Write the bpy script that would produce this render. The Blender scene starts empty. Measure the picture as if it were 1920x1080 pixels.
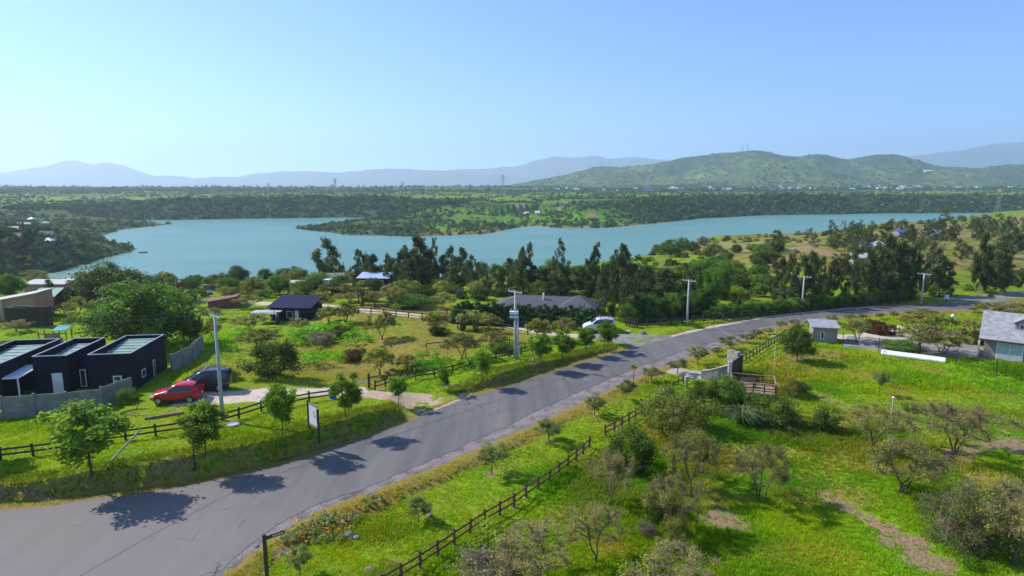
import bpy, bmesh, math, random
import numpy as np
from mathutils import Vector, Matrix

random.seed(7)
RNG = np.random.default_rng(11)
scene = bpy.context.scene
COL = scene.collection

# ------------------------------------------------------------------ camera
CAM_H = 20.0
PITCH = math.atan(188.0 / 1150.0)          # camera looks 9.3 degrees below the horizon
FOCAL_PX = 1150.0                          # focal length in pixels of the 1920 px wide photo
cam_data = bpy.data.cameras.new('camera')
cam_data.sensor_width = 36.0
cam_data.lens = FOCAL_PX / 1920.0 * 36.0
cam_data.clip_start = 0.1
cam_data.clip_end = 60000.0
cam = bpy.data.objects.new('camera', cam_data)
COL.objects.link(cam)
cam.location = (0, 0, CAM_H)
cam.rotation_euler = (math.radians(90) - PITCH, 0, 0)
scene.camera = cam

# ------------------------------------------------------------------ sky, sun, exposure
SUN_AZ = math.atan2(-0.92, 0.36)           # bearing of the sun from +Y, clockwise (negative: to the left)
SUN_EL = math.radians(41)
world = bpy.data.worlds.new('World')
scene.world = world
world.use_nodes = True
wn = world.node_tree.nodes
wl = world.node_tree.links
for n in list(wn):
    wn.remove(n)
sky = wn.new('ShaderNodeTexSky')
sky.sky_type = 'NISHITA'
sky.sun_disc = False
sky.sun_elevation = SUN_EL
sky.sun_rotation = SUN_AZ
sky.altitude = 3000
sky.air_density = 1.0
sky.dust_density = 0.0
sky.ozone_density = 10.0
bg = wn.new('ShaderNodeBackground')
bg.inputs['Strength'].default_value = 0.15
wo = wn.new('ShaderNodeOutputWorld')
wl.new(sky.outputs[0], bg.inputs[0])
wl.new(bg.outputs[0], wo.inputs[0])

sun_data = bpy.data.lights.new('sun', 'SUN')
sun_data.energy = 4.0
sun_data.angle = math.radians(0.53)
sun_data.color = (1.0, 0.955, 0.88)
sun = bpy.data.objects.new('sun', sun_data)
COL.objects.link(sun)
to_sun = Vector((math.sin(SUN_AZ) * math.cos(SUN_EL), math.cos(SUN_AZ) * math.cos(SUN_EL), math.sin(SUN_EL)))
sun.rotation_euler = to_sun.to_track_quat('Z', 'Y').to_euler()

scene.view_settings.view_transform = 'Standard'
scene.view_settings.look = 'None'
scene.view_settings.gamma = 1.0
scene.view_settings.exposure = 0.72
scene.view_settings.use_curve_mapping = False
scene.cycles.max_bounces = 6
scene.cycles.diffuse_bounces = 3
scene.cycles.glossy_bounces = 2
scene.cycles.transmission_bounces = 3
scene.cycles.transparent_max_bounces = 4
scene.cycles.volume_bounces = 4
scene.cycles.use_denoising = True
scene.cycles.sample_clamp_indirect = 5.0


# ------------------------------------------------------------------ helpers
def vnoise(x, y, seed=0):
    """smooth value noise in 0..1"""
    x = np.asarray(x, dtype=np.float64); y = np.asarray(y, dtype=np.float64)
    xi = np.floor(x).astype(np.int64); yi = np.floor(y).astype(np.int64)
    xf = x - xi; yf = y - yi

    def h(a, b):
        n = (a * 374761393 + b * 668265263 + seed * 974634777) & 0xFFFFFFFF
        n = ((n ^ (n >> 13)) * 1274126177) & 0xFFFFFFFF
        return ((n ^ (n >> 16)) & 0xFFFF) / 65535.0
    u = xf * xf * (3 - 2 * xf); v = yf * yf * (3 - 2 * yf)
    return (h(xi, yi) * (1 - u) + h(xi + 1, yi) * u) * (1 - v) + (h(xi, yi + 1) * (1 - u) + h(xi + 1, yi + 1) * u) * v


def fbm(x, y, octaves=4, seed=0):
    s = 0; a = 0.5; t = 0
    for i in range(octaves):
        s = s + a * vnoise(np.asarray(x) * 2 ** i, np.asarray(y) * 2 ** i, seed + i)
        t += a; a *= 0.5
    return s / t


def sm(t):
    t = np.clip(t, 0, 1)
    return t * t * (3 - 2 * t)


def ray(px, py):
    """direction of the photo's line of sight through a pixel (for surveying positions on the ground)"""
    u = (px - 960) / FOCAL_PX; v = (py - 540) / FOCAL_PX
    c, s = math.cos(PITCH), math.sin(PITCH)
    return u, c - v * s, -(s + v * c)


def at(px, py, z=0.0):
    u, dy, dz = ray(px, py)
    t = (z - CAM_H) / dz
    return u * t, dy * t


def poly_sd(px, py, poly):
    """distance to a polyline, signed side (+ left of travel) and arc parameter index"""
    px = np.asarray(px, float); py = np.asarray(py, float)
    best = np.full(px.shape, 1e18); side = np.zeros(px.shape); par = np.zeros(px.shape)
    for i in range(len(poly) - 1):
        ax, ay = poly[i][:2]; bx, by = poly[i + 1][:2]
        dx, dy = bx - ax, by - ay
        L2 = dx * dx + dy * dy + 1e-12
        t = np.clip(((px - ax) * dx + (py - ay) * dy) / L2, 0, 1)
        qx = ax + t * dx - px; qy = ay + t * dy - py
        d2 = qx * qx + qy * qy
        m = d2 < best
        best = np.where(m, d2, best)
        cr = dx * (py - ay) - dy * (px - ax)
        side = np.where(m, np.sign(cr), side)
        par = np.where(m, i + t, par)
    return np.sqrt(best), side, par


def in_poly(px, py, poly):
    px = np.asarray(px, float); py = np.asarray(py, float)
    ins = np.zeros(px.shape, bool)
    n = len(poly)
    for i in range(n):
        x1, y1 = poly[i][:2]; x2, y2 = poly[(i + 1) % n][:2]
        if y1 == y2:
            continue
        c = (y1 > py) != (y2 > py)
        xs = (x2 - x1) * (py - y1) / (y2 - y1) + x1
        ins ^= c & (px < xs)
    return ins


def smooth_line(pts, n=6):
    """Catmull-Rom through world points"""
    pts = [tuple(p) for p in pts]
    P = [pts[0]] + pts + [pts[-1]]
    out = []
    for i in range(1, len(P) - 2):
        p0, p1, p2, p3 = [np.array(q, float) for q in P[i - 1:i + 3]]
        for k in range(n):
            t = k / n
            out.append(tuple(0.5 * ((2 * p1) + (-p0 + p2) * t + (2 * p0 - 5 * p1 + 4 * p2 - p3) * t * t + (-p0 + 3 * p1 - 3 * p2 + p3) * t ** 3)))
    out.append(pts[-1])
    return out


def mesh_np(name, verts, faces, col=None, smooth=False):
    """mesh from numpy: faces is an (n,3) or (n,4) array or a list of such arrays"""
    me = bpy.data.meshes.new(name)
    verts = np.asarray(verts, dtype=np.float32).reshape(-1, 3)
    if isinstance(faces, np.ndarray):
        faces = [faces]
    faces = [np.asarray(f, dtype=np.int32) for f in faces if len(f)]
    loops = np.concatenate([f.ravel() for f in faces])
    sizes = np.concatenate([np.full(len(f), f.shape[1], np.int32) for f in faces])
    starts = np.concatenate([[0], np.cumsum(sizes)[:-1]]).astype(np.int32)
    me.vertices.add(len(verts)); me.vertices.foreach_set('co', verts.ravel())
    me.loops.add(len(loops)); me.loops.foreach_set('vertex_index', loops)
    me.polygons.add(len(sizes)); me.polygons.foreach_set('loop_start', starts)
    if smooth:
        me.polygons.foreach_set('use_smooth', np.ones(len(sizes), bool))
    me.update(calc_edges=True)
    if col is not None:
        a = me.color_attributes.new('col', 'FLOAT_COLOR', 'POINT')
        c = np.ones((len(verts), 4), np.float32)
        cc = np.asarray(col, np.float32)
        c[:, :cc.shape[1]] = cc
        a.data.foreach_set('color', c.ravel())
    return me


def link(name, me, mat=None, parent=None):
    o = bpy.data.objects.new(name, me)
    COL.objects.link(o)
    if mat is not None and me is not None and len(me.materials) == 0:
        me.materials.append(mat)
    if parent is not None:
        o.parent = parent
    return o


def tag(o, label=None, cat=None, group=None, kind=None):
    if label: o['label'] = label
    if cat: o['category'] = cat
    if group: o['group'] = group
    if kind: o['kind'] = kind
    return o


def empty(name, loc, rz=0.0):
    o = bpy.data.objects.new(name, None)
    COL.objects.link(o)
    o.location = loc; o.rotation_euler = (0, 0, rz)
    o.empty_display_size = 0.3
    return o


class MB:
    """collects boxes, bars, tubes and polygons in one mesh"""
    def __init__(self):
        self.v = []; self.f = []

    def poly(self, pts):
        b = len(self.v); self.v += [tuple(p) for p in pts]; self.f.append(tuple(range(b, b + len(pts)))); return self

    def hexa(self, p):
        b = len(self.v); self.v += [tuple(q) for q in p]
        for q in ((0, 3, 2, 1), (4, 5, 6, 7), (0, 1, 5, 4), (1, 2, 6, 5), (2, 3, 7, 6), (3, 0, 4, 7)):
            self.f.append(tuple(b + i for i in q))
        return self

    def box(self, x0, x1, y0, y1, z0, z1):
        return self.hexa([(x0, y0, z0), (x1, y0, z0), (x1, y1, z0), (x0, y1, z0), (x0, y0, z1), (x1, y0, z1), (x1, y1, z1), (x0, y1, z1)])

    def bar(self, a, b, w, h, up=(0, 0, 1)):
        a = Vector(a); b = Vector(b); d = (b - a).normalized()
        s = d.cross(Vector(up))
        if s.length < 1e-4: s = d.cross(Vector((1, 0, 0)))
        s.normalize(); u = s.cross(d)
        s *= w / 2; u *= h / 2
        return self.hexa([a - s - u, a + s - u, b + s - u, b - s - u, a - s + u, a + s + u, b + s + u, b - s + u])

    def tube(self, pts, r, n=6):
        pts = [Vector(p) for p in pts]
        if not isinstance(r, (list, tuple)): r = [r] * len(pts)
        rings = []
        for i, p in enumerate(pts):
            d = (pts[min(i + 1, len(pts) - 1)] - pts[max(i - 1, 0)]).normalized()
            s = d.cross(Vector((0, 0, 1)))
            if s.length < 1e-3: s = Vector((1, 0, 0))
            s.normalize(); u = s.cross(d)
            b = len(self.v)
            for k in range(n):
                a = 2 * math.pi * k / n
                self.v.append(tuple(p + s * math.cos(a) * r[i] + u * math.sin(a) * r[i]))
            rings.append(b)
        for i in range(len(rings) - 1):
            for k in range(n):
                self.f.append((rings[i] + k, rings[i] + (k + 1) % n, rings[i + 1] + (k + 1) % n, rings[i + 1] + k))
        self.f.append(tuple(rings[0] + k for k in reversed(range(n))))
        self.f.append(tuple(rings[-1] + k for k in range(n)))
        return self

    def disc(self, c, r, h, n=16):
        x, y, z = c
        return self.tube([(x, y, z), (x, y, z + h)], r, n)

    def mesh(self, name, smooth=False):
        me = bpy.data.meshes.new(name)
        me.from_pydata(self.v, [], self.f)
        me.update()
        bm = bmesh.new(); bm.from_mesh(me)
        bmesh.ops.recalc_face_normals(bm, faces=bm.faces)
        bm.to_mesh(me); bm.free()
        if smooth:
            me.polygons.foreach_set('use_smooth', [True] * len(me.polygons))
        return me

    def build(self, name, mat, parent=None, smooth=False, bevel=0.0):
        o = link(name, self.mesh(name, smooth), mat, parent)
        if bevel:
            m = o.modifiers.new('bevel', 'BEVEL'); m.width = bevel; m.segments = 2; m.limit_method = 'ANGLE'
        return o


# ------------------------------------------------------------------ materials
def new_mat(name):
    m = bpy.data.materials.new(name); m.use_nodes = True
    nt = m.node_tree
    for n in list(nt.nodes): nt.nodes.remove(n)
    out = nt.nodes.new('ShaderNodeOutputMaterial')
    return m, nt, out


def nd(nt, t, **kw):
    n = nt.nodes.new(t)
    for k, v in kw.items():
        if k.startswith('i_'):
            n.inputs[k[2:].replace('_', ' ')].default_value = v
        else:
            setattr(n, k, v)
    return n


def mixc(nt, fac, a, b, blend='MIX'):
    n = nt.nodes.new('ShaderNodeMix'); n.data_type = 'RGBA'; n.blend_type = blend
    for sock, v in ((n.inputs[0], fac), (n.inputs[6], a), (n.inputs[7], b)):
        if hasattr(v, 'links'): nt.links.new(v, sock)
        elif isinstance(v, (int, float)): sock.default_value = v
        else: sock.default_value = (*v, 1.0) if len(v) == 3 else v
    return n.outputs[2]


def ramp(nt, src, lo, hi):
    n = nt.nodes.new('ShaderNodeMapRange'); n.interpolation_type = 'SMOOTHSTEP'
    n.inputs[1].default_value = lo; n.inputs[2].default_value = hi
    nt.links.new(src, n.inputs[0])
    return n.outputs[0]


def noise(nt, scale, detail=4, rough=0.55, vec=None, stretch=None, dist=0.0):
    n = nt.nodes.new('ShaderNodeTexNoise')
    n.inputs['Scale'].default_value = scale; n.inputs['Detail'].default_value = detail; n.inputs['Roughness'].default_value = rough
    n.inputs['Distortion'].default_value = dist
    if vec is None:
        tc = nt.nodes.new('ShaderNodeNewGeometry'); vec = tc.outputs['Position']
    if stretch:
        mp = nt.nodes.new('ShaderNodeMapping'); mp.inputs['Scale'].default_value = stretch[0]; mp.inputs['Rotation'].default_value = stretch[1]
        nt.links.new(vec, mp.inputs['Vector']); vec = mp.outputs[0]
    nt.links.new(vec, n.inputs['Vector'])
    return n.outputs['Fac']


def simple(name, c, rough=0.7, var=0.18, scale=3.0, metal=0.0, bump=0.0, c2=None, detail=5, spec=0.4):
    """painted, wooden, metal surfaces: base colour with blotchy wear"""
    m, nt, out = new_mat(name)
    p = nd(nt, 'ShaderNodeBsdfPrincipled')
    tc = nd(nt, 'ShaderNodeTexCoord')
    f = noise(nt, scale, detail, 0.6, tc.outputs['Object'])
    a = tuple(x * (1 - var) for x in c); b = tuple(min(1, x * (1 + var)) for x in (c2 or c))
    nt.links.new(mixc(nt, ramp(nt, f, 0.3, 0.7), a, b), p.inputs['Base Color'])
    p.inputs['Roughness'].default_value = rough; p.inputs['Metallic'].default_value = metal
    p.inputs['Specular IOR Level'].default_value = spec
    if bump:
        bp = nd(nt, 'ShaderNodeBump'); bp.inputs['Strength'].default_value = bump; bp.inputs['Distance'].default_value = 0.02
        nt.links.new(noise(nt, scale * 6, 3, 0.6, tc.outputs['Object']), bp.inputs['Height']); nt.links.new(bp.outputs[0], p.inputs['Normal'])
    nt.links.new(p.outputs[0], out.inputs[0])
    return m


def leaf_mat(name, trans=0.42, rough=0.55, gain=1.0, spec=0.2):
    """leaves: colour from the mesh, part of the light passes through"""
    m, nt, out = new_mat(name)
    at_ = nd(nt, 'ShaderNodeVertexColor', layer_name='col')
    oi = nd(nt, 'ShaderNodeObjectInfo')
    hs = nd(nt, 'ShaderNodeHueSaturation')
    mr = nd(nt, 'ShaderNodeMapRange'); mr.inputs[3].default_value = 0.75 * gain; mr.inputs[4].default_value = 1.25 * gain
    nt.links.new(oi.outputs['Random'], mr.inputs[0]); nt.links.new(mr.outputs[0], hs.inputs['Value'])
    nt.links.new(at_.outputs[0], hs.inputs['Color'])
    d = nd(nt, 'ShaderNodeBsdfPrincipled'); d.inputs['Roughness'].default_value = rough; d.inputs['Specular IOR Level'].default_value = spec
    t = nd(nt, 'ShaderNodeBsdfTranslucent')
    nt.links.new(hs.outputs[0], d.inputs['Base Color'])
    nt.links.new(mixc(nt, 1.0, hs.outputs[0], (1.25, 1.15, 0.55), 'MULTIPLY'), t.inputs['Color'])
    mx = nd(nt, 'ShaderNodeMixShader'); mx.inputs[0].default_value = trans
    nt.links.new(d.outputs[0], mx.inputs[1]); nt.links.new(t.outputs[0], mx.inputs[2])
    nt.links.new(mx.outputs[0], out.inputs[0])
    return m
# ------------------------------------------------------------------ terrain
WATER_Z = -18.0
# near shore and far shore of the lake: surveyed point, height of the bank, width of the bank
NEAR = [(-420, 150, 14, 45), (-260, 190, 14, 45), (-170, 205, 14, 45), (-120, 205, 14, 45), (-70, 200, 14, 48), (-30, 210, 14, 48), (2, 228, 14, 44), (24, 256, 14, 42), (54, 303, 14, 42),
        (78, 337, 14, 42), (112, 354, 14, 42), (165, 394, 14, 45), (238, 462, 14, 48), (290, 482, 13, 55), (345, 540, 12, 60), (420, 640, 12, 60), (560, 770, 12, 60), (760, 890, 12, 60), (900, 950, 12, 60)]


def wz(px, py):
    return at(px, py, WATER_Z)


FAR = [(*wz(1920, 398.5), 21, 70), (*wz(1650, 400.5), 22, 60), (*wz(1440, 403.5), 23, 60), (*wz(1310, 410), 20, 70), (*wz(1250, 417), 14, 80),
       (*wz(1150, 427), 10, 110), (*wz(1060, 428.5), 9, 120), (*wz(1010, 424), 8, 110), (*wz(985, 425), 8, 110), (*wz(905, 440), 8, 110), (*wz(780, 444.5), 8, 120), (*wz(640, 440), 7, 100),
       (*wz(585, 433), 7, 80), (*wz(545, 428.5), 5, 60), (*wz(575, 424), 5, 60), (*wz(640, 418), 6, 60), (*wz(720, 412), 8, 70), (*wz(740, 409), 18, 60), (*wz(640, 408), 22, 60), (*wz(560, 409), 22, 60), (*wz(450, 410.5), 22, 60), (*wz(345, 412), 20, 60),
       (*wz(230, 414), 16, 70), (*wz(250, 418), 10, 60), (*wz(331, 420), 7, 55), (*wz(230, 431), 8, 60), (*wz(194, 443), 11, 55), (*wz(205, 456), 10, 30), (*wz(262, 466), 6, 30), (*wz(250, 473), 9, 30), (*wz(200, 483), 15, 32), (*wz(135, 503), 19, 38),
       (*wz(40, 520), 20, 45), (*wz(-120, 540), 20, 45), (*wz(-420, 560), 20, 45), (-420, 215, 20, 45)]
FAR = [(900, 985, 21, 70)] + FAR
LAKE = [p[:2] for p in NEAR] + [p[:2] for p in FAR]

# edges of the asphalt road (z = 0)
LE_PX = [(0, 955), (140, 941), (330, 914), (500, 878), (700, 815), (860, 752), (960, 722), (1060, 690), (1180, 655), (1290, 625), (1400, 603), (1500, 588), (1700, 572), (1920, 565)]
RE_PX = [(600, 955), (700, 920), (860, 855), (1000, 795), (1100, 750), (1200, 705), (1290, 670), (1380, 640), (1450, 615), (1560, 597), (1700, 585), (1920, 578)]
LE = smooth_line([(-95, 31.5), (-55, 34.2)] + [at(*p) for p in LE_PX] + [(118, 110.5), (190, 112)], 4)
RE = smooth_line([(-22, 5), (-21, 15), (-18.5, 23), (-15.3, 29.2), (-14.2, 32.5)] + [at(*p) for p in RE_PX] + [(118, 104), (190, 105)], 4)
ROAD = LE + RE[::-1] + [(-95, 5)]
_q = [0] + [i for i in range(len(LE_PX))]


def bank_height(par):
    """height of the roadside bank along the left road edge (per surveyed point)"""
    #     off-left..          0    140   330  500  700  860  960 1060 1180 1290 1400 1500 ...
    hs = [0.7, 0.8, 1.0, 1.3, 1.5, 1.5, 1.45, 0.0, 1.1, 0.75, 0.1, 0.25, 0.3, 0.3, 0.2, 0.2, 0.1, 0.1]
    return np.interp(par / 4.0, np.arange(len(hs)), hs)


def bank_height_drive(x, y):
    """the driveway cuts through the bank"""
    dx, dy = DRIVE_MOUTH
    return sm((np.hypot(x - dx, y - dy) - 2.6) / 2.0)


DRIVE_MOUTH = at(822, 768)
SIDE_MOUTH = at(1215, 640)


def seg_profile(x, y, line):
    d, side, par = poly_sd(x, y, line)
    arr = np.array(line)
    i = np.clip(par.astype(int), 0, len(line) - 2); t = par - i
    rise = arr[i, 2] * (1 - t) + arr[i + 1, 2] * t
    wid = arr[i, 3] * (1 - t) + arr[i + 1, 3] * t
    return d, rise, wid


def H(x, y, detail=True):
    """height of the ground"""
    x = np.atleast_1d(np.asarray(x, float)); y = np.atleast_1d(np.asarray(y, float))
    dist = np.hypot(x, y)
    far_w = dist > 75
    h = np.zeros(x.shape)
    # wide view: lake basin, banks, plains
    if far_w.any():
        xf, yf = x[far_w], y[far_w]
        dn, rn, wn_ = seg_profile(xf, yf, NEAR)
        df, rf, wf = seg_profile(xf, yf, FAR)
        inside = in_poly(xf, yf, LAKE)
        n1 = fbm(xf / 60, yf / 60, 4, 3) - 0.5
        n2 = fbm(xf / 16, yf / 16, 3, 5) - 0.5
        hn = WATER_Z + rn * sm(dn / wn_) ** 0.85 + (0 - (WATER_Z + rn)) * sm((dn - wn_ * 0.8) / 60)
        hn += (n1 * 2.2 + n2 * 0.8) * sm(dn / 30) * sm((np.hypot(xf, yf) - 120) / 60)
        rr = np.hypot(xf, yf)
        plain = 5 + 0.0085 * np.clip(rr - 900, 0, 1800) + np.clip(rr - 4000, 0, 12000) * 0.0006
        hf = WATER_Z + rf * (1 + 0.25 * n1) * sm(df / wf) ** 0.9 + (plain - (WATER_Z + rf)) * sm((df - wf * 0.7) / 700)
        hf += (n1 * 5 + n2 * 1.2) * sm(df / 60)
        near = dn < df
        hh = np.where(near, hn, hf)
        depth = np.minimum(dn, df)
        hh = np.where(inside, WATER_Z - 0.4 - np.minimum(depth * 0.25, 6), hh)
        hh = np.where(hh < 0, hh, hh) 
        h[far_w] = hh * sm((np.hypot(xf, yf) - 75) / 25)
    # near ground
    nz = sm((260 - dist) / 120)
    d, side, par = poly_sd(x, y, LE)
    d = d * side
    wob = (fbm(x / 1.7, y / 1.7, 3, 21) - 0.5)
    cut = bank_height_drive(x, y)
    bk = bank_height(par) * cut
    left = np.where(d > 0, bk * sm((d - 0.85 - 0.6 * wob) / 0.6) * (1 - sm((d - 22) / 45)), 0)
    h = h + left
    # right verge: a shallow gutter, then the lower field
    d2, side2, par2 = poly_sd(x, y, RE)
    d2 = -d2 * side2
    vm = sm((75 - y) / 20)
    step = np.interp(par2 / 4.0, [3, 5, 7, 9, 10, 11], [0.1, 0.3, 0.28, 0.15, 0.05, 0.0])
    right = np.where(d2 > 0, -step * sm((d2 - 1.5 - 0.4 * wob) / 0.3) - 0.35 * sm((d2 - 6.5) / 6) * sm((80 - dist) / 30), 0)
    h = h + right
    off = np.where(d > 0, sm((d - 1.0) / 2), np.where(d2 > 0, sm((d2 - 0.5) / 2), 0))
    und = (fbm(x / 14, y / 14, 3, 8) - 0.5) * 0.5 + (fbm(x / 3.1, y / 3.1, 3, 9) - 0.5) * 0.22
    h = h + und * off * nz
    on_road = (d <= 0) & (d2 <= 0) & (dist < 260)
    h = np.where(on_road, -0.07, h)
    return h


# --- the ground sheet: fine near the road, coarser to the horizon
def axis(lo, hi, step, far_lo, far_hi, ratio):
    a = list(np.arange(lo, hi + 1e-6, step))
    s = step; v = a[-1]
    while v < far_hi:
        s = min(s * ratio, max(step, abs(v) * 0.05)); v += s; a.append(v)
    s = step; v = a[0]; b = []
    while v > far_lo:
        s = min(s * ratio, max(step, abs(v) * 0.05)); v -= s; b.append(v)
    return np.array(b[::-1] + a)


def axis_y():
    a = [-13000, -6000, -2500, -1000, -400, -150, -60, -20, 0, 10, 18]
    v = 20.0
    while v < 112: a.append(v); v += 0.48
    while v < 13000:
        a.append(v); v += max(0.5, min((v - 100) * 0.012 + 0.6, v * 0.011) if v < 1200 else v * 0.03)
    return np.array(a)


def axis_x():
    r = []
    v = 0.0
    while v < 52: r.append(v); v += 0.52
    while v < 13000:
        r.append(v); v += 0.56 + (v - 52) * 0.016 if v < 600 else v * 0.04
    r = np.array(r)
    return np.concatenate([-r[:0:-1], r])


GX = axis_x(); GY = axis_y()
gx, gy = np.meshgrid(GX, GY)
gz = H(gx.ravel(), gy.ravel()).reshape(gx.shape)


def HM(x, y):
    """height read from the ground sheet itself"""
    x = np.atleast_1d(np.asarray(x, float)); y = np.atleast_1d(np.asarray(y, float))
    i = np.clip(np.searchsorted(GX, x) - 1, 0, len(GX) - 2); j = np.clip(np.searchsorted(GY, y) - 1, 0, len(GY) - 2)
    u = np.clip((x - GX[i]) / (GX[i + 1] - GX[i]), 0, 1); v = np.clip((y - GY[j]) / (GY[j + 1] - GY[j]), 0, 1)
    return (gz[j, i] * (1 - u) + gz[j, i + 1] * u) * (1 - v) + (gz[j + 1, i] * (1 - u) + gz[j + 1, i + 1] * u) * v


RAY_T = np.concatenate([np.arange(20, 140, 0.5), np.arange(140, 1200, 2.0), np.geomspace(1200, 16000, 400)])


def ground(px, py):
    """point on the ground that the photo shows at a pixel"""
    u, dy, dz = ray(px, py)
    below = (CAM_H + dz * RAY_T) <= HM(u * RAY_T, dy * RAY_T)
    i = int(np.argmax(below)) if below.any() else len(RAY_T) - 1
    a = RAY_T[max(i - 1, 0)]; b = RAY_T[i]
    for _ in range(3):
        tt = np.linspace(a, b, 9)
        bl = (CAM_H + dz * tt) <= HM(u * tt, dy * tt)
        k = int(np.argmax(bl)) if bl.any() else 8
        a, b = tt[max(k - 1, 0)], tt[k]
    return u * b, dy * b, float(HM(u * b, dy * b)[0]), float(b)
# ------------------------------------------------------------------ what covers the ground
cov = np.zeros((gx.size, 4), np.float32)      # red bare soil, green dry grass, blue lush weeds, alpha shrub land
fx, fy = gx.ravel(), gy.ravel()
wobx = (fbm(fx / 2.3, fy / 2.3, 3, 41) - 0.5); woby = (fbm(fx / 2.3, fy / 2.3, 3, 47) - 0.5)


def blob(ch, px, py, rx, ry, amt=1.0, soft=0.5):
    x, y, z, dep = ground(px, py)
    a = rx * dep / FOCAL_PX; b = ry * dep * dep / (FOCAL_PX * (CAM_H - z))
    sel = (abs(fx - x) < 2.2 * a + 2) & (abs(fy - y) < 2.2 * b + 2)
    d = np.hypot((fx[sel] - x) / a + wobx[sel] * 1.1, (fy[sel] - y) / b + woby[sel] * 1.1)
    cov[sel, ch] = np.maximum(cov[sel, ch], amt * sm((1 + soft - d) / (2 * soft)))


def stroke(ch, pts, w, amt=1.0, world_pts=False):
    ln = pts if world_pts else [ground(*p)[:2] for p in pts]
    xs = [p[0] for p in ln]; ys = [p[1] for p in ln]
    sel = (fx > min(xs) - 3 * w) & (fx < max(xs) + 3 * w) & (fy > min(ys) - 3 * w) & (fy < max(ys) + 3 * w)
    d, _, _ = poly_sd(fx[sel], fy[sel], ln)
    cov[sel, ch] = np.maximum(cov[sel, ch], amt * sm((w * (1.1 + wobx[sel]) - d) / (w * 0.6) + 0.3))


# roadside strips of dry grass and soil
dL, sL, pL = poly_sd(fx, fy, LE); dL = dL * sL
dR, sR, pR = poly_sd(fx, fy, RE); dR = -dR * sR
cov[:, 1] = np.maximum(cov[:, 1], np.where((dL > -1) & (np.hypot(fx, fy) < 250), sm((1.25 - np.abs(dL - 0.3) + wobx) / 0.5) * 0.75, 0))
cov[:, 1] = np.maximum(cov[:, 1], np.where((dR > -1) & (np.hypot(fx, fy) < 250), sm((1.9 - np.abs(dR - 0.3) + wobx) / 0.6) * 0.8, 0))
# right verge is drier
cov[:, 1] = np.maximum(cov[:, 1], np.where((dR > 1) & (dR < 7) & (fy < 85), 0.42 * fbm(fx / 2.5, fy / 2.5, 3, 61), 0))
# soil patches: pixel, radii
for b in [(1350, 978, 52, 30), (1700, 1018, 46, 16), (1740, 1055, 48, 20), (1655, 990, 34, 10), (1480, 805, 18, 5), (640, 1040, 0.1, 0.1), (735, 1058, 22, 8), (1240, 915, 30, 16),
          (528, 1035, 26, 9), (665, 1010, 12, 6), (800, 962, 14, 5), (655, 940, 0.1, 0.1), 
          (600, 785, 22, 3), (690, 768, 40, 4), (870, 722, 30, 4), (925, 700, 26, 4), (80, 925, 46, 6), (1895, 835, 30, 18),
          (1780, 850, 26, 6), (1880, 810, 16, 6), (1440, 700, 0.1, 0.1), (1495, 674, 16, 2), (920, 890, 16, 6), (1030, 828, 12, 5), (1115, 780, 10, 4)]:
    blob(0, *b, 0.95, 0.6)
stroke(0, [(1755, 880), (1790, 862), (1850, 835), (1920, 828)], 1.0, 0.7)
stroke(0, [(1545, 930), (1600, 962), (1660, 992), (1710, 1025), (1765, 1075)], 0.7, 0.7)
stroke(0, [(1530, 738), (1560, 752), (1590, 768)], 0.7, 0.55)
stroke(0, [(1690, 770), (1700, 790), (1730, 812), (1760, 830)], 0.4, 0.65)
stroke(0, [(1705, 910), (1760, 905), (1830, 895)], 0.7, 0.5)
stroke(0, [(470, 835), (560, 795), (700, 765), (790, 742), (880, 712), (950, 690)], 0.35, 0.45)
stroke(0, [(60, 800), (140, 792), (240, 780), (330, 772)], 0.4, 0.5)
# dry meadow grass
for b in [(1560, 700, 110, 16, .55), (1760, 760, 130, 12, .4), (1370, 850, 60, 20, 1.), (1330, 875, 50, 25, .9), (1480, 850, 60, 8, .5), (1590, 672, 60, 8, .5), (1500, 1040, 120, 26, .35), (640, 690, 140, 16, .8), (560, 650, 90, 12, .5), (740, 650, 80, 20, .75), (690, 720, 60, 8, .7), (480, 730, 60, 8, .6),
          (780, 640, 70, 14, .7), (820, 655, 70, 12, .7), (700, 605, 60, 6, .4), (950, 880, 60, 30, .45), (1130, 800, 40, 14, .35), (1850, 740, 80, 12, .45), (1200, 740, 30, 6, .4), (400, 690, 50, 10, .5), (300, 790, 120, 8, .4),
          (310, 840, 100, 12, .25), (1360, 690, 30, 6, .6), (1330, 690, 30, 6, .5), (1820, 900, 60, 10, .4), (1750, 950, 60, 10, .35)]:
    blob(1, *b[:4], b[4], 0.8)
# lush weeds
for b in [(610, 622, 60, 14), (590, 670, 34, 8), (655, 668, 34, 7), (800, 685, 40, 8), (1270, 860, 80, 30, .8), (1060, 900, 60, 30, .9), (1230, 1000, 70, 30, .9), (1800, 960, 80, 40, .8), (1500, 920, 80, 30, .4), (1430, 700, 60, 12, .8),
          (1480, 700, 30, 10, .6), (80, 800, 80, 12, .8), (560, 800, 60, 10, .5), (420, 820, 50, 10, .6), (500, 840, 60, 8, .6), (1800, 790, 80, 12, .7), (720, 1000, 70, 24, .5), (1700, 640, 50, 5, .7), (470, 745, 20, 5, .5), (400, 640, 60, 20, .5), (860, 690, 40, 6, .5), (950, 650, 40, 10, .5),
          (1730, 670, 40, 4, .8), (900, 1060, 60, 20, .8)]:
    blob(2, *b[:4], (b[4] if len(b) > 4 else 1.0), 0.7)
pad = sm((dL - 7) / 4) * sm((10 - fx) / 8) * sm((fx + 34) / 6) * sm((fy - 55) / 5) * sm((112 - fy) / 10) * sm((fx + 55 - (fy - 60) * 0.2) / 6)     # mown paddock
cov[:, 1] = np.maximum(cov[:, 1], pad * (0.30 + 0.55 * fbm(fx / 6, fy / 6, 3, 93)) * (1 - cov[:, 2]))
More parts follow.
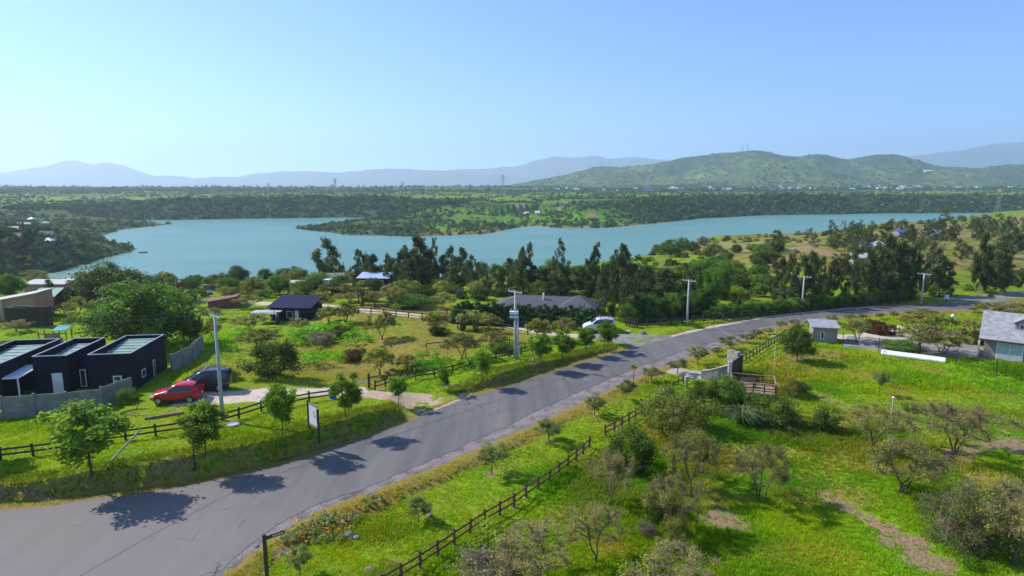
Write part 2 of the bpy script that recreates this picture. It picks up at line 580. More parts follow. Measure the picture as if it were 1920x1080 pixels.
# shrub land beyond the lake and on the banks
rr = np.hypot(fx, fy)
cov[:, 3] = sm((rr - 110) / 60)
gzf = gz.ravel()
plat = sm((fx - 45) / 30) * sm((fy - 125) / 30) * sm((560 - fy) / 60) * (gzf > WATER_Z + 3)       # dry pasture on the right plateau
cov[:, 1] = np.maximum(cov[:, 1], plat * (0.25 + 0.75 * fbm(fx / 22, fy / 22, 3, 83)))
cov[:, 0] = np.maximum(cov[:, 0], plat * 0.8 * sm((fbm(fx / 11, fy / 11, 4, 85) - 0.56) / 0.1))
edge = sm((gzf - (WATER_Z - 0.3)) / 0.3) * sm((WATER_Z + 1.6 - gzf) / 0.8)                          # bare strip along the water line
cov[:, 1] = np.maximum(cov[:, 1], edge)
mead = ((dR > 7) & (fy < 75)) * sm((fbm(fx / 5.5, fy / 5.5, 4, 87) - 0.5) / 0.16)                    # dry patches in the meadow
cov[:, 1] = np.maximum(cov[:, 1], 0.6 * mead)
lush_ = ((dR > 7) & (fy < 75)) * sm((fbm(fx / 7, fy / 7, 4, 89) - 0.52) / 0.14)
cov[:, 2] = np.maximum(cov[:, 2], 0.8 * lush_)
# sandy clearings, tracks and fields by the lake
for b in [(835, 508, 26, 4), (900, 508, 40, 5), (940, 520, 30, 3), (395, 562, 30, 4), (445, 562, 20, 3), (510, 516, 14, 4), (608, 545, 24, 3), (1430, 590, 10, 2), (1170, 540, 8, 6), (1190, 525, 20, 2), (1250, 545, 40, 3), (1400, 588, 18, 4), (790, 382, 0.1, .1)]:
    blob(0, *b, 0.95)
for b in [(1480, 480, 60, 6, 1.), (1600, 478, 60, 8, .9), (1570, 500, 40, 8, .8), (520, 518, 30, 5, .9), (760, 545, 30, 10, .7), (880, 540, 40, 8, .6), (1680, 520, 60, 8, .5), (1800, 470, 90, 10, .5), (1750, 505, 80, 6, .5)]:
    blob(1, *b[:4], b[4], 0.8)
stroke(0, [(1340, 455), (1400, 462), (1450, 468), (1520, 472), (1580, 482)], 2.2)
stroke(0, [(1385, 458), (1420, 452), (1445, 452)], 1.6)
stroke(0, [(1500, 470), (1580, 476), (1640, 482), (1720, 484), (1800, 492), (1920, 505)], 2.0, .8)
stroke(0, [(1620, 440), (1680, 430), (1740, 436), (1690, 446)], 2.5, .9)
stroke(0, [(1440, 490), (1425, 510), (1440, 525), (1445, 535)], 1.6, .8)
stroke(0, [(765, 383), (760, 392)], 3, 1.0)
stroke(0, [(1060, 378), (1060, 386), (1048, 396)], 3.5, 1.0)
stroke(0, [(690, 432), (692, 440)], 2.5, 1.0)
stroke(0, [(948, 352), (952, 362)], 6, 1.0)
for b in [(820, 432, 8, 1), (850, 439, 14, 1), (1100, 426, 16, .8), (900, 420, 8, 1), (985, 398, 18, 1.2), (1110, 404, 10, 1)]:
    blob(0, *b, 0.9)
for b in [(960, 400, 120, 10), (860, 415, 100, 8), (1150, 390, 100, 8), (1050, 410, 70, 6), (760, 425, 60, 6), (1100, 370, 120, 4), (1880, 375, 60, 6), (1890, 395, 60, 4)]:
    blob(2, *b, 0.9, 0.7)


def ground_mat():
    m, nt, out = new_mat('ground_cover')
    vc = nd(nt, 'ShaderNodeVertexColor', layer_name='col')
    sp = nd(nt, 'ShaderNodeSeparateColor'); nt.links.new(vc.outputs[0], sp.inputs[0])
    n_big = noise(nt, 0.05, 5, 0.6); n_mid = noise(nt, 0.55, 5, 0.65); n_fine = noise(nt, 5.0, 4, 0.7); n_tuft = noise(nt, 1.9, 6, 0.7, dist=0.6)
    green = mixc(nt, ramp(nt, n_mid, 0.32, 0.68), (0.14, 0.265, 0.008), (0.225, 0.35, 0.010))
    green = mixc(nt, ramp(nt, n_big, 0.35, 0.7), green, (0.25, 0.29, 0.022))
    green = mixc(nt, ramp(nt, n_tuft, 0.52, 0.75), green, (0.065, 0.13, 0.006))

    def mask(ch, n, k):
        mm = nt.nodes.new('ShaderNodeMath'); mm.operation = 'MULTIPLY_ADD'; mm.inputs[1].default_value = k
        nt.links.new(n, mm.inputs[0])
        nt.links.new(sp.outputs[ch], mm.inputs[2])
        return ramp(nt, mm.outputs[0], 0.25 + k * 0.5, 0.75 + k * 0.5)
    dry = mixc(nt, ramp(nt, n_fine, 0.3, 0.7), (0.20, 0.16, 0.035), (0.33, 0.24, 0.06))
    lush = mixc(nt, ramp(nt, n_tuft, 0.35, 0.65), (0.08, 0.20, 0.006), (0.16, 0.32, 0.008))
    soil = mixc(nt, ramp(nt, n_fine, 0.3, 0.7), (0.20, 0.135, 0.075), (0.36, 0.25, 0.15))
    c = mixc(nt, mask(2, n_mid, 0.9), green, lush)
    c = mixc(nt, mask(1, n_tuft, 1.2), c, dry)
    c = mixc(nt, mask(0, n_tuft, 0.8), c, soil)
    scr = mixc(nt, ramp(nt, noise(nt, 0.16, 6, 0.7), 0.4, 0.6), c, (0.045, 0.085, 0.018))
    am = nt.nodes.new('ShaderNodeMath'); am.operation = 'MULTIPLY'; nt.links.new(vc.outputs['Alpha'], am.inputs[0])
    inv = nt.nodes.new('ShaderNodeMath'); inv.operation = 'SUBTRACT'; inv.inputs[0].default_value = 0.75; nt.links.new(sp.outputs[0], inv.inputs[1])
    inv.use_clamp = True
    nt.links.new(inv.outputs[0], am.inputs[1])
    c = mixc(nt, am.outputs[0], c, scr)
    wd = nd(nt, 'ShaderNodeAttribute', attribute_name='wood')
    wf_ = nt.nodes.new('ShaderNodeMath'); wf_.operation = 'MULTIPLY'; wf_.inputs[1].default_value = 0.9; nt.links.new(wd.outputs['Fac'], wf_.inputs[0])
    c = mixc(nt, wf_.outputs[0], c, mixc(nt, ramp(nt, noise(nt, 0.12, 5, 0.7), 0.35, 0.65), (0.022, 0.048, 0.014), (0.055, 0.092, 0.024)))
    p = nd(nt, 'ShaderNodeBsdfPrincipled'); p.inputs['Roughness'].default_value = 0.95; p.inputs['Specular IOR Level'].default_value = 0.1
    nt.links.new(c, p.inputs['Base Color'])
    bp = nd(nt, 'ShaderNodeBump'); bp.inputs['Strength'].default_value = 0.8; bp.inputs['Distance'].default_value = 0.25
    nt.links.new(n_tuft, bp.inputs['Height']); nt.links.new(bp.outputs[0], p.inputs['Normal'])
    nt.links.new(p.outputs[0], out.inputs[0])
    return m


ny, nx = gx.shape
idx = np.arange(ny * nx).reshape(ny, nx)
quads = np.stack([idx[:-1, :-1].ravel(), idx[:-1, 1:].ravel(), idx[1:, 1:].ravel(), idx[1:, :-1].ravel()], 1)
gv = np.stack([fx, fy, gz.ravel()], 1)
me = mesh_np('ground', gv, quads, cov, True)
_dn, _rn, _wn = seg_profile(fx, fy, NEAR); _df, _rf, _wf = seg_profile(fx, fy, FAR)
wood = np.where((_df < _dn) & (rr > 150), np.clip(sm((_rf - 11) / 5) * sm((_wf * 2.6 - _df) / 40) + 0.95 * sm((_df - 420) / 250) * sm((fbm(fx / 160, fy / 60, 3, 57) - 0.24) / 0.15) + 0.9 * sm((-60 - fx) / 30) * (fy < 700), 0, 1), 0)
wa = me.attributes.new('wood', 'FLOAT', 'POINT'); wa.data.foreach_set('value', wood.astype(np.float32))
ground_o = tag(link('ground', me, ground_mat()), kind='structure')
print("ground verts", len(gv))


# ------------------------------------------------------------------ asphalt, gravel, soil tracks
def road_mat():
    m, nt, out = new_mat('asphalt')
    p = nd(nt, 'ShaderNodeBsdfPrincipled')
    # direction of travel about 43 degrees: streaks worn along it
    st = noise(nt, 0.9, 5, 0.6, stretch=((1.0, 0.06, 1.0), (0, 0, math.radians(42))))
    st2 = noise(nt, 0.22, 4, 0.6, stretch=((1.0, 0.12, 1.0), (0, 0, math.radians(42))))
    fine = noise(nt, 30, 3, 0.7); blot = noise(nt, 0.35, 5, 0.65)
    c = mixc(nt, ramp(nt, st, 0.3, 0.7), (0.088, 0.082, 0.085), (0.136, 0.126, 0.127))
    c = mixc(nt, ramp(nt, st2, 0.45, 0.7), c, (0.185, 0.165, 0.152))
    c = mixc(nt, ramp(nt, blot, 0.55, 0.8), c, (0.085, 0.085, 0.10))
    c = mixc(nt, 0.25, c, mixc(nt, fine, (0.06, 0.06, 0.06), (0.3, 0.29, 0.28)))
    # dusty junction, tar patches, hairline cracks
    geo = nd(nt, 'ShaderNodeNewGeometry')
    def near(cx, cy, r0, r1):
        v = nd(nt, 'ShaderNodeVectorMath', operation='DISTANCE'); nt.links.new(geo.outputs['Position'], v.inputs[0]); v.inputs[1].default_value = (cx, cy, 0)
        a = nd(nt, 'ShaderNodeMath', operation='MULTIPLY_ADD'); nt.links.new(blot, a.inputs[0]); a.inputs[1].default_value = 16.0; nt.links.new(v.outputs['Value'], a.inputs[2])
        return ramp(nt, a.outputs[0], r1 + 8, r0 + 8)
    c = mixc(nt, near(-24, 29, 4, 22), c, mixc(nt, st, (0.165, 0.145, 0.135), (0.22, 0.195, 0.18)))
    c = mixc(nt, ramp(nt, noise(nt, 0.8, 6, 0.7, stretch=((1.0, 0.3, 1.0), (0, 0, math.radians(42)))), 0.60, 0.66), c, (0.19, 0.172, 0.158))
    vo = nd(nt, 'ShaderNodeTexVoronoi', feature='DISTANCE_TO_EDGE'); vo.inputs['Scale'].default_value = 0.32
    wv = nd(nt, 'ShaderNodeVectorMath', operation='ADD'); nt.links.new(geo.outputs['Position'], wv.inputs[0])
    nz_ = nd(nt, 'ShaderNodeTexNoise'); nz_.inputs['Scale'].default_value = 0.9; nz_.inputs['Detail'].default_value = 4; nt.links.new(geo.outputs['Position'], nz_.inputs['Vector']); nt.links.new(nz_.outputs['Color'], wv.inputs[1]); nt.links.new(wv.outputs[0], vo.inputs['Vector'])
    crack = ramp(nt, vo.outputs['Distance'], 0.016, 0.004)
    cm = nd(nt, 'ShaderNodeMath', operation='MULTIPLY'); nt.links.new(crack, cm.inputs[0]); nt.links.new(ramp(nt, noise(nt, 0.12, 3, 0.6), 0.5, 0.62), cm.inputs[1])
    c = mixc(nt, cm.outputs[0], c, (0.05, 0.047, 0.046))
    nt.links.new(c, p.inputs['Base Color']); p.inputs['Roughness'].default_value = 0.82; p.inputs['Specular IOR Level'].default_value = 0.25
    bp = nd(nt, 'ShaderNodeBump'); bp.inputs['Strength'].default_value = 0.4; bp.inputs['Distance'].default_value = 0.01
    nt.links.new(fine, bp.inputs['Height']); nt.links.new(bp.outputs[0], p.inputs['Normal'])
    nt.links.new(p.outputs[0], out.inputs[0])
    return m


def loose_mat(name, c1, c2, grain=14.0):
    m, nt, out = new_mat(name)
    p = nd(nt, 'ShaderNodeBsdfPrincipled')
    a = noise(nt, grain, 4, 0.75); b = noise(nt, 0.7, 5, 0.6)
    c = mixc(nt, ramp(nt, a, 0.35, 0.65), c1, c2)
    c = mixc(nt, ramp(nt, b, 0.4, 0.75), c, tuple(0.72 * v for v in c1))
    nt.links.new(c, p.inputs['Base Color']); p.inputs['Roughness'].default_value = 0.95; p.inputs['Specular IOR Level'].default_value = 0.1
    bp = nd(nt, 'ShaderNodeBump'); bp.inputs['Strength'].default_value = 0.7; bp.inputs['Distance'].default_value = 0.05
    nt.links.new(a, bp.inputs['Height']); nt.links.new(bp.outputs[0], p.inputs['Normal'])
    nt.links.new(p.outputs[0], out.inputs[0])
    return m


M_ROAD = road_mat()
M_GRAVEL = loose_mat('gravel', (0.155, 0.13, 0.125), (0.34, 0.295, 0.28), 7)
M_SAND = loose_mat('pale_soil', (0.50, 0.40, 0.31), (0.66, 0.56, 0.46), 6)
M_PINK = loose_mat('reddish_soil', (0.42, 0.29, 0.20), (0.56, 0.42, 0.31), 6)
M_SIDE = loose_mat('side_road_gravel', (0.22, 0.205, 0.19), (0.32, 0.30, 0.28), 8)

from mathutils.geometry import tessellate_polygon
# asphalt edge is ragged; the gravel shoulder lies right of it


def offset(line, w):
    out = []
    for i, p in enumerate(line):
        a = line[max(i - 1, 0)]; b = line[min(i + 1, len(line) - 1)]
        dx, dy = b[0] - a[0], b[1] - a[1]; L = math.hypot(dx, dy)
        ww = w(i) if callable(w) else w
        out.append((p[0] - dy / L * ww, p[1] + dx / L * ww))
    return out


def densify(line, step=0.6):
    out = []
    for a, b in zip(line[:-1], line[1:]):
        n = max(1, int(math.hypot(b[0] - a[0], b[1] - a[1]) / step))
        for k in range(n):
            out.append((a[0] + (b[0] - a[0]) * k / n, a[1] + (b[1] - a[1]) * k / n))
    out.append(line[-1])
    return out


def ragged(line, amp, seed):
    n = np.array([fbm(p[0] / 0.9, p[1] / 0.9, 3, seed) - 0.5 for p in line])
    return offset(line, lambda i: float(n[i]) * amp * 2)


RE_d = densify([p for p in RE if p[0] < 110], 0.5)
lenR = np.arange(len(RE_d)) / (len(RE_d) - 1)
GW = lambda i: float(np.interp(RE_d[i][1], [5, 30, 36, 44, 55, 75, 90, 100], [0.1, 0.35, 0.6, 1.1, 1.9, 1.9, 1.2, 0.7]))
AE = ragged(offset(RE_d, GW), 0.28, 77)
LE_d = ragged(densify([p for p in LE if p[0] < 110], 0.5), 0.16, 78)
poly = LE_d + AE[::-1] + [(-95, 5)]
tris = tessellate_polygon([[Vector((p[0], p[1], 0)) for p in poly]])
road_o = tag(link('road', mesh_np('road', [(p[0], p[1], 0.0) for p in poly], np.array(tris)), M_ROAD), kind='structure')
bmr = bmesh.new(); bmr.from_mesh(road_o.data); bmesh.ops.recalc_face_normals(bmr, faces=bmr.faces)
if sum(f.normal.z for f in bmr.faces) < 0: bmesh.ops.reverse_faces(bmr, faces=bmr.faces)
bmr.to_mesh(road_o.data); bmr.free()
def strip(name, line, w, mat, dz=0.03, nseg=6, step=0.7, seed=5, rag=0.35, flat=None):
    """a track draped over the ground; its edges dip into the soil"""
    ln = densify(smooth_line(line, 4), step)
    V = []; n = len(ln)
    for i, p in enumerate(ln):
        a = ln[max(i - 1, 0)]; b = ln[min(i + 1, n - 1)]
        dx, dy = b[0] - a[0], b[1] - a[1]; L = math.hypot(dx, dy) + 1e-9
        ww = w(i / (n - 1)) if callable(w) else w
        for k in range(nseg + 1):
            t = -1 + 2 * k / nseg
            r = ww * 0.5 * (1 + rag * (float(fbm(p[0] / 1.2, p[1] / 1.2, 2, seed + (k > nseg / 2))) - 0.5) * 2)
            V.append((p[0] - dy / L * r * t, p[1] + dx / L * r * t, 1.0 if abs(t) < 0.99 else 0.0))
    V = np.array(V)
    z = HM(V[:, 0], V[:, 1]) if flat is None else np.full(len(V), flat)
    z = z + np.where(V[:, 2] > 0.5, dz, -0.03)
    V[:, 2] = z
    idx = np.arange(n * (nseg + 1)).reshape(n, nseg + 1)
    q = np.stack([idx[:-1, :-1].ravel(), idx[1:, :-1].ravel(), idx[1:, 1:].ravel(), idx[:-1, 1:].ravel()], 1)[:, ::-1]
    return tag(link(name, mesh_np(name, V, q, smooth=True), mat), kind='structure')


# gravel shoulder right of the asphalt
sh = [(p[0], p[1]) for p in RE_d]
V = []
for i, p in enumerate(sh):
    a = offset(RE_d[max(i - 1, 0):i + 2], lambda k: GW(i) + 0.45)[min(i, 1)]
    b = offset(RE_d[max(i - 1, 0):i + 2], lambda k: -0.5 - 0.5 * (float(fbm(p[0] / 1.1, p[1] / 1.1, 3, 33)) - 0.5))[min(i, 1)]
    for t, zz in ((0, -0.03), (0.2, -0.018), (0.6, -0.015), (0.85, -0.02), (1.0, -0.09)):
        V.append((a[0] + (b[0] - a[0]) * t, a[1] + (b[1] - a[1]) * t, zz))
idx = np.arange(len(V)).reshape(-1, 5)
q = np.stack([idx[:-1, :-1].ravel(), idx[:-1, 1:].ravel(), idx[1:, 1:].ravel(), idx[1:, :-1].ravel()], 1)
tag(link('gravel_shoulder', mesh_np('gravel_shoulder', V, q, smooth=True), M_GRAVEL), kind='structure')

# the bank left of the road, cut steeply: finer relief than the ground sheet
LB = densify([p for p in LE if -60 < p[0] < 16], 0.35)
V = []; CVX = []
seg_ = np.concatenate([[0.15, 0.4], np.linspace(0.6, 2.3, 18), [2.7, 3.2]])
for i, p in enumerate(LB):
    a = LB[max(i - 1, 0)]; b = LB[min(i + 1, len(LB) - 1)]; dx, dy = b[0] - a[0], b[1] - a[1]; L = math.hypot(dx, dy)
    for s in seg_: V.append((p[0] - dy / L * s, p[1] + dx / L * s, s))
V = np.array(V); s_ = V[:, 2].copy()
V[:, 2] = H(V[:, 0], V[:, 1]) + np.where((s_ < 0.3) | (s_ > 3.0), -0.06, 0.03) + (fbm(V[:, 0] / .5, V[:, 1] / .5, 3, 17) - .5) * 0.16 * ((s_ > 0.6) & (s_ < 2.4))
idx = np.arange(len(V)).reshape(-1, len(seg_))
q = np.stack([idx[:-1, :-1].ravel(), idx[1:, :-1].ravel(), idx[1:, 1:].ravel(), idx[:-1, 1:].ravel()], 1)[:, ::-1]
keep = (V[q[:, 0], 2] > 0.02) | (V[q[:, 2], 2] > 0.02)
cvb = np.zeros((len(V), 4), np.float32); cvb[:, 0] = 0.55 * sm((s_ - 0.7) / 0.3) * sm((1.9 - s_) / 0.4) * (0.4 + 1.0 * fbm(V[:, 0] / 3, V[:, 1] / 3, 3, 19)); cvb[:, 1] = 0.8 * sm((1.0 - s_) / 0.4)
tag(link('roadside_bank', mesh_np('roadside_bank', V, q[keep], cvb, True), ground_o.data.materials[0]), kind='structure')

G2 = lambda *p: ground(*p)[:2]
# soil driveway through the bank, up to the gate and the pale yard track
strip('dirt_driveway', [at(905, 758), at(850, 764), G2(790, 752), G2(730, 742), G2(690, 735)], lambda t: 8.0 - 4.6 * min(1, t * 1.4), M_PINK, 0.03, 10)
strip('yard_track', [G2(690, 733), G2(600, 735), G2(540, 737), G2(470, 742), G2(400, 746), G2(330, 752)], lambda t: 3.2 + 1.2 * math.sin(t * 3), M_SAND, 0.02, 8, seed=15)
# gravel side road and the pale track behind the hedge
strip('side_road', [at(1262, 648), at(1190, 640), G2(1140, 632), G2(1080, 632)], lambda t: 13 - 9.0 * min(1, t * 1.35) ** 0.7, M_SIDE, 0.012, 10, seed=25, rag=0.15)
strip('dirt_track', [G2(1085, 631), G2(1030, 625), G2(960, 613), G2(900, 604), G2(830, 597), G2(760, 590), G2(700, 584), G2(640, 577), G2(560, 570), G2(440, 566)], 3.0, M_SAND, 0.04, 6, seed=35)
strip('gravel_strip', [p for p in offset([q for q in LE if 20 < q[0] < 64], 0.35)], 0.9, M_SAND, 0.02, 4, seed=45, rag=0.5)
strip('far_side_road', [at(1775, 566), at(1830, 562), G2(1880, 556), G2(1960, 548)], lambda t: 5.5, M_SIDE, 0.015, 8, seed=55)
strip('concrete_apron', [at(1258, 694), G2(1290, 700), G2(1345, 706)], lambda t: 2.6 + 0.8 * t, simple('concrete', (0.36, 0.325, 0.28), 0.9, 0.12, 0.8), 0.05, 6, seed=65, rag=0.05)
strip('paved_yard', [G2(1585, 638), G2(1640, 645), G2(1720, 652), G2(1800, 655), G2(1850, 660)], lambda t: 8.0, M_SIDE, 0.06, 8, seed=75, rag=0.1)
strip('sandy_yard', [G2(1575, 637), G2(1620, 632), G2(1670, 628), G2(1720, 618)], 6.0, M_SAND, 0.03, 6, seed=85, rag=0.5)


# ------------------------------------------------------------------ lake
def water_mat():
    m, nt, out = new_mat('lake_water')
    p = nd(nt, 'ShaderNodeBsdfPrincipled')
    b = noise(nt, 0.012, 4, 0.6, stretch=((1, 2.2, 1), (0, 0, 0.25)))
    nt.links.new(mixc(nt, ramp(nt, b, 0.3, 0.7), (0.090, 0.228, 0.182), (0.130, 0.278, 0.212)), p.inputs['Base Color'])
    p.inputs['Roughness'].default_value = 0.30; p.inputs['IOR'].default_value = 1.33
    w1 = noise(nt, 0.35, 4, 0.6, stretch=((1, 2.5, 1), (0, 0, 0.4)))
    bp = nd(nt, 'ShaderNodeBump'); bp.inputs['Strength'].default_value = 0.8; bp.inputs['Distance'].default_value = 0.9
    nt.links.new(w1, bp.inputs['Height']); nt.links.new(bp.outputs[0], p.inputs['Normal'])
    nt.links.new(p.outputs[0], out.inputs[0])
    return m


tag(link('lake', mesh_np('lake', [(-900, 120, WATER_Z), (1300, 120, WATER_Z), (1300, 1300, WATER_Z), (-900, 1300, WATER_Z)], np.array([[0, 1, 2, 3]])), water_mat()), kind='structure')


# ------------------------------------------------------------------ hills and far mountains
def ridge(name, crest_px, dist, depth, mat, seed, spur=0.25, base_z=15.0, nx=420, ny=70, col=None, front=0.62):
    """a range: surveyed crest line at a distance, spurs and gullies running down from it, rounded over at the back"""
    xs_px = np.array([c[0] for c in crest_px], float); ys_px = np.array([c[1] for c in crest_px], float)
    px = np.linspace(xs_px[0], xs_px[-1], nx)
    # smooth interpolation of the crest
    py = np.interp(px, xs_px, ys_px)
    k = np.array([1, 2, 1.]); k /= k.sum()
    py = np.convolve(np.pad(py, 1, mode='edge'), k, 'valid') + (fbm(px / 22, px * 0 + seed, 3, seed) - 0.5) * 2.2
    X = (px - 960) / FOCAL_PX * dist * 1.0
    c_, s_ = math.cos(PITCH), math.sin(PITCH)
    v = (py - 540) / FOCAL_PX
    Z = CAM_H - dist * (s_ + v * c_) / (c_ - v * s_)
    t = np.linspace(-1, 0.7, ny)
    XX, T = np.meshgrid(X, t)
    YY = dist + T * depth
    prof = np.where(T < 0, np.clip(1 + T, 0, 1) ** 1.7, 1 - sm(T / 0.7))
    zz = base_z + (Z[None, :] - base_z) * prof
    sc = depth * 0.33
    n = fbm(XX / sc, YY / sc * 0.8, 5, seed) - 0.5
    amp = (Z[None, :] - base_z) * spur * np.clip(prof * (1 - prof) * 4, 0, 1)
    zz = zz - np.abs(n) * 3.2 * amp
    zz += (fbm(XX / (sc * .2), YY / (sc * .2), 3, seed + 9) - 0.5) * 0.05 * np.abs(Z[None, :] - base_z) * np.clip(prof, 0, 1)
    zz = np.minimum(zz, CAM_H + (np.maximum(Z, base_z)[None, :] - CAM_H) * (YY / dist) * np.where(T < -0.02, 0.985, 1.0))
    zz = np.where(prof <= 0.002, base_z - 30, zz)
    XX = XX * (YY / dist) ** 0.15
    idx = np.arange(ny * nx).reshape(ny, nx)
    q = np.stack([idx[:-1, :-1].ravel(), idx[:-1, 1:].ravel(), idx[1:, 1:].ravel(), idx[1:, :-1].ravel()], 1)
    V = np.stack([XX.ravel(), YY.ravel(), zz.ravel()], 1)
    cc = col(XX.ravel(), YY.ravel(), zz.ravel()) if col else None
    o = tag(link(name, mesh_np(name, V, q, cc, True), mat), kind='structure')
    return o, XX, YY, zz


def hill_mat(d1=(0.03, 0.068, 0.018), l1=(0.18, 0.225, 0.03), b1=(0.05, 0.09, 0.024), name='hill_pasture'):
    m, nt, out = new_mat(name)
    p = nd(nt, 'ShaderNodeBsdfPrincipled'); p.inputs['Roughness'].default_value = 1.0; p.inputs['Specular IOR Level'].default_value = 0.05
    a = noise(nt, 0.03, 6, 0.75); b = noise(nt, 0.004, 5, 0.6)
    c = mixc(nt, ramp(nt, a, 0.42, 0.56), d1, l1)
    c = mixc(nt, ramp(nt, b, 0.35, 0.65), c, b1)
    nt.links.new(c, p.inputs['Base Color']); nt.links.new(p.outputs[0], out.inputs[0])
    return m


M_HILL = hill_mat()
M_HILL2 = hill_mat((0.045, 0.085, 0.02), (0.15, 0.20, 0.035), (0.085, 0.13, 0.024), 'foothill_pasture')
M_MOUNT = simple('far_mountain', (0.10, 0.12, 0.09), 1.0, 0.3, 0.002, spec=0.05)
HILL_CREST = [(900, 356), (940, 351), (1000, 340), (1060, 328), (1110, 314), (1140, 312), (1175, 312), (1200, 311), (1240, 303), (1290, 293), (1340, 287), (1395, 283), (1410, 281.5), (1430, 284), (1460, 291), (1490, 293), (1520, 288.5), (1545, 292),
              (1572, 299), (1600, 295), (1630, 288.5), (1660, 287.5), (1690, 294), (1720, 304), (1750, 312), (1790, 314), (1830, 315), (1870, 309), (1920, 306), (2020, 312), (2160, 330)]
HILLS = [ridge('hill', HILL_CREST, 3300, 1000, M_HILL, 101, 0.55, 22)]
HILLS.append(ridge('foothill', [(1180, 352), (1260, 343), (1330, 331), (1400, 318), (1450, 306), (1480, 302), (1520, 312), (1560, 326), (1610, 341), (1660, 349), (1720, 352)], 2750, 420, M_HILL2, 117, 0.25, 22, 120, 40))
HILLS.append(ridge('low_rise', [(600, 358), (700, 353), (760, 350), (850, 349), (930, 350), (1000, 352), (1100, 356)], 1900, 500, M_HILL, 131, 0.15, 8, 120, 40))
ridge('mountain_range', [(-420, 345), (-250, 338), (-120, 330), (0, 325), (60, 318), (110, 309), (140, 301), (160, 301), (190, 308), (215, 304.5), (240, 309), (270, 321), (300, 330), (320, 328), (345, 330), (370, 335), (410, 331), (450, 332), (490, 325), (540, 321),
                         (580, 321), (640, 323), (700, 318), (740, 315.5), (800, 318), (850, 320), (950, 330), (1100, 345)], 10600, 2200, M_MOUNT, 141, 0.22, 25, 560, 40)
ridge('mountain_range', [(700, 345), (800, 322), (860, 317), (920, 316), (970, 311), (1000, 302), (1040, 293), (1075, 295.5), (1115, 291.5), (1140, 298), (1175, 294.5), (1250, 300), (1330, 306), (1420, 318), (1520, 335)], 12000, 1700, M_MOUNT, 151, 0.2, 25, 240, 40)
ridge('mountain_range', [(1480, 335), (1600, 310), (1690, 292), (1760, 284), (1800, 278), (1850, 268), (1900, 267), (1940, 263), (2050, 258), (2200, 275), (2400, 310)], 11900, 1600, M_MOUNT, 161, 0.2, 25, 240, 40)

# ------------------------------------------------------------------ haze: the air between here and the mountains
HB = MB().box(-13600, 13600, -13600, 13600, -60, 950)
hm, hnt, hout = new_mat('haze')
pv = nd(hnt, 'ShaderNodeVolumePrincipled')
pv.inputs['Color'].default_value = (0.70, 0.85, 1.0, 1)
pv.inputs['Density'].default_value = 1.4e-4
pv.inputs['Anisotropy'].default_value = 0.37
hnt.links.new(pv.outputs[0], hout.inputs['Volume'])
haze = HB.build('haze', hm)
tag(haze, 'pale blue haze over the lake and the distant mountains', 'haze', kind='stuff')
# ------------------------------------------------------------------ plants
M_BARK = simple('bark', (0.10, 0.078, 0.06), 0.95, 0.35, 8, bump=0.3)
M_BARK_PALE = simple('pale_bark', (0.26, 0.20, 0.15), 0.95, 0.35, 3, bump=0.3)
M_LEAF = leaf_mat('leaves', 0.48, gain=2.1)
M_LEAF_DARK = leaf_mat('tough_leaves', 0.32, gain=2.15, spec=0.1)
M_TWIG = leaf_mat('twigs_and_fine_leaves', 0.30, gain=1.95, spec=0.05)
M_CACTUS = leaf_mat('cactus_skin', 0.0, 0.7)

TREE_KINDS = {}


def skeleton(trunk, attract, rng, up=0.25, sub=3, rmin=0.004, power=2.4):
    """limbs that grow from the trunk to every clump of leaves; returns edges (a, b, ra, rb)"""
    pos = [np.array(p, float) for p in trunk]; par = [-1] + list(range(len(trunk) - 1))
    order = np.argsort([np.linalg.norm(np.array(a) - pos[len(trunk) // 2]) for a in attract])
    for k in order:
        a = np.array(attract[k], float)
        P = np.array(pos)
        d = np.linalg.norm(P - a, axis=1) + np.where(P[:, 2] > a[2] - 0.02, 0.35, 0) + 0.12 * np.linalg.norm(P[:, :2], axis=1)
        d[0] += 0.2
        j = int(np.argmin(d)); p0 = pos[j]
        L = np.linalg.norm(a - p0)
        ctrl = p0 + (a - p0) * 0.5 + np.array([0, 0, -up * L * 0.35]) + rng.normal(0, 0.06 * L, 3)
        prev = j
        for s in range(1, sub + 1):
            t = s / sub
            q = (1 - t) ** 2 * p0 + 2 * t * (1 - t) * ctrl + t * t * a
            pos.append(q); par.append(prev); prev = len(pos) - 1
    n = len(pos); acc = np.zeros(n)
    for i in range(n - 1, 0, -1):
        r = max(acc[i], rmin ** power)
        acc[i] = r; acc[par[i]] += r
    acc[0] = max(acc[0], acc[1] if n > 1 else rmin)
    rad = acc ** (1 / power)
    return np.array(pos), par, rad


def limbs(pos, par, rad, scale=1.0, sides=5):
    V = []; F = []
    ang = np.arange(sides) * 2 * math.pi / sides
    for i in range(len(pos)):
        if par[i] < 0: continue
        a = pos[par[i]]; b = pos[i]
        d = b - a; L = np.linalg.norm(d)
        if L < 1e-6: continue
        d /= L
        s = np.cross(d, [0.31, 0.9, 0.21]); s /= np.linalg.norm(s); u = np.cross(d, s)
        ra = min(rad[par[i]], rad[i] * 1.6) * scale; rb = rad[i] * scale
        base = len(V)
        for r, c in ((ra, a - d * ra * 0.3), (rb, b)):
            for t in ang:
                V.append(c + (s * math.cos(t) + u * math.sin(t)) * r)
        for k in range(sides):
            F.append((base + k, base + (k + 1) % sides, base + sides + (k + 1) % sides, base + sides + k))
    return np.array(V), np.array(F)


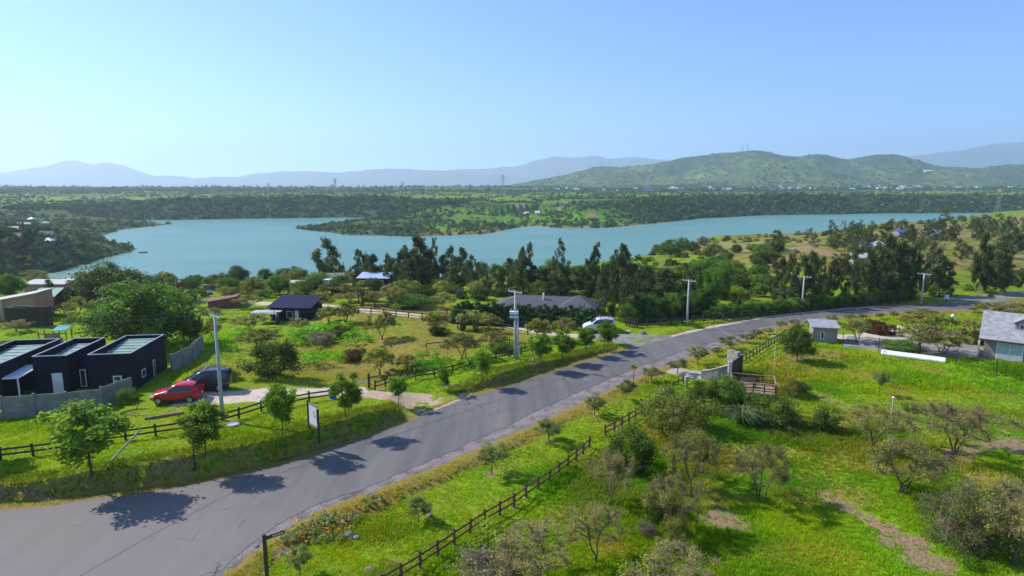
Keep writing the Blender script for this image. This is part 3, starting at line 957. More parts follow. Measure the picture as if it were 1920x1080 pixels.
def leaf_cloud(cent, rad, count, size, rng, cols, flat=1.0, aspect=0.55, droop=0.0, outward=0.6, jitter=0.3, clump_tone=0.25, hollow=0.35):
    """many small leaf faces spread through clumps; colours vary per clump and per leaf"""
    cent = np.asarray(cent, float); rad = np.asarray(rad, float)
    w = rad ** 2; w = w / w.sum()
    ci = rng.choice(len(cent), count, p=w)
    d = rng.normal(size=(count, 3)); d /= np.linalg.norm(d, axis=1)[:, None]
    r = rng.random(count) ** (1 / 3.0); r = hollow + (1 - hollow) * r
    off = d * (r * rad[ci] * (1 + jitter * rng.normal(size=count)))[:, None]
    off[:, 2] *= flat
    p = cent[ci] + off
    mid = cent.mean(0)
    o = (p - mid); o /= np.linalg.norm(o, axis=1)[:, None] + 1e-9
    nrm = outward * (0.5 * o + 0.5 * d) + rng.normal(size=(count, 3)) * 0.55 + np.array([0, 0, 0.25])
    nrm /= np.linalg.norm(nrm, axis=1)[:, None]
    t = np.cross(nrm, rng.normal(size=(count, 3))); 
    t[:, 2] -= droop
    t /= np.linalg.norm(t, axis=1)[:, None] + 1e-9
    b = np.cross(nrm, t); b /= np.linalg.norm(b, axis=1)[:, None] + 1e-9
    s = size * (0.6 + 0.8 * rng.random(count))
    hl = (t * s[:, None]) * 0.5; hw = (b * (s * aspect)[:, None]) * 0.5
    V = np.stack([p - hl, p + hw - hl * 0.1, p + hl, p - hw - hl * 0.1], 1).reshape(-1, 3)
    F = np.arange(count * 4).reshape(-1, 4)
    cols = np.asarray(cols, float)
    tone = 1 + clump_tone * (rng.random(len(cent)) * 2 - 1)
    mixf = np.clip(rng.random(len(cent))[ci] * 0.6 + rng.random(count) * 0.6 - 0.1, 0, 1) * (len(cols) - 1)
    i0 = np.minimum(mixf.astype(int), len(cols) - 2) if len(cols) > 1 else np.zeros(count, int)
    f = (mixf - i0)[:, None] if len(cols) > 1 else 0
    c = cols[i0] * (1 - f) + cols[np.minimum(i0 + 1, len(cols) - 1)] * f
    c = c * (tone[ci] * (0.8 + 0.4 * rng.random(count)))[:, None]
    return V, F, np.repeat(c, 4, axis=0)


def twig_cloud(start, end, count, length, width, rng, cols, spread=0.8):
    """fine twigs standing off the outer limbs"""
    start = np.asarray(start); end = np.asarray(end)
    ci = rng.integers(0, len(start), count)
    t = rng.random(count)[:, None]
    p = start[ci] * (1 - t) + end[ci] * t
    d = (end[ci] - start[ci]); d /= np.linalg.norm(d, axis=1)[:, None] + 1e-9
    d = d * 0.6 + rng.normal(size=(count, 3)) * spread + np.array([0, 0, 0.35])
    d /= np.linalg.norm(d, axis=1)[:, None]
    L = length * (0.5 + rng.random(count))
    q = p + d * L[:, None]
    s = np.cross(d, rng.normal(size=(count, 3))); s /= np.linalg.norm(s, axis=1)[:, None] + 1e-9
    V = np.stack([p + s * width / 2, p - s * width / 2, q], 1).reshape(-1, 3)
    F = np.arange(count * 3).reshape(-1, 3)
    cols = np.asarray(cols, float)
    c = cols[rng.integers(0, len(cols), count)] * (0.7 + 0.6 * rng.random(count))[:, None]
    return V, F, np.repeat(c, 3, axis=0)


def merge(parts):
    V = []; F = []; C = []; b = 0
    for v, f, c in parts:
        V.append(v); F.append(f + b); C.append(c); b += len(v)
    return np.concatenate(V), F, np.concatenate(C)


def crown_points(rng, n, cx, cz, rx, rz, shell=0.55, lump=0.0, bottom=-1.0, squash_low=1.0):
    pts = []
    while len(pts) < n:
        d = rng.normal(size=3); d /= np.linalg.norm(d)
        r = shell + (1 - shell) * rng.random()
        p = d * r
        if p[2] < bottom: continue
        if p[2] < 0: p[:2] *= squash_low
        k = 1 + lump * math.sin(3 * math.atan2(d[1], d[0]) + d[2] * 4 + rng.random() * 0.6)
        pts.append((p[0] * rx * k + cx, p[1] * rx * k, p[2] * rz + cz))
    return np.array(pts)


def add_kind(kind, trunk_me, crown_me, height, radius):
    TREE_KINDS.setdefault(kind, []).append((trunk_me, crown_me, height, radius))


def k_street(seed, tall=1.0, cols=None, n=5200, name='street', leaf=0.04, rx=0.27):
    rng = np.random.default_rng(seed)
    pts = crown_points(rng, 46, 0, 0.62, rx, 0.36, 0.45, 0.12, -0.9, 0.9)
    pts[:, 0] += rng.normal(0, .02)
    bend = rng.normal(0, 0.012, 2)
    trunk = [(0, 0, -0.03), (bend[0], bend[1], 0.12), (bend[0] * 1.6, bend[1] * 1.5, 0.24), (bend[0] * 0.5, bend[1], 0.42), (0, 0, 0.62), (0, 0, 0.82)]
    pos, par, rad = skeleton(trunk, pts, rng, 0.4, 3, 0.0028)
    tv, tf = limbs(pos, par, rad, 1.0)
    t_me = mesh_np('trunk', tv, tf)
    rr_ = rng.uniform(0.055, 0.10, len(pts))
    v, f, c = leaf_cloud(pts, rr_, n, leaf, rng, cols or [(0.045, 0.090, 0.008), (0.080, 0.145, 0.010), (0.13, 0.205, 0.014)], 0.9, 0.6, hollow=0.2)
    add_kind(name, t_me, mesh_np('crown', v, f, c), 1.0, 0.3)


def k_olive(seed, cols=None, name='olive'):
    rng = np.random.default_rng(seed)
    pts = crown_points(rng, 34, 0, 0.66, 0.42, 0.28, 0.55, 0.2, -0.75)
    trunk = [(0, 0, -0.04), (rng.normal(0, .02), rng.normal(0, .02), 0.18), (rng.normal(0, .03), rng.normal(0, .03), 0.36)]
    pos, par, rad = skeleton(trunk, pts, rng, -0.2, 3, 0.005)
    tv, tf = limbs(pos, par, rad)
    v, f, c = leaf_cloud(pts, rng.uniform(0.07, 0.12, len(pts)), 2200, 0.066, rng, cols or [(0.05, 0.066, 0.022), (0.085, 0.105, 0.034), (0.12, 0.14, 0.045)], 0.8, 0.35, hollow=0.2)
    add_kind(name, mesh_np('trunk', tv, tf), mesh_np('crown', v, f, c), 1.0, 0.45)


def k_espino(seed, name='espino', green=0.5, wide=0.62, dens=1.0, tw=0.0056, lf=0.025):
    """thorn tree: several leaning stems, flat-topped twiggy crown"""
    rng = np.random.default_rng(seed)
    pts = []
    while len(pts) < 72:
        a = rng.random() * 2 * math.pi; r = rng.random() ** 0.55
        z = 0.50 + (0.45 * math.sqrt(max(0, 1 - (r * 0.96) ** 2)) + 0.03) * rng.uniform(0.35, 1.0) - 0.12 * r * rng.random()
        k = 0.92 + 0.20 * math.sin(2 * a + seed) + 0.12 * math.sin(5 * a + seed * 2)
        pts.append((r * wide * k * math.cos(a), r * wide * k * math.sin(a), z))
    pts = np.array(pts)
    # several stems fan out from the ground, each feeding its own sector
    ns = 2 + seed % 3
    sect = ((np.arctan2(pts[:, 1], pts[:, 0]) + math.pi + seed) % (2 * math.pi) / (2 * math.pi) * ns).astype(int)
    POS = []; PAR = []; RAD = []
    for k_ in range(ns):
        own = pts[sect == k_]
        if len(own) == 0: continue
        c_ = own.mean(0); b0 = rng.normal(0, .02, 2)
        tr = [(b0[0], b0[1], -0.04), (b0[0] * 1.5 + c_[0] * .10, b0[1] * 1.5 + c_[1] * .10, 0.14), (c_[0] * .30, c_[1] * .30, 0.28 + rng.normal(0, .03)), (c_[0] * .55, c_[1] * .55, 0.44)]
        q_, r_a, r_d = skeleton(tr, own, rng, 0.0, 3, 0.0038)
        off_ = sum(len(a) for a in POS); POS.append(q_); PAR += [(-1 if t < 0 else t + off_) for t in r_a]; RAD.append(r_d)
    pos = np.concatenate(POS); par = PAR; rad = np.concatenate(RAD)
    tv, tf = limbs(pos, par, rad, 1.1)
    leafs = [i for i in range(len(pos)) if i not in set(par)]
    near = [i for i in range(len(pos)) if par[i] >= 0]
    S = np.array([pos[par[i]] for i in near]); E = np.array([pos[i] for i in near])
    keep = E[:, 2] > 0.36
    S, E = S[keep], E[keep]
    br = [(0.16, 0.13, 0.08), (0.23, 0.185, 0.115), (0.12, 0.095, 0.062)]
    ol = [(0.09, 0.10, 0.020), (0.145, 0.16, 0.026), (0.20, 0.21, 0.032)]
    p1 = twig_cloud(S, E, int(5600 * dens), 0.10, tw, rng, br, 0.75)
    c2 = pts + rng.normal(0, 0.02, pts.shape)
    p2 = leaf_cloud(c2, rng.uniform(0.06, 0.12, len(c2)), int((1400 + 5200 * green) * dens), lf, rng, ol, 0.75, 0.5, hollow=0.0, clump_tone=0.35)
    v, f, c = merge([p1, p2])
    add_kind(name, mesh_np('trunk', tv, tf), mesh_np('crown', v, f, c), 1.0, wide)


def k_shrub(seed, name, cols, n=8000, leaf=0.052, rx=0.62, lump=0.15, twigs=0, aspect=0.55):
    """dense bush standing on the ground"""
    rng = np.random.default_rng(seed)
    pts = crown_points(rng, 60, 0, 0.42, rx, 0.5, 0.62, lump, -0.72, 1.0)
    stems = [(0, 0, -0.05), (0.02, 0.01, 0.12), (0.0, 0.02, 0.3)]
    pos, par, rad = skeleton(stems, pts[:24], rng, 0.0, 2, 0.006)
    tv, tf = limbs(pos, par, rad, 1.0, 4)
    v, f, c = leaf_cloud(pts, rng.uniform(0.10, 0.19, len(pts)), n, leaf, rng, cols, 0.85, aspect, hollow=0.45, clump_tone=0.3)
    parts = [(v, f, c)]
    if twigs:
        S = np.array([pos[par[i]] for i in range(3, len(pos))]); E = np.array([pos[i] for i in range(3, len(pos))])
        parts.append(twig_cloud(S, pts[rng.integers(0, len(pts), len(S))], twigs, 0.16, 0.010, rng, [(0.12, 0.10, 0.075), (0.17, 0.14, 0.11)], 0.8))
    v, f, c = merge(parts)
    add_kind(name, mesh_np('stem', tv, tf), mesh_np('crown', v, f, c), 0.95, rx)


def k_euc(seed, name='eucalyptus', n=4600, thin=0.16, lean=0.0, bare=0.3, cols=None):
    """tall gum tree: separate hanging clumps along a pale stem"""
    rng = np.random.default_rng(seed)
    pts = []; rads = []
    k = 34
    for i in range(k):
        z = bare + (0.97 - bare) * (i + rng.random() * 0.8) / k
        w = thin * (0.55 + 0.9 * math.sin(min(1, (z - bare) / (1 - bare) * 1.15 + 0.12) * math.pi) ** 0.7) * rng.uniform(0.35, 1.25)
        a = rng.random() * 2 * math.pi
        pts.append((w * math.cos(a) + lean * z * z, w * math.sin(a), z)); rads.append(rng.uniform(0.045, 0.085) * (1.15 - 0.45 * z))
    pts = np.array(pts)
    trunk = [(rng.normal(0, .008) + lean * z * z, rng.normal(0, .008), z) for z in (-0.03, 0.15, 0.3, 0.45, 0.6, 0.75, 0.9)]
    pos, par, rad = skeleton(trunk, pts, rng, 0.5, 2, 0.0022)
    tv, tf = limbs(pos, par, rad, 1.0)
    v, f, c = leaf_cloud(pts, np.array(rads), n, 0.040, rng, cols or [(0.022, 0.034, 0.014), (0.042, 0.056, 0.020), (0.075, 0.086, 0.028)], 1.25, 0.4, droop=1.2, hollow=0.1, clump_tone=0.35)
    add_kind(name, mesh_np('trunk', tv, tf), mesh_np('crown', v, f, c), 1.0, thin * 1.4)


def k_big(seed, name, cols, n=17000, leaf=0.034, rx=0.5):
    rng = np.random.default_rng(seed)
    pts = crown_points(rng, 170, 0, 0.55, rx, 0.44, 0.5, 0.14, -0.9, 1.0)
    trunk = [(0, 0, -0.04), (0.01, 0, 0.12), (0.0, 0.01, 0.25), (0, 0, 0.4)]
    pos, par, rad = skeleton(trunk, pts, rng, 0.1, 3, 0.003)
    tv, tf = limbs(pos, par, rad)
    v, f, c = leaf_cloud(pts, rng.uniform(0.06, 0.125, len(pts)), n, leaf, rng, cols, 0.85, 0.6, hollow=0.3, clump_tone=0.3)
    add_kind(name, mesh_np('trunk', tv, tf), mesh_np('crown', v, f, c), 1.0, rx)


def k_cone(seed, name, cols, n=3600, rx=0.27, leaf=0.07, blunt=0.0):
    rng = np.random.default_rng(seed)
    pts = []; rads = []
    for i in range(70):
        z = rng.random() ** 1.3 * 0.94
        r = rx * (1 - z) ** (0.75 - blunt) * rng.uniform(0.55, 1.05)
        a = rng.random() * 2 * math.pi
        pts.append((r * math.cos(a), r * math.sin(a), 0.03 + z * 0.94)); rads.append(0.035 + 0.07 * (1 - z))
    pts = np.array(pts)
    trunk = [(0, 0, z) for z in (-0.03, 0.2, 0.45, 0.7, 0.93)]
    pos, par, rad = skeleton(trunk, pts[:30], rng, 0.2, 2, 0.003)
    tv, tf = limbs(pos, par, rad, 1.0, 4)
    v, f, c = leaf_cloud(pts, np.array(rads), n, leaf, rng, cols, 0.9, 0.35, droop=0.2, hollow=0.2)
    add_kind(name, mesh_np('trunk', tv, tf), mesh_np('crown', v, f, c), 1.0, rx)


def k_cactus(seed, name='cactus', n=9):
    rng = np.random.default_rng(seed)
    mb = MB()
    for i in range(n):
        a = rng.random() * 2 * math.pi; r = 0.04 + 0.16 * rng.random()
        h = rng.uniform(0.55, 1.0); l = 0.05 * rng.normal()
        x, y = r * math.cos(a), r * math.sin(a)
        mb.tube([(x * 0.4, y * 0.4, -0.03), (x * 0.9, y * 0.9, 0.15), (x, y, 0.3), (x + l, y, h * 0.8), (x + l, y, h - 0.02), (x + l, y, h)], [0.022, 0.026, 0.028, 0.027, 0.024, 0.008], 7)
    me = mb.mesh('stems', True)
    ca = me.color_attributes.new('col', 'FLOAT_COLOR', 'POINT')
    c = np.ones((len(me.vertices), 4), np.float32); c[:, :3] = np.array([0.075, 0.088, 0.052]) * (0.7 + 0.6 * rng.random(len(c)))[:, None]
    ca.data.foreach_set('color', c.ravel())
    TREE_KINDS.setdefault(name, []).append((None, me, 1.0, 0.22))


def k_fountain(seed, name='fountain_grass', n=420, cols=None, plume=6):
    rng = np.random.default_rng(seed)
    V = []; F = []; C = []
    cols = np.array(cols or [(0.05, 0.085, 0.03), (0.085, 0.115, 0.05)])
    for i in range(n):
        a = rng.random() * 2 * math.pi; L = rng.uniform(0.45, 0.95); sp = rng.uniform(0.1, 0.75)
        d = np.array([math.cos(a), math.sin(a), 0]); sd = np.array([-math.sin(a), math.cos(a), 0]) * 0.012
        p0 = d * 0.05 * rng.random(); p1 = d * sp * 0.45 + np.array([0, 0, L * 0.62]); p2 = d * sp * 1.0 + np.array([0, 0, L * (0.75 - 0.45 * sp)])
        b = len(V); V += [p0 - sd, p0 + sd, p1 + sd, p1 - sd, p2]
        F.append((b, b + 1, b + 2, b + 3)); F.append((b + 3, b + 2, b + 4, b + 4))
        C += [cols[rng.integers(0, len(cols))] * rng.uniform(0.7, 1.3)] * 5
    tri = np.array([f[:3] for f in F if f[2] == f[3] or len(set(f)) == 3]); quad = np.array([f for f in F if len(set(f)) == 4])
    TREE_KINDS.setdefault(name, []).append((None, mesh_np('blades', V, [quad, tri], C), 0.85, 0.6))


for s in range(5): k_street(200 + s)
for s in range(4): k_olive(300 + s)
for s in range(5): k_espino(400 + s, 'espino', 0.6, 0.62)
for s in range(4): k_espino(420 + s, 'espino_green', 1.2, 0.60)
for s in range(3): k_espino(440 + s, 'espino_bare', 0.2, 0.62, 1.15)
for s in range(3): k_espino(460 + s, 'espino_mid', 0.75, 0.60, 0.6, 0.015, 0.050)
for s in range(2): k_espino(470 + s, 'espino_mid_bare', 0.35, 0.62, 0.62, 0.016, 0.044)
for s in range(3): k_espino(480 + s, 'espino_mid_green', 1.3, 0.58, 0.6, 0.012, 0.055)
DARKG = [(0.020, 0.040, 0.007), (0.038, 0.064, 0.010), (0.066, 0.095, 0.013)]
MIDG = [(0.035, 0.075, 0.012), (0.06, 0.115, 0.016), (0.10, 0.165, 0.022)]
OLIVE = [(0.045, 0.060, 0.012), (0.075, 0.092, 0.016), (0.11, 0.125, 0.02)]
LIME = [(0.08, 0.13, 0.008), (0.13, 0.20, 0.012), (0.19, 0.26, 0.016)]
RED = [(0.055, 0.018, 0.018), (0.085, 0.028, 0.022), (0.06, 0.05, 0.02)]
GREY = [(0.10, 0.10, 0.065), (0.14, 0.13, 0.09), (0.12, 0.09, 0.075)]
BRIGHT = [(0.05, 0.15, 0.008), (0.09, 0.22, 0.01), (0.13, 0.28, 0.012)]
for s in range(3): k_shrub(500 + s, 'shrub_dark', DARKG)
for s in range(3): k_shrub(510 + s, 'shrub_green', MIDG, twigs=150)
for s in range(3): k_shrub(520 + s, 'shrub_olive', OLIVE, leaf=0.046, n=8500, twigs=500)
for s in range(2): k_shrub(530 + s, 'shrub_lime', LIME, leaf=0.075, n=3600, twigs=200)
for s in range(2): k_shrub(540 + s, 'shrub_red', RED)
for s in range(3): k_shrub(550 + s, 'shrub_grey', GREY, leaf=0.055, n=2400, twigs=2600)
for s in range(2): k_shrub(570 + s, 'brush', [(0.035, 0.07, 0.012), (0.06, 0.10, 0.016), (0.085, 0.10, 0.03), (0.12, 0.10, 0.06)], leaf=0.03, n=11000, rx=0.62, twigs=3000, lump=0.25)
for s in range(2): k_shrub(560 + s, 'weeds', BRIGHT, leaf=0.13, n=700, rx=0.8, aspect=0.4)
for s in range(6): k_euc(600 + s, lean=(-0.05, 0.03, 0.0, 0.08, -0.02, 0.05)[s], thin=(0.15, 0.13, 0.18, 0.12, 0.20, 0.16)[s], bare=(0.12, 0.25, 0.08, 0.22, 0.10, 0.18)[s])
for s in range(3): k_euc(620 + s, 'eucalyptus_lean', lean=(0.22, 0.28, 0.18)[s], thin=(0.15, 0.12, 0.17)[s], bare=0.15, n=2000)
for s in range(2): k_euc(640 + s, 'young_gum', 1500, 0.24, 0.0, 0.06, [(0.03, 0.05, 0.022), (0.055, 0.075, 0.032), (0.085, 0.105, 0.045)])
for s in range(2): k_big(700 + s, 'big_green', [(0.03, 0.070, 0.012), (0.055, 0.115, 0.016), (0.095, 0.165, 0.022)])
for s in range(2): k_big(710 + s, 'big_dark', DARKG, 9000, 0.038)
for s in range(3): k_cone(720 + s, 'conifer', [(0.014, 0.040, 0.014), (0.026, 0.062, 0.018), (0.045, 0.085, 0.024)])
for s in range(2): k_cone(730 + s, 'round_conifer', [(0.03, 0.055, 0.014), (0.05, 0.08, 0.018), (0.075, 0.10, 0.02)], rx=0.34, blunt=0.25)
for s in range(3): k_cactus(740 + s)
for s in range(2): k_fountain(750 + s)

KIND_MAT = dict(street=(M_BARK, M_LEAF), olive=(M_BARK, M_LEAF_DARK), espino=(M_BARK, M_TWIG), espino_green=(M_BARK, M_TWIG), espino_bare=(M_BARK, M_TWIG), espino_mid=(M_BARK, M_TWIG), espino_mid_bare=(M_BARK, M_TWIG), espino_mid_green=(M_BARK, M_TWIG), shrub_dark=(M_BARK, M_LEAF_DARK), shrub_green=(M_BARK, M_LEAF),
                shrub_olive=(M_BARK, M_LEAF), shrub_lime=(M_BARK, M_LEAF), shrub_red=(M_BARK, M_LEAF), shrub_grey=(M_BARK, M_TWIG), brush=(M_BARK, M_LEAF), weeds=(M_BARK, M_LEAF), eucalyptus=(M_BARK_PALE, M_LEAF_DARK), eucalyptus_lean=(M_BARK_PALE, M_LEAF_DARK),
                young_gum=(M_BARK_PALE, M_LEAF_DARK), big_green=(M_BARK, M_LEAF), big_dark=(M_BARK, M_LEAF_DARK), conifer=(M_BARK, M_LEAF_DARK), round_conifer=(M_BARK, M_LEAF_DARK), cactus=(None, M_CACTUS), fountain_grass=(None, M_LEAF))
KIND_NAME = dict(street='young_tree', olive='olive_tree', espino='thorn_tree', espino_green='thorn_tree', espino_bare='thorn_tree', espino_mid='thorn_tree', espino_mid_bare='thorn_tree', espino_mid_green='thorn_tree', shrub_dark='shrub', shrub_green='shrub', shrub_olive='shrub', shrub_lime='shrub', shrub_red='shrub', shrub_grey='shrub', brush='shrub', weeds='weed_clump',
                 eucalyptus='eucalyptus_tree', eucalyptus_lean='eucalyptus_tree', young_gum='eucalyptus_tree', big_green='broadleaf_tree', big_dark='broadleaf_tree', conifer='conifer_tree', round_conifer='conifer_tree', cactus='cactus', fountain_grass='fountain_grass')
KIND_CAT = dict(young_tree='tree', olive_tree='tree', thorn_tree='tree', shrub='shrub', weed_clump='weeds', eucalyptus_tree='tree', broadleaf_tree='tree', conifer_tree='tree', cactus='cactus', fountain_grass='plant')
for k, lst in TREE_KINDS.items():
    for t, c, _, _ in lst:
        if t is not None and not t.materials: t.materials.append(KIND_MAT[k][0])
        if not c.materials: c.materials.append(KIND_MAT[k][1])
PRNG = random.Random(5)
_cnt = {}


def plant_at(kind, x, y, z, h, w=None, label=None, group=None, variant=None, rot=None, simple_part=False):
    """a plant of height h (m) and, where given, crown width w (m)"""
    i = _cnt.get(kind, 0); _cnt[kind] = i + 1
    lst = TREE_KINDS[kind]
    t, c, hh, rad = lst[(variant if variant is not None else i) % len(lst)]
    sz = h / hh; sxy = sz if w is None else (w * 0.5) / rad
    nm = KIND_NAME[kind]
    rz = PRNG.random() * 6.283 if rot is None else rot
    if t is None:
        o = link(nm, c)
    else:
        o = empty(nm, (0, 0, 0))
        link('trunk' if 'tree' in nm else 'stem', t, parent=o)
        link('crown', c, parent=o)
    o.location = (x, y, z); o.rotation_euler = (0, 0, rz); o.scale = (sxy, sxy, sz)
    tag(o, label, KIND_CAT[nm], group)
    return o


def plant(kind, px, py, top, wpx=None, label=None, group=None, **kw):
    """a plant surveyed in the photo: foot of the stem, top of the crown, crown width in pixels"""
    x, y, z, dep = ground(px, py)
    k = 0
    while z < WATER_Z + 1.0 and k < 60:           # the shore hides the foot: stand on the near bank
        x, y = x * 0.985, y * 0.985; dep *= 0.985; z = float(HM(x, y)[0]); k += 1
    h = (py - top) * dep / FOCAL_PX / math.cos(PITCH) * 1.0
    w = None if wpx is None else wpx * dep / FOCAL_PX
    return plant_at(kind, x, y, z, h, w, label, group, **kw)
SMALL = {'dark': [], 'olive': []}


def low_scrub(kind, px, py, top, wpx, label, group):
    """single bush where it shows large enough, else part of the low scrub"""
    if py - top > 15.5: return plant(kind, px, py, top, wpx, label, group)
    x, y, z, dep = ground(px, py)
    if z < WATER_Z + 1: return
    SMALL['dark' if kind in ('shrub_dark', 'shrub_green', 'big_dark', 'big_green') else 'olive'].append((x, y, z - 0.1, (py - top) * dep / FOCAL_PX, wpx * dep / FOCAL_PX))


ORD = 'first second third fourth fifth sixth seventh eighth ninth tenth eleventh twelfth thirteenth fourteenth fifteenth sixteenth seventeenth eighteenth nineteenth twentieth twenty-first twenty-second twenty-third twenty-fourth twenty-fifth twenty-sixth twenty-seventh twenty-eighth twenty-ninth thirtieth thirty-first thirty-second thirty-third thirty-fourth thirty-fifth thirty-sixth thirty-seventh thirty-eighth thirty-ninth fortieth forty-first forty-second forty-third forty-fourth forty-fifth forty-sixth forty-seventh forty-eighth forty-ninth fiftieth fifty-first fifty-second fifty-third fifty-fourth fifty-fifth fifty-sixth fifty-seventh fifty-eighth fifty-ninth sixtieth'.split()


def rank(lst, i):
    """place of the i-th plant counted from the left"""
    return ORD[sorted(range(len(lst)), key=lambda k: lst[k][0]).index(i)]


# ------------------------------------------------------------------ young trees on the left verge
G_ST = 'young trees along the left verge'
for a in [(172, 893, 742, 142, 'large bright green young tree beside the leaning grey pole'),
          (384, 862, 752, 88, 'bright green young tree in front of the nearest concrete utility pole'),
          (530, 822, 708, 62, 'slender oval young tree just behind the white notice board'),
          (652, 786, 698, 62, 'young tree beside the blue bin at the driveway gate'),
          (747, 758, 698, 42, 'young tree standing in the mouth of the soil driveway'),
          (832, 736, 682, 34, 'small dark young tree just past the soil driveway'),
          (905, 716, 652, 40, 'pale green young tree halfway between the driveway and the transformer pole'),
          (1012, 684, 620, 46, 'round dense young tree just past the transformer pole'),
          (1057, 675, 618, 50, 'wide crowned young tree, second past the transformer pole'),
          (1099, 662, 608, 36, 'narrow young tree in front of the white van'),
          (1133, 655, 597, 44, 'young tree at the corner of the gravel side road'),
          (1148, 645, 608, 34, 'young tree half hidden behind the one at the side road corner'),
          (-62, 872, 745, 120, 'young tree past the left frame edge casting shade on the bank')]:
    plant('street', *a, group=G_ST)
# ------------------------------------------------------------------ small trees on the right verge
G_OL = 'small olive trees along the right verge'
for a in [(563, 1080, 1017, 54, 'dark round little tree beside the street name post'),
          (785, 978, 931, 56, 'little dark tree on the lawn between poppies and fence'),
          (922, 890, 826, 62, 'thin open little tree beside the gutter, nearest of the grey green row'),
          (1030, 827, 786, 62, 'wide low little tree left of the gap in the fence'),
          (1115, 778, 740, 44, 'leaning little tree with a stake on the verge'),
          (1173, 748, 710, 42, 'little tree directly beneath the yellow warning sign'),
          (1222, 718, 687, 42, 'little tree right of the yellow warning sign'),
          (1270, 702, 671, 42, 'little tree standing in the pale concrete apron'),
          (1308, 684, 646, 46, 'round little tree on the verge left of the stone gate pillar'),
          (1345, 668, 650, 26, 'tiny sparse tree between two olives left of the gate pillar'),
          (1370, 657, 630, 48, 'broad little tree right behind the stone gate pillar'),
          (1400, 643, 624, 32, 'little tree on the verge behind the gate fence, second from the pillar'),
          (1418, 634, 616, 30, 'little tree on the verge behind the gate fence, third from the pillar'),
          (1441, 628, 613, 24, 'dark little bushy tree on the verge near the fence end'),
          (1463, 619, 600, 22, 'small pale tree at the far end of the gate fence')]:
    plant('olive', *a, group=G_OL)
for i, a in enumerate([(1490, 612, 598, 24), (1516, 613, 600, 20), (1560, 606, 588, 26), (1592, 604, 587, 26), (1618, 600, 588, 22), (1650, 599, 585, 18), (1676, 598, 583, 18), (1703, 594, 581, 18), (1735, 590, 578, 20), (1826, 586, 574, 20), (1873, 584, 570, 26)]):
    plant('olive', *a, 'small sparse tree lining the distant road bend, %s from the left' % ORD[i], group='small trees at the road bend')
# ------------------------------------------------------------------ thorn trees and bushes, right foreground
G_TH = 'thorn trees in the right hand meadow'
for k, a in [('espino_green', (1293, 918, 800, 130, 'tall thorn tree with dark forked trunk before the orange dry grass')),
             ('espino', (1425, 942, 828, 128, 'thorn tree with gnarled trunk casting the long shadow in the meadow')),
             ('espino', (1262, 1000, 880, 110, 'thin thorn tree with slanting stem above the bare soil patch')),
             ('espino', (1113, 1052, 938, 124, 'round many stemmed thorn tree at the bottom centre of the meadow')),
             ('espino_bare', (1146, 948, 838, 104, 'leafless grey purple thorn tree beside the rail fence')),
             ('espino_bare', (998, 1095, 982, 180, 'wide grey leafless thorn bush at the bottom edge by the fence')),
             ('espino', (1265, 1122, 1034, 200, 'brown thorn bush cut by the bottom edge of the picture')),
             ('espino_green', (1636, 838, 754, 118, 'olive green thorn tree in front of the garden lamp post')),
             ('espino_green', (1692, 925, 822, 160, 'broad thorn tree with dead branch piled on its right side')),
             ('espino_bare', (1792, 852, 752, 185, 'very wide grey thorn tree near the right edge, above the soil track')),
             ('espino_bare', (1895, 1058, 898, 170, 'grey brown thorn bush leaning in from the right edge'))]:
    plant(k, *a, group=G_TH)
for k, a in [('shrub_olive', (1268, 806, 730, 122, 'big rounded olive bush beside the far end of the rail fence')),
             ('shrub_dark', (1180, 880, 800, 92, 'dark green bush behind the leafless purple thorn tree')),
             ('shrub_lime', (925, 1050, 985, 100, 'bright yellow green broom bush under the rail fence')),
             ('shrub_grey', (905, 1100, 1030, 120, 'pale grey green scrub below the yellow green broom')),
             ('shrub_green', (1360, 760, 704, 70, 'leafy green bush under the curved boundary wall')),
             ('shrub_dark', (1318, 770, 716, 60, 'dark bush between the big olive bush and the boundary wall')),
             ('shrub_dark', (1452, 794, 738, 84, 'dark green bush directly below the wooden deck')),
             ('shrub_green', (1415, 775, 735, 56, 'green bush at the left foot of the wooden deck')),
             ('shrub_olive', (1492, 742, 708, 44, 'small olive bush at the right corner of the wooden deck')),
             ('shrub_dark', (1547, 806, 762, 60, 'compact dark bush left of the olive thorn tree in the meadow')),
             ('shrub_grey', (1432, 797, 772, 44, 'pinkish grey flowering bush below the deck')),
             ('brush', (1805, 1030, 905, 150, 'tangled green brushwood at the lower right, left of the grey thorn bush')),
             ('brush', (1930, 1040, 880, 120, 'tangled green bush cut by the right edge of the picture')),
             ('shrub_olive', (1270, 1030, 960, 60, 'low olive scrub at the foot of the slanting thorn tree')),
             ('shrub_grey', (1215, 1005, 975, 40, 'small brown dry bush left of the bare soil patch')),
             ('olive', (1648, 742, 692, 30, 'thin spindly sapling alone in the upper meadow')),
             ('shrub_olive', (1240, 965, 925, 70, 'low green scrub between the two foreground thorn trees')),
             ('shrub_green', (1710, 770, 757, 40, 'low green tuft bush in the middle of the meadow')),
             ('shrub_green', (1690, 655, 640, 70, 'spreading green weeds bush behind the long white board'))]:
    plant(k, *a, group='bushes in the right hand meadow')
plant('fountain_grass', 1388, 795, 748, 84, 'arching pale fountain grass left of the deck bushes')
plant('fountain_grass', 1408, 770, 736, 50, 'smaller arching fountain grass close under the deck')
plant('big_dark', 1494, 678, 609, 60, 'single dark green garden tree on the lawn behind the deck')
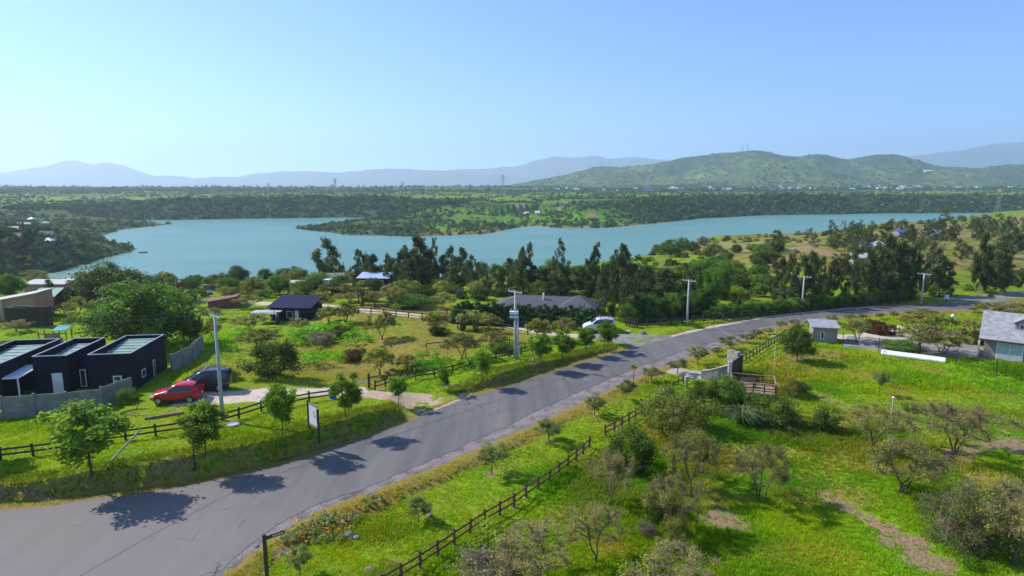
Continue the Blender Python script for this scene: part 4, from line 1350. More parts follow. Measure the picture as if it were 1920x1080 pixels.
# garden by the shingled house
for k, a in [('espino_bare', (1606, 642, 598, 62, 'purple brown thorn tree right of the small shed')),
             ('espino_bare', (1722, 660, 606, 96, 'wide flat topped thorn tree behind the long white board')),
             ('espino_bare', (1768, 664, 618, 96, 'leaning thorn tree between the white board and the house')),
             ('espino_green', (1715, 625, 585, 60, 'flat olive thorn tree in the middle of the sandy yard')),
             ('espino_green', (1765, 622, 590, 50, 'sparse olive thorn tree behind the garden lamp')),
             ('espino', (1735, 598, 578, 44, 'thorn tree on the verge behind the sandy yard')),
             ('espino_bare', (1822, 625, 600, 50, 'brown thorn bush beside the roof edge of the shingled house')),
             ('espino', (1855, 592, 566, 60, 'grey green thorn bush behind the roof of the shingled house')),
             ('espino', (1905, 590, 566, 70, 'thorn bush at the right edge above the shingled roof'))]:
    plant({'espino': 'espino_mid', 'espino_bare': 'espino_mid_bare', 'espino_green': 'espino_mid_green'}.get(k, k), *a, group='thorn trees around the sandy yard')
for k, a in [('shrub_red', (1632, 625, 598, 20)), ('shrub_red', (1650, 628, 600, 26)), ('shrub_green', (1641, 626, 600, 24)), ('shrub_red', (1671, 628, 607, 18)), ('shrub_red', (1752, 634, 610, 20)), ('shrub_lime', (1768, 634, 612, 16)),
             ('shrub_lime', (1792, 636, 612, 18)), ('shrub_red', (1803, 640, 614, 16)), ('shrub_red', (1832, 645, 618, 24)), ('shrub_green', (1815, 645, 625, 20)), ('shrub_lime', (1770, 632, 616, 14)), ('shrub_green', (1620, 622, 603, 26))]:
    plant(k, *a, {'shrub_red': 'dark red leaved hedge shrub along the sandy yard', 'shrub_lime': 'yellow leaved hedge shrub along the sandy yard', 'shrub_green': 'green hedge shrub among red ones along the sandy yard'}[k], 'coloured hedge shrubs of the sandy yard')
# ------------------------------------------------------------------ yard on the left, behind the fence
G_Y = 'thorn trees in the paddock'
for k, a in [('shrub_dark', (512, 704, 637, 96, 'big dark green mound of a bush in the paddock')),
             ('espino', (868, 672, 622, 80, 'brown umbrella shaped thorn tree with single trunk in the paddock')),
             ('espino', (717, 637, 584, 62, 'dark olive thorn tree on the far side of the mown paddock')),
             ('espino_green', (820, 626, 585, 54, 'thorn tree over a dark bush beside the cactus clump')),
             ('shrub_dark', (822, 628, 611, 40, 'low dark bush under the thorn tree by the cactus')),
             ('espino_green', (888, 617, 580, 62, 'olive thorn tree right of the tall cactus clump')),
             ('espino_green', (650, 606, 568, 54, 'pale olive thorn tree right of the dark roofed cabin')),
             ('espino_green', (616, 604, 574, 42, 'small olive thorn tree touching the dark roofed cabin')),
             ('espino', (604, 586, 548, 56, 'brown thorn tree behind the dark roofed cabin')),
             ('espino_bare', (472, 620, 588, 70, 'grey brown thorn thicket left of the dark roofed cabin')),
             ('espino_bare', (560, 625, 596, 50, 'grey thorn bush in front of the dark roofed cabin')),
             ('espino', (487, 660, 616, 74, 'rust brown thorn tree above the dark mound bush')),
             ('espino_green', (712, 704, 652, 66, 'olive thorn tree behind the driveway gate')),
             ('espino_green', (763, 694, 666, 54, 'pale thorn tree right of the driveway gate')),
             ('espino', (738, 574, 533, 58, 'thorn tree with olive top beyond the paddock track')),
             ('espino_bare', (703, 572, 545, 50, 'grey thorn tree between the cactus and the paddock track')),
             ('espino_bare', (655, 566, 548, 60, 'grey scrubby thorn tree behind the pale olive ones')),
             ('espino', (830, 578, 548, 54, 'brown thorn tree left of the conifer hedge')),
             ('espino', (918, 622, 588, 44, 'purplish thorn tree beside the pale track behind the transformer pole')),
             ('espino_bare', (925, 655, 620, 50, 'grey thorn bush close left of the transformer pole')),
             ('espino', (1050, 640, 596, 70, 'brown thorn tree between the track and the round young trees')),
             ('espino_green', (1010, 640, 598, 44, 'yellow green thorn tree right of the transformer pole')),
             ('espino', (148, 598, 556, 54, 'umbrella thorn tree on the lawn left of the big tree')),
             ('espino_green', (136, 622, 588, 28, 'small bare stemmed thorn tree on the lawn by the turquoise roof')),
             ('espino', (118, 590, 570, 54, 'low brown thorn bush by the dark timber enclosure')),
             ('espino_bare', (30, 622, 600, 60, 'brown thorn bush behind the board fence at the far left')),
             ('espino', (395, 600, 575, 50, 'thorn tree between the rusty shed and the big tree')),
             ('espino', (462, 578, 552, 50, 'thorn tree right behind the rusty shed')),
             ('espino', (398, 640, 600, 40, 'thin thorn tree behind the nearest utility pole'))]:
    plant({'espino': 'espino_mid', 'espino_bare': 'espino_mid_bare', 'espino_green': 'espino_mid_green'}.get(k, k), *a, group=G_Y)
for k, a in [('shrub_green', (240, 758, 727, 36, 'round green bush at the end of the concrete wall')),
             ('shrub_green', (398, 712, 684, 56, 'bright green bush behind the dark parked van')),
             ('shrub_olive', (425, 712, 690, 40, 'green bush right behind the nearest utility pole')),
             ('weeds', (612, 628, 602, 110, 'bright green weed thicket in the middle of the paddock')),
             ('weeds', (575, 640, 615, 70, 'bright green weeds left of the paddock thicket')),
             ('weeds', (668, 640, 622, 70, 'bright green weeds right of the paddock thicket')),
             ('shrub_grey', (600, 645, 622, 56, 'grey green bush among the paddock weeds')),
             ('shrub_olive', (640, 632, 606, 40, 'dark mossy bush among the paddock weeds')),
             ('weeds', (588, 684, 658, 64, 'long bright green weed bank in the near paddock')),
             ('weeds', (640, 676, 655, 36, 'bright green clump between the weed banks')),
             ('shrub_red', (662, 676, 654, 36, 'reddish brown weed bank in the near paddock')),
             ('shrub_green', (680, 664, 652, 12, 'small bright bush at the end of the reddish weed bank')),
             ('weeds', (785, 668, 656, 18, 'small green clump on the mown paddock, left one')),
             ('weeds', (800, 666, 655, 14, 'small green clump on the mown paddock, right one')),
             ('weeds', (815, 664, 655, 14, 'smallest green clump on the mown paddock near the brown thorn tree')),
             ('weeds', (800, 692, 672, 60, 'bright weeds behind the rail fence past the driveway')),
             ('weeds', (890, 690, 668, 50, 'bright weeds behind the rail fence below the brown thorn tree')),
             ('shrub_green', (940, 660, 640, 50, 'green bush beside the transformer pole')),
             ('weeds', (455, 626, 612, 40, 'bright weeds below the grey thorn thicket')),
             ('shrub_green', (770, 574, 552, 90, 'spreading green bush beyond the paddock track')),
             ('shrub_dark', (655, 548, 523, 30, 'blue green dark bush by the yellow container'))]:
    plant(k, *a, group='bushes and weeds in the paddock')
plant('shrub_red', 205, 738, 712, 30, 'straggly reddish creeper bush spilling over the concrete wall')
plant('big_green', 272, 652, 528, 190, 'huge bright green tree right behind the black house')
plant('big_dark', 358, 645, 582, 52, 'dark many stemmed tree at the corner of the concrete wall')
plant('big_dark', 205, 566, 494, 120, 'large dark tree by the lake shore left of the huge green tree')
plant('big_green', 22, 560, 512, 46, 'hazy tree at the far left by the shore')
plant('conifer', 93, 556, 522, 30, 'small dark conifer between the far left houses and the lake')
for i, px in enumerate((108, 122, 138, 152)):
    plant('conifer', px, 570, 540 + 2 * (i % 2), 20, 'dark clipped hedge conifer beside the red playhouse, %s from the left' % ORD[i], 'hedge conifers by the red playhouse')
for i, px in enumerate((166, 182, 198, 212)):
    plant('shrub_red' if i < 3 else 'shrub_dark', px, 574, 545, 28, 'reddish clipped hedge bush below the large dark tree, %s from the left' % ORD[i], 'reddish hedge under the large dark tree')
for a in [(868, 620, 574, 26, 'tall cactus clump beside the paddock track'), (892, 622, 590, 14, 'narrow cactus clump right of the tallest one'), (680, 572, 534, 18, 'cactus clump below the black roofed lakeside house'),
          (520, 608, 580, 22, 'branching cactus in front of the dark roofed cabin'), (1092, 600, 566, 16, 'cactus group at the end of the conifer hedge'), (860, 560, 540, 22, 'cactus group behind the brown thorn tree'), (375, 622, 590, 14, 'cactus stems beside the dark many stemmed tree')]:
    plant('cactus', *a)
# conifer hedge in front of the long grey roof
HEDGE = [(858 + i * 9.6, 604 + i * 0.45) for i in range(29)]
for i, (px, py) in enumerate(HEDGE):
    plant('conifer', px, py, py - 39 - (i * 7 % 5) * 1.5, 36, 'hedge conifer before the long grey roof, %s from the left' % rank(HEDGE, i), 'conifer hedge before the long grey roof')
for i in range(12):
    px = 1180 + i * 13
    plant('conifer' if i % 3 else 'shrub_green', px, 604 - i * 1.4, 604 - i * 1.4 - 40 - (i * 5 % 4) * 3, 42, 'roadside hedge tree past the side road, %s from the left' % ORD[i], 'roadside hedge past the side road')
for i in range(34):
    px = 1330 + i * 11.5
    py = 596 - i * 1.05
    plant('shrub_green' if i % 4 else 'shrub_dark', px, py, py - 17 - (i * 7 % 5) * 2.2, 26, 'low hedge bush along the far road side, %s from the left' % ORD[i], 'low hedge along the far road side')

# ------------------------------------------------------------------ gum trees by the lake
G_E = 'tall gum trees along the lake shore'
SHORE = [(613, 532, 447, 44), (648, 520, 486, 22), (664, 522, 474, 12), (692, 520, 434, 34), (712, 522, 455, 30), (727, 528, 476, 24), (742, 522, 456, 26), (760, 530, 460, 28), (775, 528, 470, 24), (790, 534, 444, 40), (815, 528, 444, 18),
         (803, 530, 468, 30), (846, 520, 462, 28), (868, 524, 463, 24), (885, 524, 478, 20), (853, 545, 500, 34), (912, 550, 508, 18), (936, 550, 510, 20), (870, 535, 500, 22), (978, 535, 462, 22), (992, 538, 456, 24), (958, 530, 484, 22),
         (1052, 530, 449, 26), (1040, 528, 486, 30), (1118, 545, 456, 24), (1100, 545, 486, 26), (1168, 556, 456, 30), (1148, 560, 480, 30), (1190, 555, 494, 34), (1062, 550, 496, 30), (1078, 548, 500, 30), (1132, 562, 500, 26)]
for px_, py_, tp_, w_ in [(630, 528, 482, 30), (675, 530, 468, 30), (700, 534, 478, 30), (735, 536, 482, 30), (752, 534, 470, 30), (770, 540, 486, 32), (783, 540, 476, 30), (800, 540, 482, 30), (828, 528, 478, 26), (858, 530, 480, 28), (878, 532, 488, 26), (897, 530, 492, 24), (940, 534, 500, 26), (968, 540, 488, 30), (985, 546, 482, 32), (1000, 545, 496, 28),
                              (1028, 548, 500, 34), (1048, 552, 492, 36), (1088, 556, 498, 34), (1110, 556, 490, 30), (1140, 566, 492, 34), (1158, 566, 484, 34), (1178, 566, 490, 34), (1205, 562, 504, 36), (1225, 560, 510, 36)]:
    SHORE.append((px_, py_, tp_, w_))
SL = {0: 'solitary broad gum tree at the left end of the lakeside row', 3: 'tallest forked gum tree behind the black roofed lakeside house', 22: 'leaning open crowned gum tree against the lake, centre', 24: 'slim pointed gum tree against the lake right of centre', 26: 'tall gum tree with twin trunks right of the slim pointed one'}
for i, a in enumerate(SHORE):
    plant('eucalyptus' if i != 22 else 'eucalyptus_lean', *a, SL.get(i, 'dark gum tree in the lakeside row, %s from the left' % rank(SHORE, i)), G_E)
for a in [(1015, 548, 496, 50, 'broad conical green tree behind the long grey roof'), (965, 552, 500, 40, 'dark conical tree left behind the long grey roof')]:
    plant('round_conifer', *a)
plant('eucalyptus', 1160, 600, 470, 60, 'big gum tree with bare trunks at the end of the conifer hedge', variant=4)
plant('young_gum', 1125, 590, 540, 40, 'pale young gum tree at the right end of the long grey roof')
plant('eucalyptus', 1205, 585, 500, 50, 'gum tree right of the big bare trunked one', variant=2)
LKS = [(520, 520, 487, 40), (545, 535, 500, 60), (600, 540, 510, 50), (445, 530, 497, 30), (420, 536, 512, 36), (470, 545, 522, 40), (395, 545, 520, 30), (560, 552, 528, 50), (500, 548, 525, 40), (360, 540, 522, 34), (335, 545, 525, 30), (320, 548, 520, 34), (640, 540, 515, 40), (700, 545, 520, 30), (760, 545, 525, 24), (745, 548, 530, 18), (1000, 528, 500, 30), (1030, 520, 485, 34), (930, 525, 495, 30), (905, 520, 490, 24), (830, 516, 492, 20), (950, 515, 490, 20)]
for i, a in enumerate(LKS):
    plant(('big_green', 'big_dark', 'shrub_green')[i % 3], *a, 'leafy growth among the lakeside houses, %s from the left' % rank(LKS, i), 'trees and bushes around the lakeside houses')
# gum grove right of centre
GR = [(1462, 572, 478, 44), (1480, 578, 470, 44), (1500, 575, 476, 46), (1520, 572, 468, 44), (1535, 565, 480, 36), (1555, 572, 485, 30), (1580, 575, 478, 30), (1600, 578, 482, 26), (1622, 580, 462, 40), (1640, 582, 452, 52), (1662, 585, 440, 60), (1682, 580, 452, 52), (1700, 582, 458, 50), (1715, 578, 470, 40),
      (1742, 576, 478, 44), (1760, 578, 474, 50), (1775, 572, 492, 36), (1832, 562, 436, 34), (1846, 560, 470, 34), (1866, 564, 468, 52), (1882, 562, 476, 40), (1910, 562, 500, 30), (1275, 570, 508, 50), (1300, 572, 500, 50), (1330, 575, 505, 46), (1345, 560, 495, 44), (1245, 570, 506, 60), (1320, 540, 486, 60), (1360, 535, 490, 50), (1290, 530, 492, 50)]
GL = {10: 'tallest dense gum tree of the grove beyond the road', 17: 'slim gum tree on one straight trunk at the right, before the grove', 19: 'dense gum tree right of the slim straight trunked one', 0: 'leftmost gum tree of the grove beyond the road'}
for i, a in enumerate(GR):
    if i < 22: a = (a[0], min(a[1], float(np.interp(a[0], [1450, 1600, 1700, 1920], [578, 566, 557, 546]))), a[2] + 2, a[3] * 0.72)
    plant('eucalyptus' if i < 22 else ('big_green', 'shrub_green', 'eucalyptus')[i % 3], *a, GL.get(i, 'dark gum tree in the grove beyond the road, %s from its left end' % rank(GR[:22], i) if i < 22 else 'bushy tree on the lake slope past the side road, %s from the left' % rank(GR[22:], i - 22)), 'gum grove beyond the road' if i < 22 else 'bushy trees above the lake slope')
rg = random.Random(77)
for px, py, top, w in [(1450, 474, 432, 26), (1522, 460, 428, 26), (1592, 470, 424, 34), (1605, 480, 432, 30), (1620, 485, 430, 30), (1780, 425, 392, 24), (1655, 470, 424, 30), (1560, 465, 440, 22)]:
    plant('eucalyptus_lean', px, py, top, w, 'wind leaning gum tree on the plateau above the lake', 'wind leaning gum trees on the plateau')
for i in range(95):
    px = rg.uniform(1560, 1935); t = rg.random()
    py = 432 + (px - 1560) / 360 * -14 + 6 + t * t * 92
    hh = 15 + (py - 410) * 0.36 * rg.uniform(0.7, 1.2)
    plant(('eucalyptus_lean', 'eucalyptus', 'young_gum')[i % 3], px, py, py - hh, hh * rg.uniform(0.5, 0.75), 'scattered gum tree on the grassy plateau at the right', 'scattered gum trees on the right plateau')
# shrubs on the slope right of centre and on the plateau
for i in range(150):
    px = rg.uniform(1190, 1480); t = rg.random()
    lo = 486 - (px - 1190) / 290 * 36
    py = lo + 4 + t * (120 - (px - 1190) / 290 * 20)
    if 1330 < px < 1480 and py < 505 and rg.random() < 0.6: continue
    hh = rg.uniform(9, 22) * (0.5 + 0.5 * (py - 430) / 150)
    low_scrub(('shrub_green', 'shrub_dark', 'shrub_green', 'espino_mid', 'shrub_olive', 'shrub_lime')[i % 6], px, py, py - hh, hh * rg.uniform(1.4, 2.4), 'scrub bush on the slope between the road and the lake', 'scrub on the lake slope')
for i in range(110):
    px = rg.uniform(1340, 1930); py = rg.uniform(436 - (px - 1340) * 0.055, 560)
    hh = rg.uniform(5, 11) * (0.4 + (py - 400) / 160)
    low_scrub(('espino_mid', 'espino_mid_green', 'shrub_olive', 'shrub_dark')[i % 4], px, py, py - hh, hh * rg.uniform(1.4, 2.2), 'low thorn bush dotted over the right plateau', 'thorn bushes on the right plateau')
for i in range(230):
    px = rg.uniform(40, 1190); py = rg.uniform(506, 560)
    if 500 < px < 760 and py > 545: continue
    if 800 < px < 960 and py < 545: continue
    hh = rg.uniform(8, 19)
    low_scrub(('espino_mid', 'shrub_green', 'shrub_olive', 'espino_mid_green', 'shrub_dark')[i % 5], px, py, py - hh, hh * rg.uniform(1.5, 2.4), 'scrub bush between the houses and the near lake shore', 'scrub by the near lake shore')
for i in range(90):
    px = rg.uniform(540, 1190); py = rg.uniform(520, 566)
    if 660 < px < 745 and 530 < py < 552: continue
    if px > 850 and py > 556: continue
    hh = rg.uniform(12, 26)
    low_scrub(('espino_mid', 'shrub_dark', 'shrub_olive', 'espino_mid_green', 'big_dark')[i % 5], px, py, py - hh, hh * rg.uniform(1.2, 1.9), 'dark scrubby growth below the lakeside gum row', 'dark scrub below the gum row')
CREST = [(1112, 500), (1160, 490), (1200, 479), (1240, 468), (1290, 458), (1340, 448), (1390, 446), (1440, 443), (1500, 438), (1560, 433), (1610, 426), (1660, 420), (1720, 412), (1800, 407), (1900, 403)]
for i in range(85):
    px = rg.uniform(1112, 1900); py = float(np.interp(px, [c[0] for c in CREST], [c[1] for c in CREST])) + rg.uniform(0, 9)
    hh = rg.uniform(5, 13) * (1.25 if px < 1400 else 0.8)
    low_scrub(('shrub_dark', 'espino_mid', 'shrub_olive', 'espino_mid_bare', 'shrub_green')[i % 5], px, py, py - hh, hh * rg.uniform(1.3, 2.2), 'low dark bush on the brow of the slope above the lake', 'bushes on the brow above the lake')
for i in range(60):
    px = rg.uniform(1230, 1470); py = rg.uniform(470, 560)
    hh = rg.uniform(12, 26)
    low_scrub(('shrub_green', 'shrub_dark', 'big_green', 'shrub_olive', 'big_dark')[i % 5], px, py, py - hh, hh * rg.uniform(1.2, 1.8), 'leafy thicket on the slope above the far hedge', 'thickets above the far hedge')
LEFT_SHORE = [(252, 540, 508, 34), (290, 544, 514, 40), (318, 538, 512, 30), (346, 550, 522, 44), (372, 540, 514, 32), (402, 546, 514, 40), (428, 552, 520, 44), (452, 540, 500, 38), (476, 552, 520, 44), (498, 538, 502, 34), (524, 552, 516, 46), (548, 542, 504, 40), (566, 556, 526, 40), (592, 552, 518, 40), (436, 568, 540, 40), (350, 566, 540, 40), (310, 562, 534, 40), (650, 556, 532, 34), (745, 560, 530, 40), (790, 566, 536, 46), (830, 556, 526, 40), (900, 562, 536, 36)]
for i, a in enumerate(LEFT_SHORE):
    plant(('shrub_green', 'big_dark', 'espino_mid_green', 'shrub_dark', 'big_green', 'espino_mid')[i % 6], *a, 'leafy bush or small tree along the near shore, %s from the left' % rank(LEFT_SHORE, i), 'bushes and small trees along the near shore')
# ------------------------------------------------------------------ grass: blades in tufts over the near ground
def on_bare(x, y):
    """soil, asphalt and tracks carry no grass"""
    dl, sl, _ = poly_sd(x, y, LE); dr, sr, _ = poly_sd(x, y, RE)
    road = (dl * sl < 0.35) & (-dr * sr < 0.6)
    return road


def cov_at(x, y):
    i = np.clip(np.searchsorted(GX, x) - 1, 0, len(GX) - 2); j = np.clip(np.searchsorted(GY, y) - 1, 0, len(GY) - 2)
    return cov.reshape(ny, nx, 4)[j, i]


TRACKS = []
for o in list(COL.objects):
    if o.name.split('.')[0] in ('dirt_driveway', 'yard_track', 'side_road', 'dirt_track', 'gravel_strip', 'far_side_road', 'concrete_apron', 'paved_yard', 'sandy_yard'):
        n = len(o.data.vertices); a = np.empty(n * 3, np.float32); o.data.vertices.foreach_get('co', a); a = a.reshape(-1, 3)[:, :2].astype(float)
        f = np.empty(len(o.data.polygons) * 4, np.int32); o.data.polygons.foreach_get('vertices', f); f = f.reshape(-1, 4)
        for s_ in np.linspace(0.05, 0.95, 7):
            for t_ in np.linspace(0.05, 0.95, 7):
                TRACKS.append((a[f[:, 0]] * (1 - s_) + a[f[:, 1]] * s_) * (1 - t_) + (a[f[:, 3]] * (1 - s_) + a[f[:, 2]] * s_) * t_)
_occ = {}
for T in TRACKS:
    for q in T: _occ[(int(q[0] // 0.5), int(q[1] // 0.5))] = 1
OCC = np.array(list(_occ.keys()))
occ_set = set(map(tuple, OCC))


def grass(n, rmin, rmax, blades, hscale, name, label, seed):
    rng = np.random.default_rng(seed)
    # spread so that tufts are even in the view: depth distribution leans to the near ground
    u = rng.uniform(-0.92, 0.92, n * 2); d = rmin * (rmax / rmin) ** rng.random(n * 2)
    x = u * d * 0.96; y = d
    ok = ~on_bare(x, y)
    x, y = x[ok], y[ok]
    keep = np.array([(int(a // 0.5), int(b // 0.5)) not in occ_set for a, b in zip(x, y)])
    x, y = x[keep], y[keep]
    cv = cov_at(x, y)
    pm = fbm(x / 1.6, y / 1.6, 3, 91)
    prob = (0.35 + 0.9 * pm + 0.9 * cv[:, 2]) * (1 - 0.97 * np.clip(cv[:, 0] * 1.3, 0, 1)) * (1 - 0.45 * cv[:, 1])
    keep = rng.random(len(x)) < prob
    x, y, cv, pm = x[keep][:n], y[keep][:n], cv[keep][:n], pm[keep][:n]
    z = H(x, y)
    m = len(x)
    side = poly_sd(x, y, RE)[1]
    right_field = (side < 0) & (poly_sd(x, y, RE)[0] > 7)
    left_mown = (side > 0) & (y > 50)
    h = hscale * np.where(left_mown & (cv[:, 2] < 0.3), 0.6, 1.0) * (0.35 + 0.6 * pm + 1.2 * cv[:, 2] + 0.3 * right_field) * rng.uniform(0.6, 1.4, m)
    tone = np.where((rng.random(m) < np.clip(cv[:, 1] * 0.9, 0, 0.9))[:, None], np.array([[0.40, 0.33, 0.07]]), np.array([[0.25, 0.415, 0.010]]))
    tone = tone * (1 - 0.35 * cv[:, 2:3]) + np.array([[0.12, 0.30, 0.008]]) * 0.35 * cv[:, 2:3]
    big = fbm(x / 9, y / 9, 3, 95)[:, None]
    tone = tone * (0.55 + 0.85 * big) * rng.uniform(0.8, 1.2, (m, 1))
    hue = (fbm(x / 4.5, y / 4.5, 3, 97)[:, None] - 0.5)
    tone = tone * np.concatenate([1 + 1.0 * hue, 1 + 0.12 * hue, 1 - 0.4 * hue], 1)
    V = []; C = []
    for b in range(blades):
        a = rng.uniform(0, 6.283, m); lean = rng.uniform(0.1, 0.75, m)
        bx = x + rng.normal(0, 0.10, m) * (0.6 + h); by = y + rng.normal(0, 0.10, m) * (0.6 + h)
        w = 0.035 * (0.6 + 0.8 * rng.random(m)) * (d.mean() / 45) ** 0.5 + 0.012
        dx, dy = np.cos(a), np.sin(a)
        tx = bx + dx * lean * h; ty = by + dy * lean * h
        p0 = np.stack([bx - dy * w, by + dx * w, z - 0.03], 1); p1 = np.stack([bx + dy * w, by - dx * w, z - 0.03], 1); p2 = np.stack([tx, ty, z + h * (1.1 - 0.5 * lean)], 1)
        V.append(np.stack([p0, p1, p2], 1)); c = tone * rng.uniform(0.9, 1.1, (m, 1)); C.append(np.repeat(c[:, None, :], 3, axis=1))
    V = np.concatenate(V).reshape(-1, 3); C = np.concatenate(C).reshape(-1, 3)
    F = np.arange(len(V)).reshape(-1, 3)
    o = link(name, mesh_np(name, V, F, C), M_GRASS)
    tag(o, label, 'grass', kind='stuff')


M_GRASS = leaf_mat('grass_blades', 0.5, 0.8, 1.0, 0.03)
grass(84000, 28, 62, 5, 0.135, 'grass', 'green meadow grass around the road in the foreground', 1)
grass(66000, 58, 125, 4, 0.24, 'grass', 'green grass of the paddock and verges further off', 2)


# tufts on the cut bank
bi = RNG.integers(0, len(LB) - 1, 16000); bs = RNG.uniform(0.7, 3.0, 16000)
bd_ = np.array(LB[1:] + LB[-1:]) - np.array(LB); bd_ /= np.linalg.norm(bd_, axis=1)[:, None] + 1e-9
bx = np.array(LB)[bi, 0] - bd_[bi, 1] * bs + RNG.normal(0, .1, 16000); by = np.array(LB)[bi, 1] + bd_[bi, 0] * bs + RNG.normal(0, .1, 16000)
bz = H(bx, by); kk = (bz > 0.12) & (RNG.random(16000) < 0.25 + 1.0 * fbm(bx / 1.4, by / 1.4, 3, 23)) & (np.hypot(bx - DRIVE_MOUTH[0], by - DRIVE_MOUTH[1]) > 3.6)
bx, by, bz = bx[kk], by[kk], bz[kk]; V = []; C = []
for b in range(5):
    m = len(bx); a = RNG.uniform(0, 6.283, m); hh = RNG.uniform(.10, .38, m); ox = bx + RNG.normal(0, .07, m); oy = by + RNG.normal(0, .07, m); w = RNG.uniform(.015, .04, m); lean = RNG.uniform(.2, .9, m)
    V.append(np.stack([np.stack([ox - np.sin(a) * w, oy + np.cos(a) * w, bz - .03], 1), np.stack([ox + np.sin(a) * w, oy - np.cos(a) * w, bz - .03], 1), np.stack([ox + np.cos(a) * lean * hh, oy + np.sin(a) * lean * hh, bz + hh * (1.1 - .5 * lean)], 1)], 1))
    dry_ = RNG.random(m) < .25
    C.append(np.repeat((np.where(dry_[:, None], [[.30, .24, .06]], [[.16, .25, .012]]) * RNG.uniform(.6, 1.2, (m, 1)))[:, None], 3, 1))
V = np.concatenate(V).reshape(-1, 3); C = np.concatenate(C).reshape(-1, 3)
tag(link('grass', mesh_np('grass', V, np.arange(len(V)).reshape(-1, 3), C), M_GRASS), 'rough grass tufts hanging over the cut roadside bank', 'grass', kind='stuff')


# ------------------------------------------------------------------ poppies and low wild flowers
def flowers(spots, name, label, cols, leafcols, size, seed, per=26):
    rng = np.random.default_rng(seed); V = []; F = []; C = []
    for px, py, r in spots:
        gx_, gy_, gz_, dep = ground(px, py)
        for i in range(per):
            a = rng.random() * 6.283; rr_ = r * math.sqrt(rng.random())
            x = gx_ + rr_ * math.cos(a); y = gy_ + rr_ * math.sin(a) * 0.8; z = gz_ + rng.uniform(0.1, 0.38)
            n = rng.normal(size=3) * 0.5 + np.array([0, -0.2, 0.8]); n /= np.linalg.norm(n)
            t = np.cross(n, rng.normal(size=3)); t /= np.linalg.norm(t); b = np.cross(n, t); s = size * rng.uniform(0.6, 1.3)
            isleaf = i % 2 == 1
            if isleaf: z -= 0.08
            c = np.array([x, y, z]); k = len(V)
            V += [c + t * s, c + b * s, c - t * s, c - b * s]; F.append((k, k + 1, k + 2, k + 3))
            cc = leafcols if isleaf else cols
            C += [np.array(cc[rng.integers(0, len(cc))]) * rng.uniform(0.8, 1.2)] * 4
    o = link(name, mesh_np(name, np.array(V), np.array(F), np.array(C)), M_LEAF)
    tag(o, label, 'flowers', kind='stuff')


flowers([(552, 985, .35), (590, 990, .5), (600, 996, .5), (562, 1008, .6), (572, 1012, .5), (615, 1000, .5), (632, 1000, .6), (642, 998, .5), (656, 956, .3), (742, 940, .4), (645, 985, .3), (505, 862, .3), (610, 1010, .3), (655, 992, .3)], 'poppies',
        'orange poppies in bloom along the dry gutter', [(0.75, 0.24, 0.01), (0.82, 0.33, 0.015), (0.70, 0.20, 0.01)], [(0.10, 0.17, 0.03), (0.07, 0.13, 0.02)], 0.05, 5, 18)
flowers([(600, 982, .8), (620, 975, .8), (570, 1000, .8), (640, 990, .8), (660, 975, .7), (545, 1010, .7), (590, 1010, .8), (700, 940, .7), (630, 1010, .7)], 'gutter_weeds', 'grey green weeds matted in the dry gutter',
        [(0.13, 0.14, 0.07), (0.16, 0.14, 0.09)], [(0.10, 0.17, 0.02), (0.14, 0.20, 0.02)], 0.10, 6, 60)
flowers([(1500, 845, 3), (1540, 870, 4), (1600, 900, 3), (1480, 870, 3), (1760, 710, 5), (1820, 720, 4), (1900, 730, 5), (1560, 960, 3), (1600, 980, 3)], 'daisies', 'tiny white daisies sprinkled through the meadow grass', [(0.65, 0.66, 0.55), (0.6, 0.6, 0.45)], [(0.10, 0.20, 0.02)], 0.024, 7, 40)


# ------------------------------------------------------------------ shrub land across the lake, on the banks and hills
def bushes(x, y, z, r, hgt, cols, name, label, seed, k=16, spray=(0.35, 0.75)):
    """leafy mounds: ragged sprays spread through a dome, one tone each with light and dark sprays"""
    rng = np.random.default_rng(seed); m = len(x)
    d = rng.normal(size=(m, k, 3)); d /= np.linalg.norm(d, axis=2)[:, :, None]
    d[:, :, 2] = np.abs(d[:, :, 2]) * 1.1 - 0.1
    q = d * (0.35 + 0.6 * rng.random((m, k, 1)) ** 0.5)
    c = np.stack([x[:, None] + q[:, :, 0] * r[:, None], y[:, None] + q[:, :, 1] * r[:, None], z[:, None] + np.maximum(0.05, q[:, :, 2]) * hgt[:, None]], 2)
    n = d + rng.normal(size=(m, k, 3)) * 0.45; n /= np.linalg.norm(n, axis=2)[:, :, None]
    t = np.cross(n, rng.normal(size=(m, k, 3))); t /= np.linalg.norm(t, axis=2)[:, :, None]; b = np.cross(n, t)
    s = (r[:, None] * rng.uniform(spray[0], spray[1], (m, k)))[:, :, None]
    V = np.stack([c + t * s, c - t * s * 0.5 + b * s * 0.8, c - t * s * 0.6 - b * s * 0.75], 2).reshape(-1, 3)
    F = np.arange(len(V)).reshape(-1, 3)
    cols = np.asarray(cols); ci = cols[rng.integers(0, len(cols), m)] * rng.uniform(0.7, 1.35, (m, 1))
    C = np.repeat((ci[:, None] * rng.uniform(0.7, 1.3, (m, k, 1))).reshape(-1, 3), 3, axis=0)
    o = link(name, mesh_np(name, V, F, C), M_LEAF_FAR)
    tag(o, label, 'shrub land', kind='stuff')


M_LEAF_FAR = leaf_mat('distant_foliage', 0.25, 1.0, 1.55, 0.0)
rng = np.random.default_rng(99)
FC = [(0.022, 0.048, 0.014), (0.032, 0.062, 0.016), (0.045, 0.078, 0.02), (0.05, 0.06, 0.024)]
